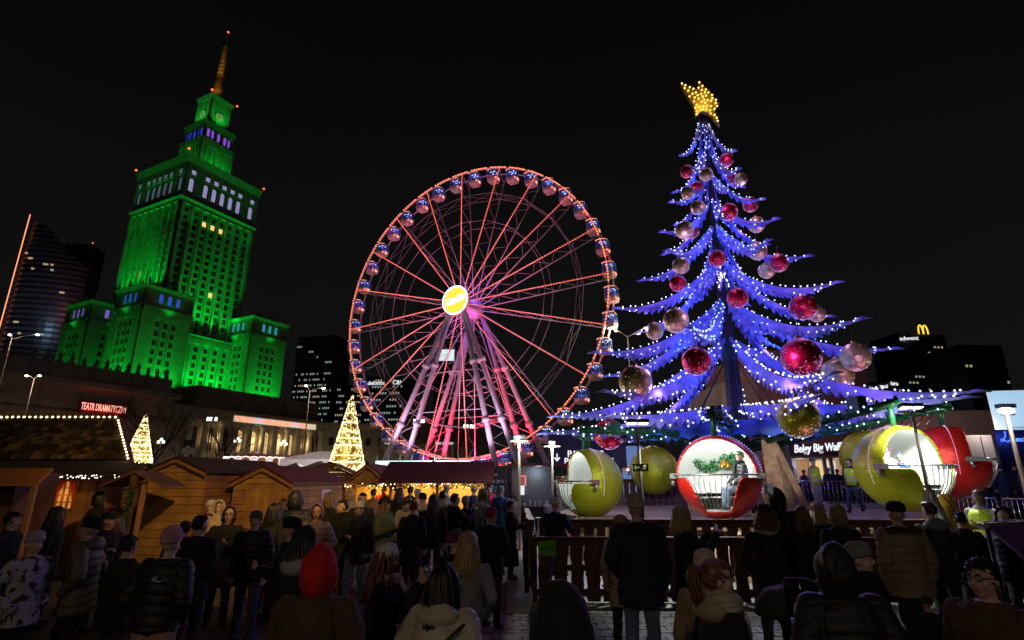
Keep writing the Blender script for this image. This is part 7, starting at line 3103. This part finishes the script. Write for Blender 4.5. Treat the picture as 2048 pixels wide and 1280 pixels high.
A(405, 1028, 1.8, 175, 'broad person in black among the crowd by the plank hut', Y=7.9, coat='black', bulk=0.03, hair=('short', 'black'), hem=0.72, armL='pocket', armR='pocket')
A(372, 1040, 1.7, -150, 'dark-haired person beside the broad person in black', Y=8.9, coat='black', hair=('short', 'black'), hem=0.72)
A(423, 1001, 1.68, 20, 'person in a fluffy white hat behind the beige hooded jacket', Y=13.2, coat='brown', hat=('fluffy', 'white'), hem=0.7)
A(440, 1003, 1.66, 25, 'person in a beige jacket with a white furry hood', Y=12.6, coat='beige', bulk=0.03, hood=('beige', 'wool'), furc='white', hem=0.74, armL='hold', armR='pocket')
A(460, 1013, 1.72, 15, 'person in a dark hooded coat smiling, hands together', Y=9.8, coat='black', bulk=0.02, hood=('black',), hem=0.55, armL='hold', armR='hold', glasses=1)
A(515, 1022, 1.76, 0, 'person in a grey beanie and glossy black puffer jacket facing the camera', coat='black', puff=1, bulk=0.035, hat=('beanie', 'olive'), trous='jean', downhood='black', hem=0.80, armL='down', armR='down', hair=('short', 'black'))
A(548, 1006, 1.72, 160, 'person with dark hair right behind the grey beanie', Y=10.2, coat='char', hair=('long', 'black'), hem=0.7)
A(570, 997, 1.7, 170, 'person with long brown hair and tan coat by the hut door', Y=12.4, coat='brown', hair=('long', 'brown'), scarf='tan', hem=0.6)
A(594, 985, 1.86, 178, 'big person in a dark puffy hooded jacket, seen from behind', Y=10.8, coat='navy', puff=1, bulk=0.06, hood=('black',), hoodsize=1.1, hem=0.76, armL='pocket', armR='pocket')
A(586, 1034, 1.78, -80, 'person in profile with a black beanie edged in white', coat='black', puff=1, bulk=0.03, hat=('beanie', 'black'), hood=None, armL='pocket', armR='hold', hem=0.74, trous='olive')
A(612, 1058, 1.70, 150, 'person in a black beret with a pale lowered hood', Y=5.6, coat='black', hat=('slouch', 'black'), hair=('long', 'black'), hlen=0.16, downhood='lgrey', hy=-40, hem=0.7)
A(645, 1098, 1.76, 176, 'person in a bright red hood and brown jacket, seen from behind', Y=4.05, coat='brown', bulk=0.03, wide=1.08, hood=('red', 'wool'), hoodsize=1.08, hem=0.8, armL='pocket', armR='hold')
A(635, 1008, 1.68, -5, 'person in a mauve hooded jacket facing the camera by the notice hut', Y=10.2, coat='mauve', puff=1, bulk=0.03, hood=('mauve',), hem=0.72, armL='pocket', armR='pocket')
A(656, 984, 1.76, -40, 'blond person in a dark coat under the paper notice', Y=13.6, coat='black', hair=('long', 'dblond'), hem=0.66)
A(688, 998, 1.72, -30, 'dark-haired person in black smiling sideways', Y=11.4, coat='black', hair=('short', 'black'), scarf='black', hem=0.7)
A(720, 1003, 1.72, 0, 'person in a white pompom hat and dark coat with a shoulder bag', Y=10.8, coat='black', hat=('pom', 'white'), scarf='char', trous='ljean', hem=0.74, armL='hold', armR='down', strap=(1, 'front'), bag=1)
A(726, 984, 1.80, 10, 'tall dark-haired person behind the white pompom hat', Y=13.4, coat='black', hair=('short', 'black'), hem=0.7)
A(700, 980, 1.74, 200, 'person in a pale hooded jacket at the golden stall', Y=17.5, coat='beige', hood=('beige', 'wool'), hem=0.75)
A(748, 976, 1.78, 190, 'person in a tan coat leaning into the golden stall', Y=18.2, coat='tan', hair=('short', 'brown'), hem=0.72)
A(772, 995, 1.70, 70, 'person in a black fur hat and green jacket holding a paper cup', Y=12.2, coat='green', bulk=0.03, hat=('fluffy', 'black'), hair=('long', 'dblond'), hem=0.82, armL='hold', armR='hold', trous='black', hold='cup')
A(768, 968, 1.75, -10, 'stallholder in a red jumper behind the yellow counter', Y=21.9, coat='red', hair=('short', 'black'), hem=0.8, armL='hold')
A(800, 975, 1.72, 180, 'long-haired person in black with a thin shoulder strap before the golden stall', Y=17.6, coat='black', hair=('long', 'black'), strap=(1, 'back'), hem=0.72)
A(822, 962, 1.84, 175, 'tall person in black at the end of the yellow counter', Y=19.2, coat='black', hair=('short', 'black'), hem=0.7)
A(816, 990, 1.66, 170, 'person with a scarf and pale sleeves in the queue', Y=13.6, coat='lgrey', hair=('short', 'brown'), scarf='grey', hem=0.74)
A(835, 978, 1.55, 180, 'small person in a pale blue beanie in the queue', Y=17.0, coat='white', hat=('beanie', 'sky'), hem=0.7)
A(828, 1000, 1.72, 178, 'person in a dark long coat with short ginger hair, seen from behind', Y=12.0, coat='navy', hair=('short', 'auburn'), hem=0.55)
A(846, 986, 1.74, 185, 'person in a black beanie with a cream collar', Y=14.4, coat='black', hat=('beanie', 'black'), downhood='cream', hem=0.72)
A(868, 988, 1.78, 185, 'person with very long dark hair in a black jacket and jeans', Y=12.6, coat='black', hair=('long', 'brown'), hlen=0.45, trous='jean', hem=0.8)
A(886, 980, 1.76, 175, 'person in a dark jacket with pale collar and blue bag', Y=15.0, coat='char', hair=('short', 'black'), downhood='lgrey', hem=0.74, trous='ljean')
A(893, 966, 1.80, 180, 'person in grey with a round hat near the container doors', Y=19.5, coat='grey', hat=('beanie', 'grey'), hem=0.74)
A(910, 985, 1.78, 120, 'person in black holding up a phone near the container', Y=13.4, coat='black', hair=('short', 'black'), hem=0.7, armL='phone', armR='phone')
A(932, 992, 1.66, 150, 'person in a grey hat holding a white shopping bag', Y=14.2, coat='char', hat=('beanie', 'lgrey'), hem=0.72, tote=1)
A(948, 963, 1.82, 180, 'person with grey cropped hair before the container doors', Y=19.8, coat='navy', hair=('short', 'grey'), hem=0.7)
A(981, 966, 1.76, -10, 'person in a black hood wrapped in a pink scarf', Y=19.4, coat='black', hood=('black',), scarf='magenta', hem=0.6)
A(966, 979, 1.72, 120, 'person in a tan slouchy hat with a pale grey hood down', Y=15.0, coat='lgrey', hat=('slouch', 'beige'), hair=('long', 'dblond'), downhood='white', hem=0.74)
A(1003, 972, 1.74, 150, 'person in a royal blue jacket and grey beanie by the tan pole', Y=17.6, coat='blue', bulk=0.03, hat=('beanie', 'grey'), hem=0.74)
A(1024, 958, 1.72, 175, 'person in a checked coat ordering at the container bar', Y=23.5, coat='grey', hair=('short', 'black'), hem=0.6, fixh=1)
A(985, 1014, 1.72, 150, 'person in a berry red beanie and black jacket with a flowered bag', Y=9.6, coat='black', bulk=0.02, hat=('beanie', 'berry'), hem=0.76, armL='hold', armR='hold')
A(1022, 1000, 1.76, 95, 'person with a long ponytail in an ankle-length black coat', coat='black', hair=('pony', 'auburn'), hem=0.30, armL='hold', armR='hold')
A(1105, 995, 1.70, 150, 'person in a white beanie and navy jacket leaning on the slat fence', Y=12.0, coat='navy', bulk=0.02, hat=('beanie', 'white'), hem=0.72, armL='rail', armR='rail', handmat=2, lean=0.2, trous='ljean')
# --- in front
A(935, 1062, 1.68, 165, 'blond person in a long grey wool coat, seen from behind', Y=6.0, coat='grey', hair=('long', 'blond'), hlen=0.33, hem=0.45, armL='pocket', armR='pocket')
A(910, 1060, 1.66, 160, 'person in a plum coloured beanie beside the blond hair', Y=6.9, coat='black', hat=('beanie', 'plum'), hem=0.7)
A(886, 1130, 1.64, 160, 'person with long black hair in a cream puffer jacket with strap', Y=4.1, coat='cream', puff=1, bulk=0.04, hair=('long', 'black'), hlen=0.38, downhood='cream', hy=-25, hem=0.8, armL='pocket', armR='pocket', strap=(-1, 'back'))
A(770, 1088, 1.66, 88, 'person with curly auburn hair and white headband lifting a silver can', Y=5.2, coat='black', hair=('curly', 'auburn'), hlen=0.36, hat=('beanie', 'white'), scarf='rose', hem=0.5, armL='mouth', armR='mouth', hold='can')
A(1122, 1188, 1.72, 170, 'dark rounded woollen hood of a person close in front of the fence end', Y=2.65, coat='black', bulk=0.03, hood=('black', 'wool'), hoodsize=1.18, hem=0.8)
A(1270, 990, 1.98, 178, 'tall person in a beige hat and navy parka with fur hood, seen from behind', Y=7.2, coat='navy', bulk=0.035, hat=('slouch', 'beige'), collar='brown', trous='ljean', hem=0.70, armL='down', armR='pocket')
A(1240, 1032, 1.72, 160, 'person in a pink fluffy hat half hidden behind the tall parka', Y=8.2, coat='beige', hat=('fluffy', 'rose'), hem=0.6)
A(1362, 1010, 1.78, 95, 'person in a grey beanie with blond hair typing on a phone', Y=8.2, coat='black', hat=('beanie', 'lgrey'), hair=('long', 'blond'), hlen=0.22, hem=0.6, armL='phone', armR='phone', hold='phone', lean=0.05)
A(1525, 1012, 1.74, 170, 'person in a black beret raising a phone towards the red gondola', Y=8.0, coat='black', hat=('slouch', 'black'), hair=('long', 'auburn'), hlen=0.14, hem=0.5, armL='up', armR='pocket', hold='phone_up', scarf='beige', strap=(1, 'back'))
A(1548, 978, 1.86, 176, 'person in a big black hood in front of the timber posts', Y=9.8, coat='black', bulk=0.04, hood=('black',), hoodsize=1.12, hem=0.7)
A(1432, 1112, 1.70, 95, 'person with ginger ponytail and glasses wearing a camel hood', Y=3.95, coat='black', hair=('pony', 'ginger'), downhood=('beige', 'wool'), scarf='cream', glasses=1, hem=0.7, armL='pocket', armR='pocket', hy=-10)
A(1408, 1100, 1.66, 165, 'person in a white beanie and camel coat beyond the ginger ponytail', Y=4.8, coat='tan', hat=('beanie', 'cream'), hem=0.5)
A(1600, 1010, 1.62, 180, 'long-haired person watching the gondolas through the fence', Y=9.6, coat='black', hair=('long', 'dblond'), hem=0.7)
A(1630, 1006, 1.62, 170, 'person in a pink chequered hat watching the ride', Y=9.9, coat='black', hat=('fluffy', 'rose'), hair=('long', 'blond'), hlen=0.2, hem=0.7)
A(1672, 1010, 1.68, 170, 'person with a leopard brown head scarf at the fence', Y=8.6, coat='black', hood=('tan', 'wool'), hem=0.6)
A(1668, 1098, 1.72, 172, 'person in a black quilted hood with bluish rim light', Y=4.0, coat='black', puff=1, bulk=0.05, hood=('black',), hoodsize=1.15, hem=0.75, armL='pocket', armR='pocket')
A(1718, 1084, 1.68, 78, 'person in a grey beanie in profile beside the quilted hood', Y=5.0, coat='black', hat=('beanie', 'grey'), scarf='black', hem=0.7)
A(1790, 1004, 1.86, 178, 'person in a tan quilted coat with dark fur collar and black cap', Y=7.6, coat='tan', puff=1, bulk=0.035, hat=('cap', 'black'), collar='brown', hem=0.74, trous='black')
A(1858, 1002, 1.78, 170, 'person in a grey jacket pointing up at the lime gondola', Y=9.0, coat='char', sleeve=5, accent='lgrey', hair=('short', 'brown'), hem=0.75, armL='point', armR='down', downhood='grey')
A(1888, 990, 1.70, 172, 'child in a mustard yellow hat and jacket on tiptoe', Y=10.6, coat='yellow', hood=('yellow', 'wool'), hem=0.72)
A(1916, 1020, 1.74, 165, 'dark figure stepping past the guard', Y=9.2, coat='black', hair=('short', 'black'), hem=0.7, stance='walk')
A(1950, 972, 1.78, -70, 'ride guard in a grey sweater and yellow hi-vis vest', Y=11.5, coat='lgrey', hood=None, hair=('short', 'black'), vest=1, hem=0.84, armL='hold', armR='hold')
A(1990, 950, 1.80, -80, 'person in a navy puffer hood beside the ride guard', Y=9.0, coat='navy', puff=1, bulk=0.04, hood=('navy',), hem=0.74, armL='pocket', armR='pocket', fixh=1)
A(1962, 1112, 1.76, -70, 'older person with short hair and glasses in a brown corduroy jacket', Y=3.95, coat='brown', bulk=0.03, wide=1.1, hair=('short', 'black'), glasses=1, hem=0.8, armL='pocket', armR='pocket')
A(1842, 1150, 1.0, 170, 'small child in dark clothes standing below the tan coat', Y=6.6, coat='black', hat=('beanie', 'char'), hem=0.7, fixh=1)
# --- on the ride terrace
A(1626, 925, 1.78, 30, 'ride attendant in a yellow hi-vis vest and pale trousers on the deck', Y=19.4, z=1.2, coat='beige', hat=('beanie', 'grey'), vest=1, hem=0.84, trous='lgrey', armL='down', armR='pocket', fixh=1)
A(1578, 928, 1.74, 60, 'person in a blue beanie and dark coat beside the timber posts', Y=20.5, z=1.2, coat='black', hat=('beanie', 'sky'), hem=0.6, fixh=1, scarf='grey')
A(1700, 945, 1.74, -60, 'attendant bending in hi-vis vest and jeans behind the lime gondola', Y=19.0, z=1.2, coat='black', hair=('short', 'black'), vest=1, hem=0.84, trous='jean', stance='walk', fixh=1)
for i, (px, col_, hat_) in enumerate(((1655, 'navy', 'grey'), (1672, 'black', None), (1692, 'char', 'lgrey'), (1712, 'black', None), (1730, 'navy', 'black'), (1606, 'plum', 'plum'))):
    A(px, 935, 1.72 - 0.03 * (i % 3), 150 + 20 * (i % 3), 'person waiting in the queue at the waffle kiosk', Y=28.0 + 0.4 * i, z=1.1, grp='queue at the waffle kiosk', coat=col_, hat=('beanie', hat_) if hat_ else None, hair=None if hat_ else ('short', 'black'), hem=0.68, fixh=1, face=False)
for i, (px, Y_, col_) in enumerate(((1955, 20.0, 'black'), (1975, 21.0, 'char'), (1992, 19.5, 'navy'), (2020, 20.5, 'black'), (2040, 19.0, 'char'), (1938, 22.0, 'black'))):
    A(px, 900, 1.76 - 0.04 * (i % 3), 200 - 25 * i, 'dark figure in the crowd below the blue neon sign', Y=Y_, z=1.1, grp='crowd below the neon sign', coat=col_, hair=('short', 'black'), hem=0.66, fixh=1, face=False)
# --- passengers
g0, g1 = gon[0], gon[1]


def seat_person(g, lx, ly, yaw, label, sc_=0.86, **sp):
    p = g.matrix_basis @ Vector((lx, ly, -0.36))
    q = add_person(1024, 900, 1.75 * sc_, yaw, label, Y=p.y, fixh=1, stance='sit', hem=0.80, **sp)
    q.update(x=p.x, Y=p.y, z=p.z - 0.77 * sc_, h=1.75 * sc_)


seat_person(g0, 0.52, -0.02, -88, 'passenger in a pale green beanie and dark jacket seated in the red gondola', sc_=0.98, coat='char', hat=('beanie', 'green'), scarf='black', trous='ljean', armL='lap', armR='lap', hp=-8, hy=20, puff=1, bulk=0.02)
seat_person(g1, -0.34, 0.10, 10, 'passenger in white with magenta mittens waving from the lime gondola', coat='white', bulk=0.03, hat=('beanie', 'white'), handmat=5, accent='magenta', armL='wave', armR='lap', trous='char')
seat_person(g1, 0.20, 0.16, -20, 'child in a pale blue hat and navy jacket seated in the lime gondola', sc_=0.70, coat='blue', hat=('pom', 'sky'), armL='lap', armR='lap', trous='navy')

# --- grow one continuous surface for each figure
raws = []
for sp in PEOPLE:
    m = raw_person(sp)
    me = m.mesh('raw', [])
    kd = KDTree(len(m.v))
    own = [0] * len(m.v)
    for f, mi in zip(m.f, m.m):
        for i in f:
            own[i] = mi
    for i, v in enumerate(m.v):
        kd.insert(v, i)
    kd.balance()
    o = bpy.data.objects.new('raw', me)
    col.objects.link(o)
    md = o.modifiers.new('r', 'REMESH')
    md.mode = 'VOXEL'
    Yd = sp['Y']
    md.voxel_size = 0.0105 if Yd < 7 else (0.0125 if Yd < 10.5 else (0.0165 if Yd < 17 else 0.022))
    md.use_smooth_shade = True
    s_ = o.modifiers.new('s', 'SMOOTH')
    s_.factor = 0.5
    s_.iterations = 2
    raws.append((o, kd, own))
dg = bpy.context.evaluated_depsgraph_get()
dg.update()
made = []
for (o, kd, own), sp in zip(raws, PEOPLE):
    me = bpy.data.meshes.new_from_object(o.evaluated_get(dg))
    made.append(me)
for (o, kd, own), sp, me in zip(raws, PEOPLE, made):
    rawme = o.data
    bpy.data.objects.remove(o)
    bpy.data.meshes.remove(rawme)
    me.name = 'body'
    me.materials.clear()
    puff = sp.get('puff')
    for mt in (print_mat() if sp.get('patch') else cloth(sp['coat'], 'nylon' if puff else 'wool'), cloth(sp['trous'], 'denim'), SKIN[sp['skin']], cloth(sp['shoe'], 'nylon'), LIP, cloth(sp.get('accent', sp['coat']), 'wool')):
        me.materials.append(mt)
    nv = len(me.vertices)
    co = np.empty(nv * 3, dtype=np.float32)
    me.vertices.foreach_get('co', co)
    co = co.reshape(nv, 3)
    vm = np.array([own[kd.find(c)[1]] for c in co])
    nf_ = len(me.polygons)
    lt = np.empty(nf_, dtype=np.int32)
    me.polygons.foreach_get('loop_start', lt)
    lv = np.empty(len(me.loops), dtype=np.int32)
    me.loops.foreach_get('vertex_index', lv)
    me.polygons.foreach_set('material_index', vm[lv[lt]].astype(np.int32))
    me.polygons.foreach_set('use_smooth', np.ones(nf_, dtype=bool))
    no = np.empty(nv * 3, dtype=np.float32)
    me.vertices.foreach_get('normal', no)
    no = no.reshape(nv, 3)
    coat_v = (vm == 0) | (vm == 5)
    if puff:
        d = 0.013 * (np.sqrt(np.abs(np.sin(np.pi * (co[:, 2] + 0.15 * np.abs(co[:, 0])) / 0.092))) - 0.75)
        co[coat_v] += no[coat_v] * d[coat_v, None]
    # folds in cloth
    fold = 0.006 * np.sin(co[:, 2] * 31 + 9 * np.sin(co[:, 0] * 14 + sp['seed'])) * np.sin(co[:, 0] * 23 + co[:, 1] * 19 + sp['seed'])
    cl = (coat_v & (not puff)) | (vm == 1)
    co[cl] += no[cl] * fold[cl, None]
    me.vertices.foreach_set('co', co.reshape(-1))
    me.update()
    root = thing('person', sp['label'], 'person', (sp['x'], sp['Y'], sp['z']), R(sp['yaw']), sp['grp'])
    k = sp['h'] / 1.765
    root.scale = (k, k, k)
    obj('body', me, root)
    dress(sp, root, None)
    if sp.get('logo'):
        mm = MB()
        for q in range(3):
            mm.tube([(-0.10 + (0.022 + 0.014 * q) * math.cos(a), 0.212 - 0.02 * math.cos(a) * 0.3, 1.31 + (0.022 + 0.014 * q) * math.sin(a)) for a in [PI / 2 * i / 6 for i in range(7)]], 0.005, 5)
        mm.tube([(-0.15, 0.210, 1.315), (-0.095, 0.214, 1.315)], 0.008, 5)
        mm.build('chest_emblem', cloth('white', 'knit'), root)
    # things held
    W = root.matrix_basis
    wr = sp['_wr']
    hold = sp.get('hold')
    if hold in ('cup', 'can'):
        e, w_ = wr[-1]
        p = W @ (w_ + (w_ - e).normalized() * 0.10 + Vector((0.03, -0.02, 0.02)))
        t = thing('drink_can' if hold == 'can' else 'paper_cup', {'can': 'silver drink can lifted by the person with auburn hair', 'cup': 'pale paper cup held by the person ' + ('in the black fur hat' if sp['coat'] == 'green' else 'at the stall counter')}[hold], 'can' if hold == 'can' else 'cup', p)
        mm = MB()
        if hold == 'can':
            mm.lathe([(0.002, -0.075), (0.027, -0.075), (0.033, -0.065), (0.033, 0.062), (0.027, 0.075), (0.002, 0.073)], n=16)
            mm.build('can_body', chrome, t)
            t.rotation_euler = (R(30), R(20), 0)
        else:
            mm.lathe([(0.002, -0.06), (0.028, -0.06), (0.040, 0.055), (0.042, 0.06), (0.036, 0.058)], n=16)
            mm.build('cup_body', cloth('white', 'knit'), t)
            mm = MB()
            mm.lathe([(0.043, 0.058), (0.043, 0.066), (0.036, 0.070), (0.002, 0.071)], n=16)
            mm.build('cup_lid', cloth('white', 'nylon'), t)
    elif hold in ('phone', 'phone_up'):
        e, w_ = wr[-1]
        off = Vector((0.09, -0.06, 0.05)) if hold == 'phone' else Vector((0.0, -0.05, 0.14))
        p = W @ (w_ + off)
        t = thing('mobile_phone', 'black mobile phone ' + ('held by the person in the grey beanie with blond hair' if hold == 'phone' else 'raised towards the red gondola'), 'phone', p, R(sp['yaw']))
        mm = MB()
        mm.rng((-0.037, -0.005, -0.075), (0.037, 0.005, 0.075))
        mm.build('phone_case', black_m, t)
        mm = MB()
        mm.rng((-0.033, 0.0052, -0.07), (0.033, 0.0058, 0.07))
        mm.build('phone_screen', emi('phone_screen_glow', (0.4, 0.5, 0.6), 0.12), t)
    if sp.get('bag'):
        p = W @ Vector((0.20, -0.2, 0.86))
        t = thing('shoulder_bag', 'small dark shoulder bag of the person in the white pompom hat', 'bag', p, R(sp['yaw']))
        mm = MB()
        mm.ball((0, 0, 0), (0.14, 0.045, 0.09), 14, 10)
        mm.build('bag_body', mat('bag_leather', (0.05, 0.04, 0.03), 0.4), t)
        mm = MB()
        mm.tube([(-0.11, 0, 0.05), (0, -0.05, 0.06), (0.11, 0, 0.05)], 0.006, 5)
        mm.build('zip', chrome, t)
    if sp.get('tote'):
        p = W @ Vector((-0.28, -0.05, 0.62))
        t = thing('shopping_bag', 'white plastic shopping bag carried by the person in the grey hat', 'bag', p, R(sp['yaw']))
        mm = MB()
        ell_loft(mm, [(0, 0, -0.16, 0.14, 0.06), (0.01, 0, 0.0, 0.15, 0.08), (0, 0, 0.13, 0.12, 0.04), (0, 0, 0.2, 0.04, 0.02)], 14)
        mm.build('bag_body', cloth('white', 'nylon'), t)
        mm = MB()
        mm.tube([(-0.04, 0, 0.18), (0, 0, 0.28), (0.04, 0, 0.18)], 0.008, 5)
        mm.build('handle', cloth('white', 'nylon'), t)

# ================================================================== lettering becomes mesh
dg = bpy.context.evaluated_depsgraph_get()
dg.update()
for o in [o for o in bpy.data.objects if o.type == 'FONT']:
    me = bpy.data.meshes.new_from_object(o.evaluated_get(dg))
    n = bpy.data.objects.new(o.name, me)
    nm = o.name
    col.objects.link(n)
    n.parent = o.parent
    n.matrix_parent_inverse = o.matrix_parent_inverse.copy()
    n.location, n.rotation_euler, n.scale = o.location, o.rotation_euler, o.scale
    n['kind'] = 'stuff'
    bpy.data.objects.remove(o)
    n.name = nm
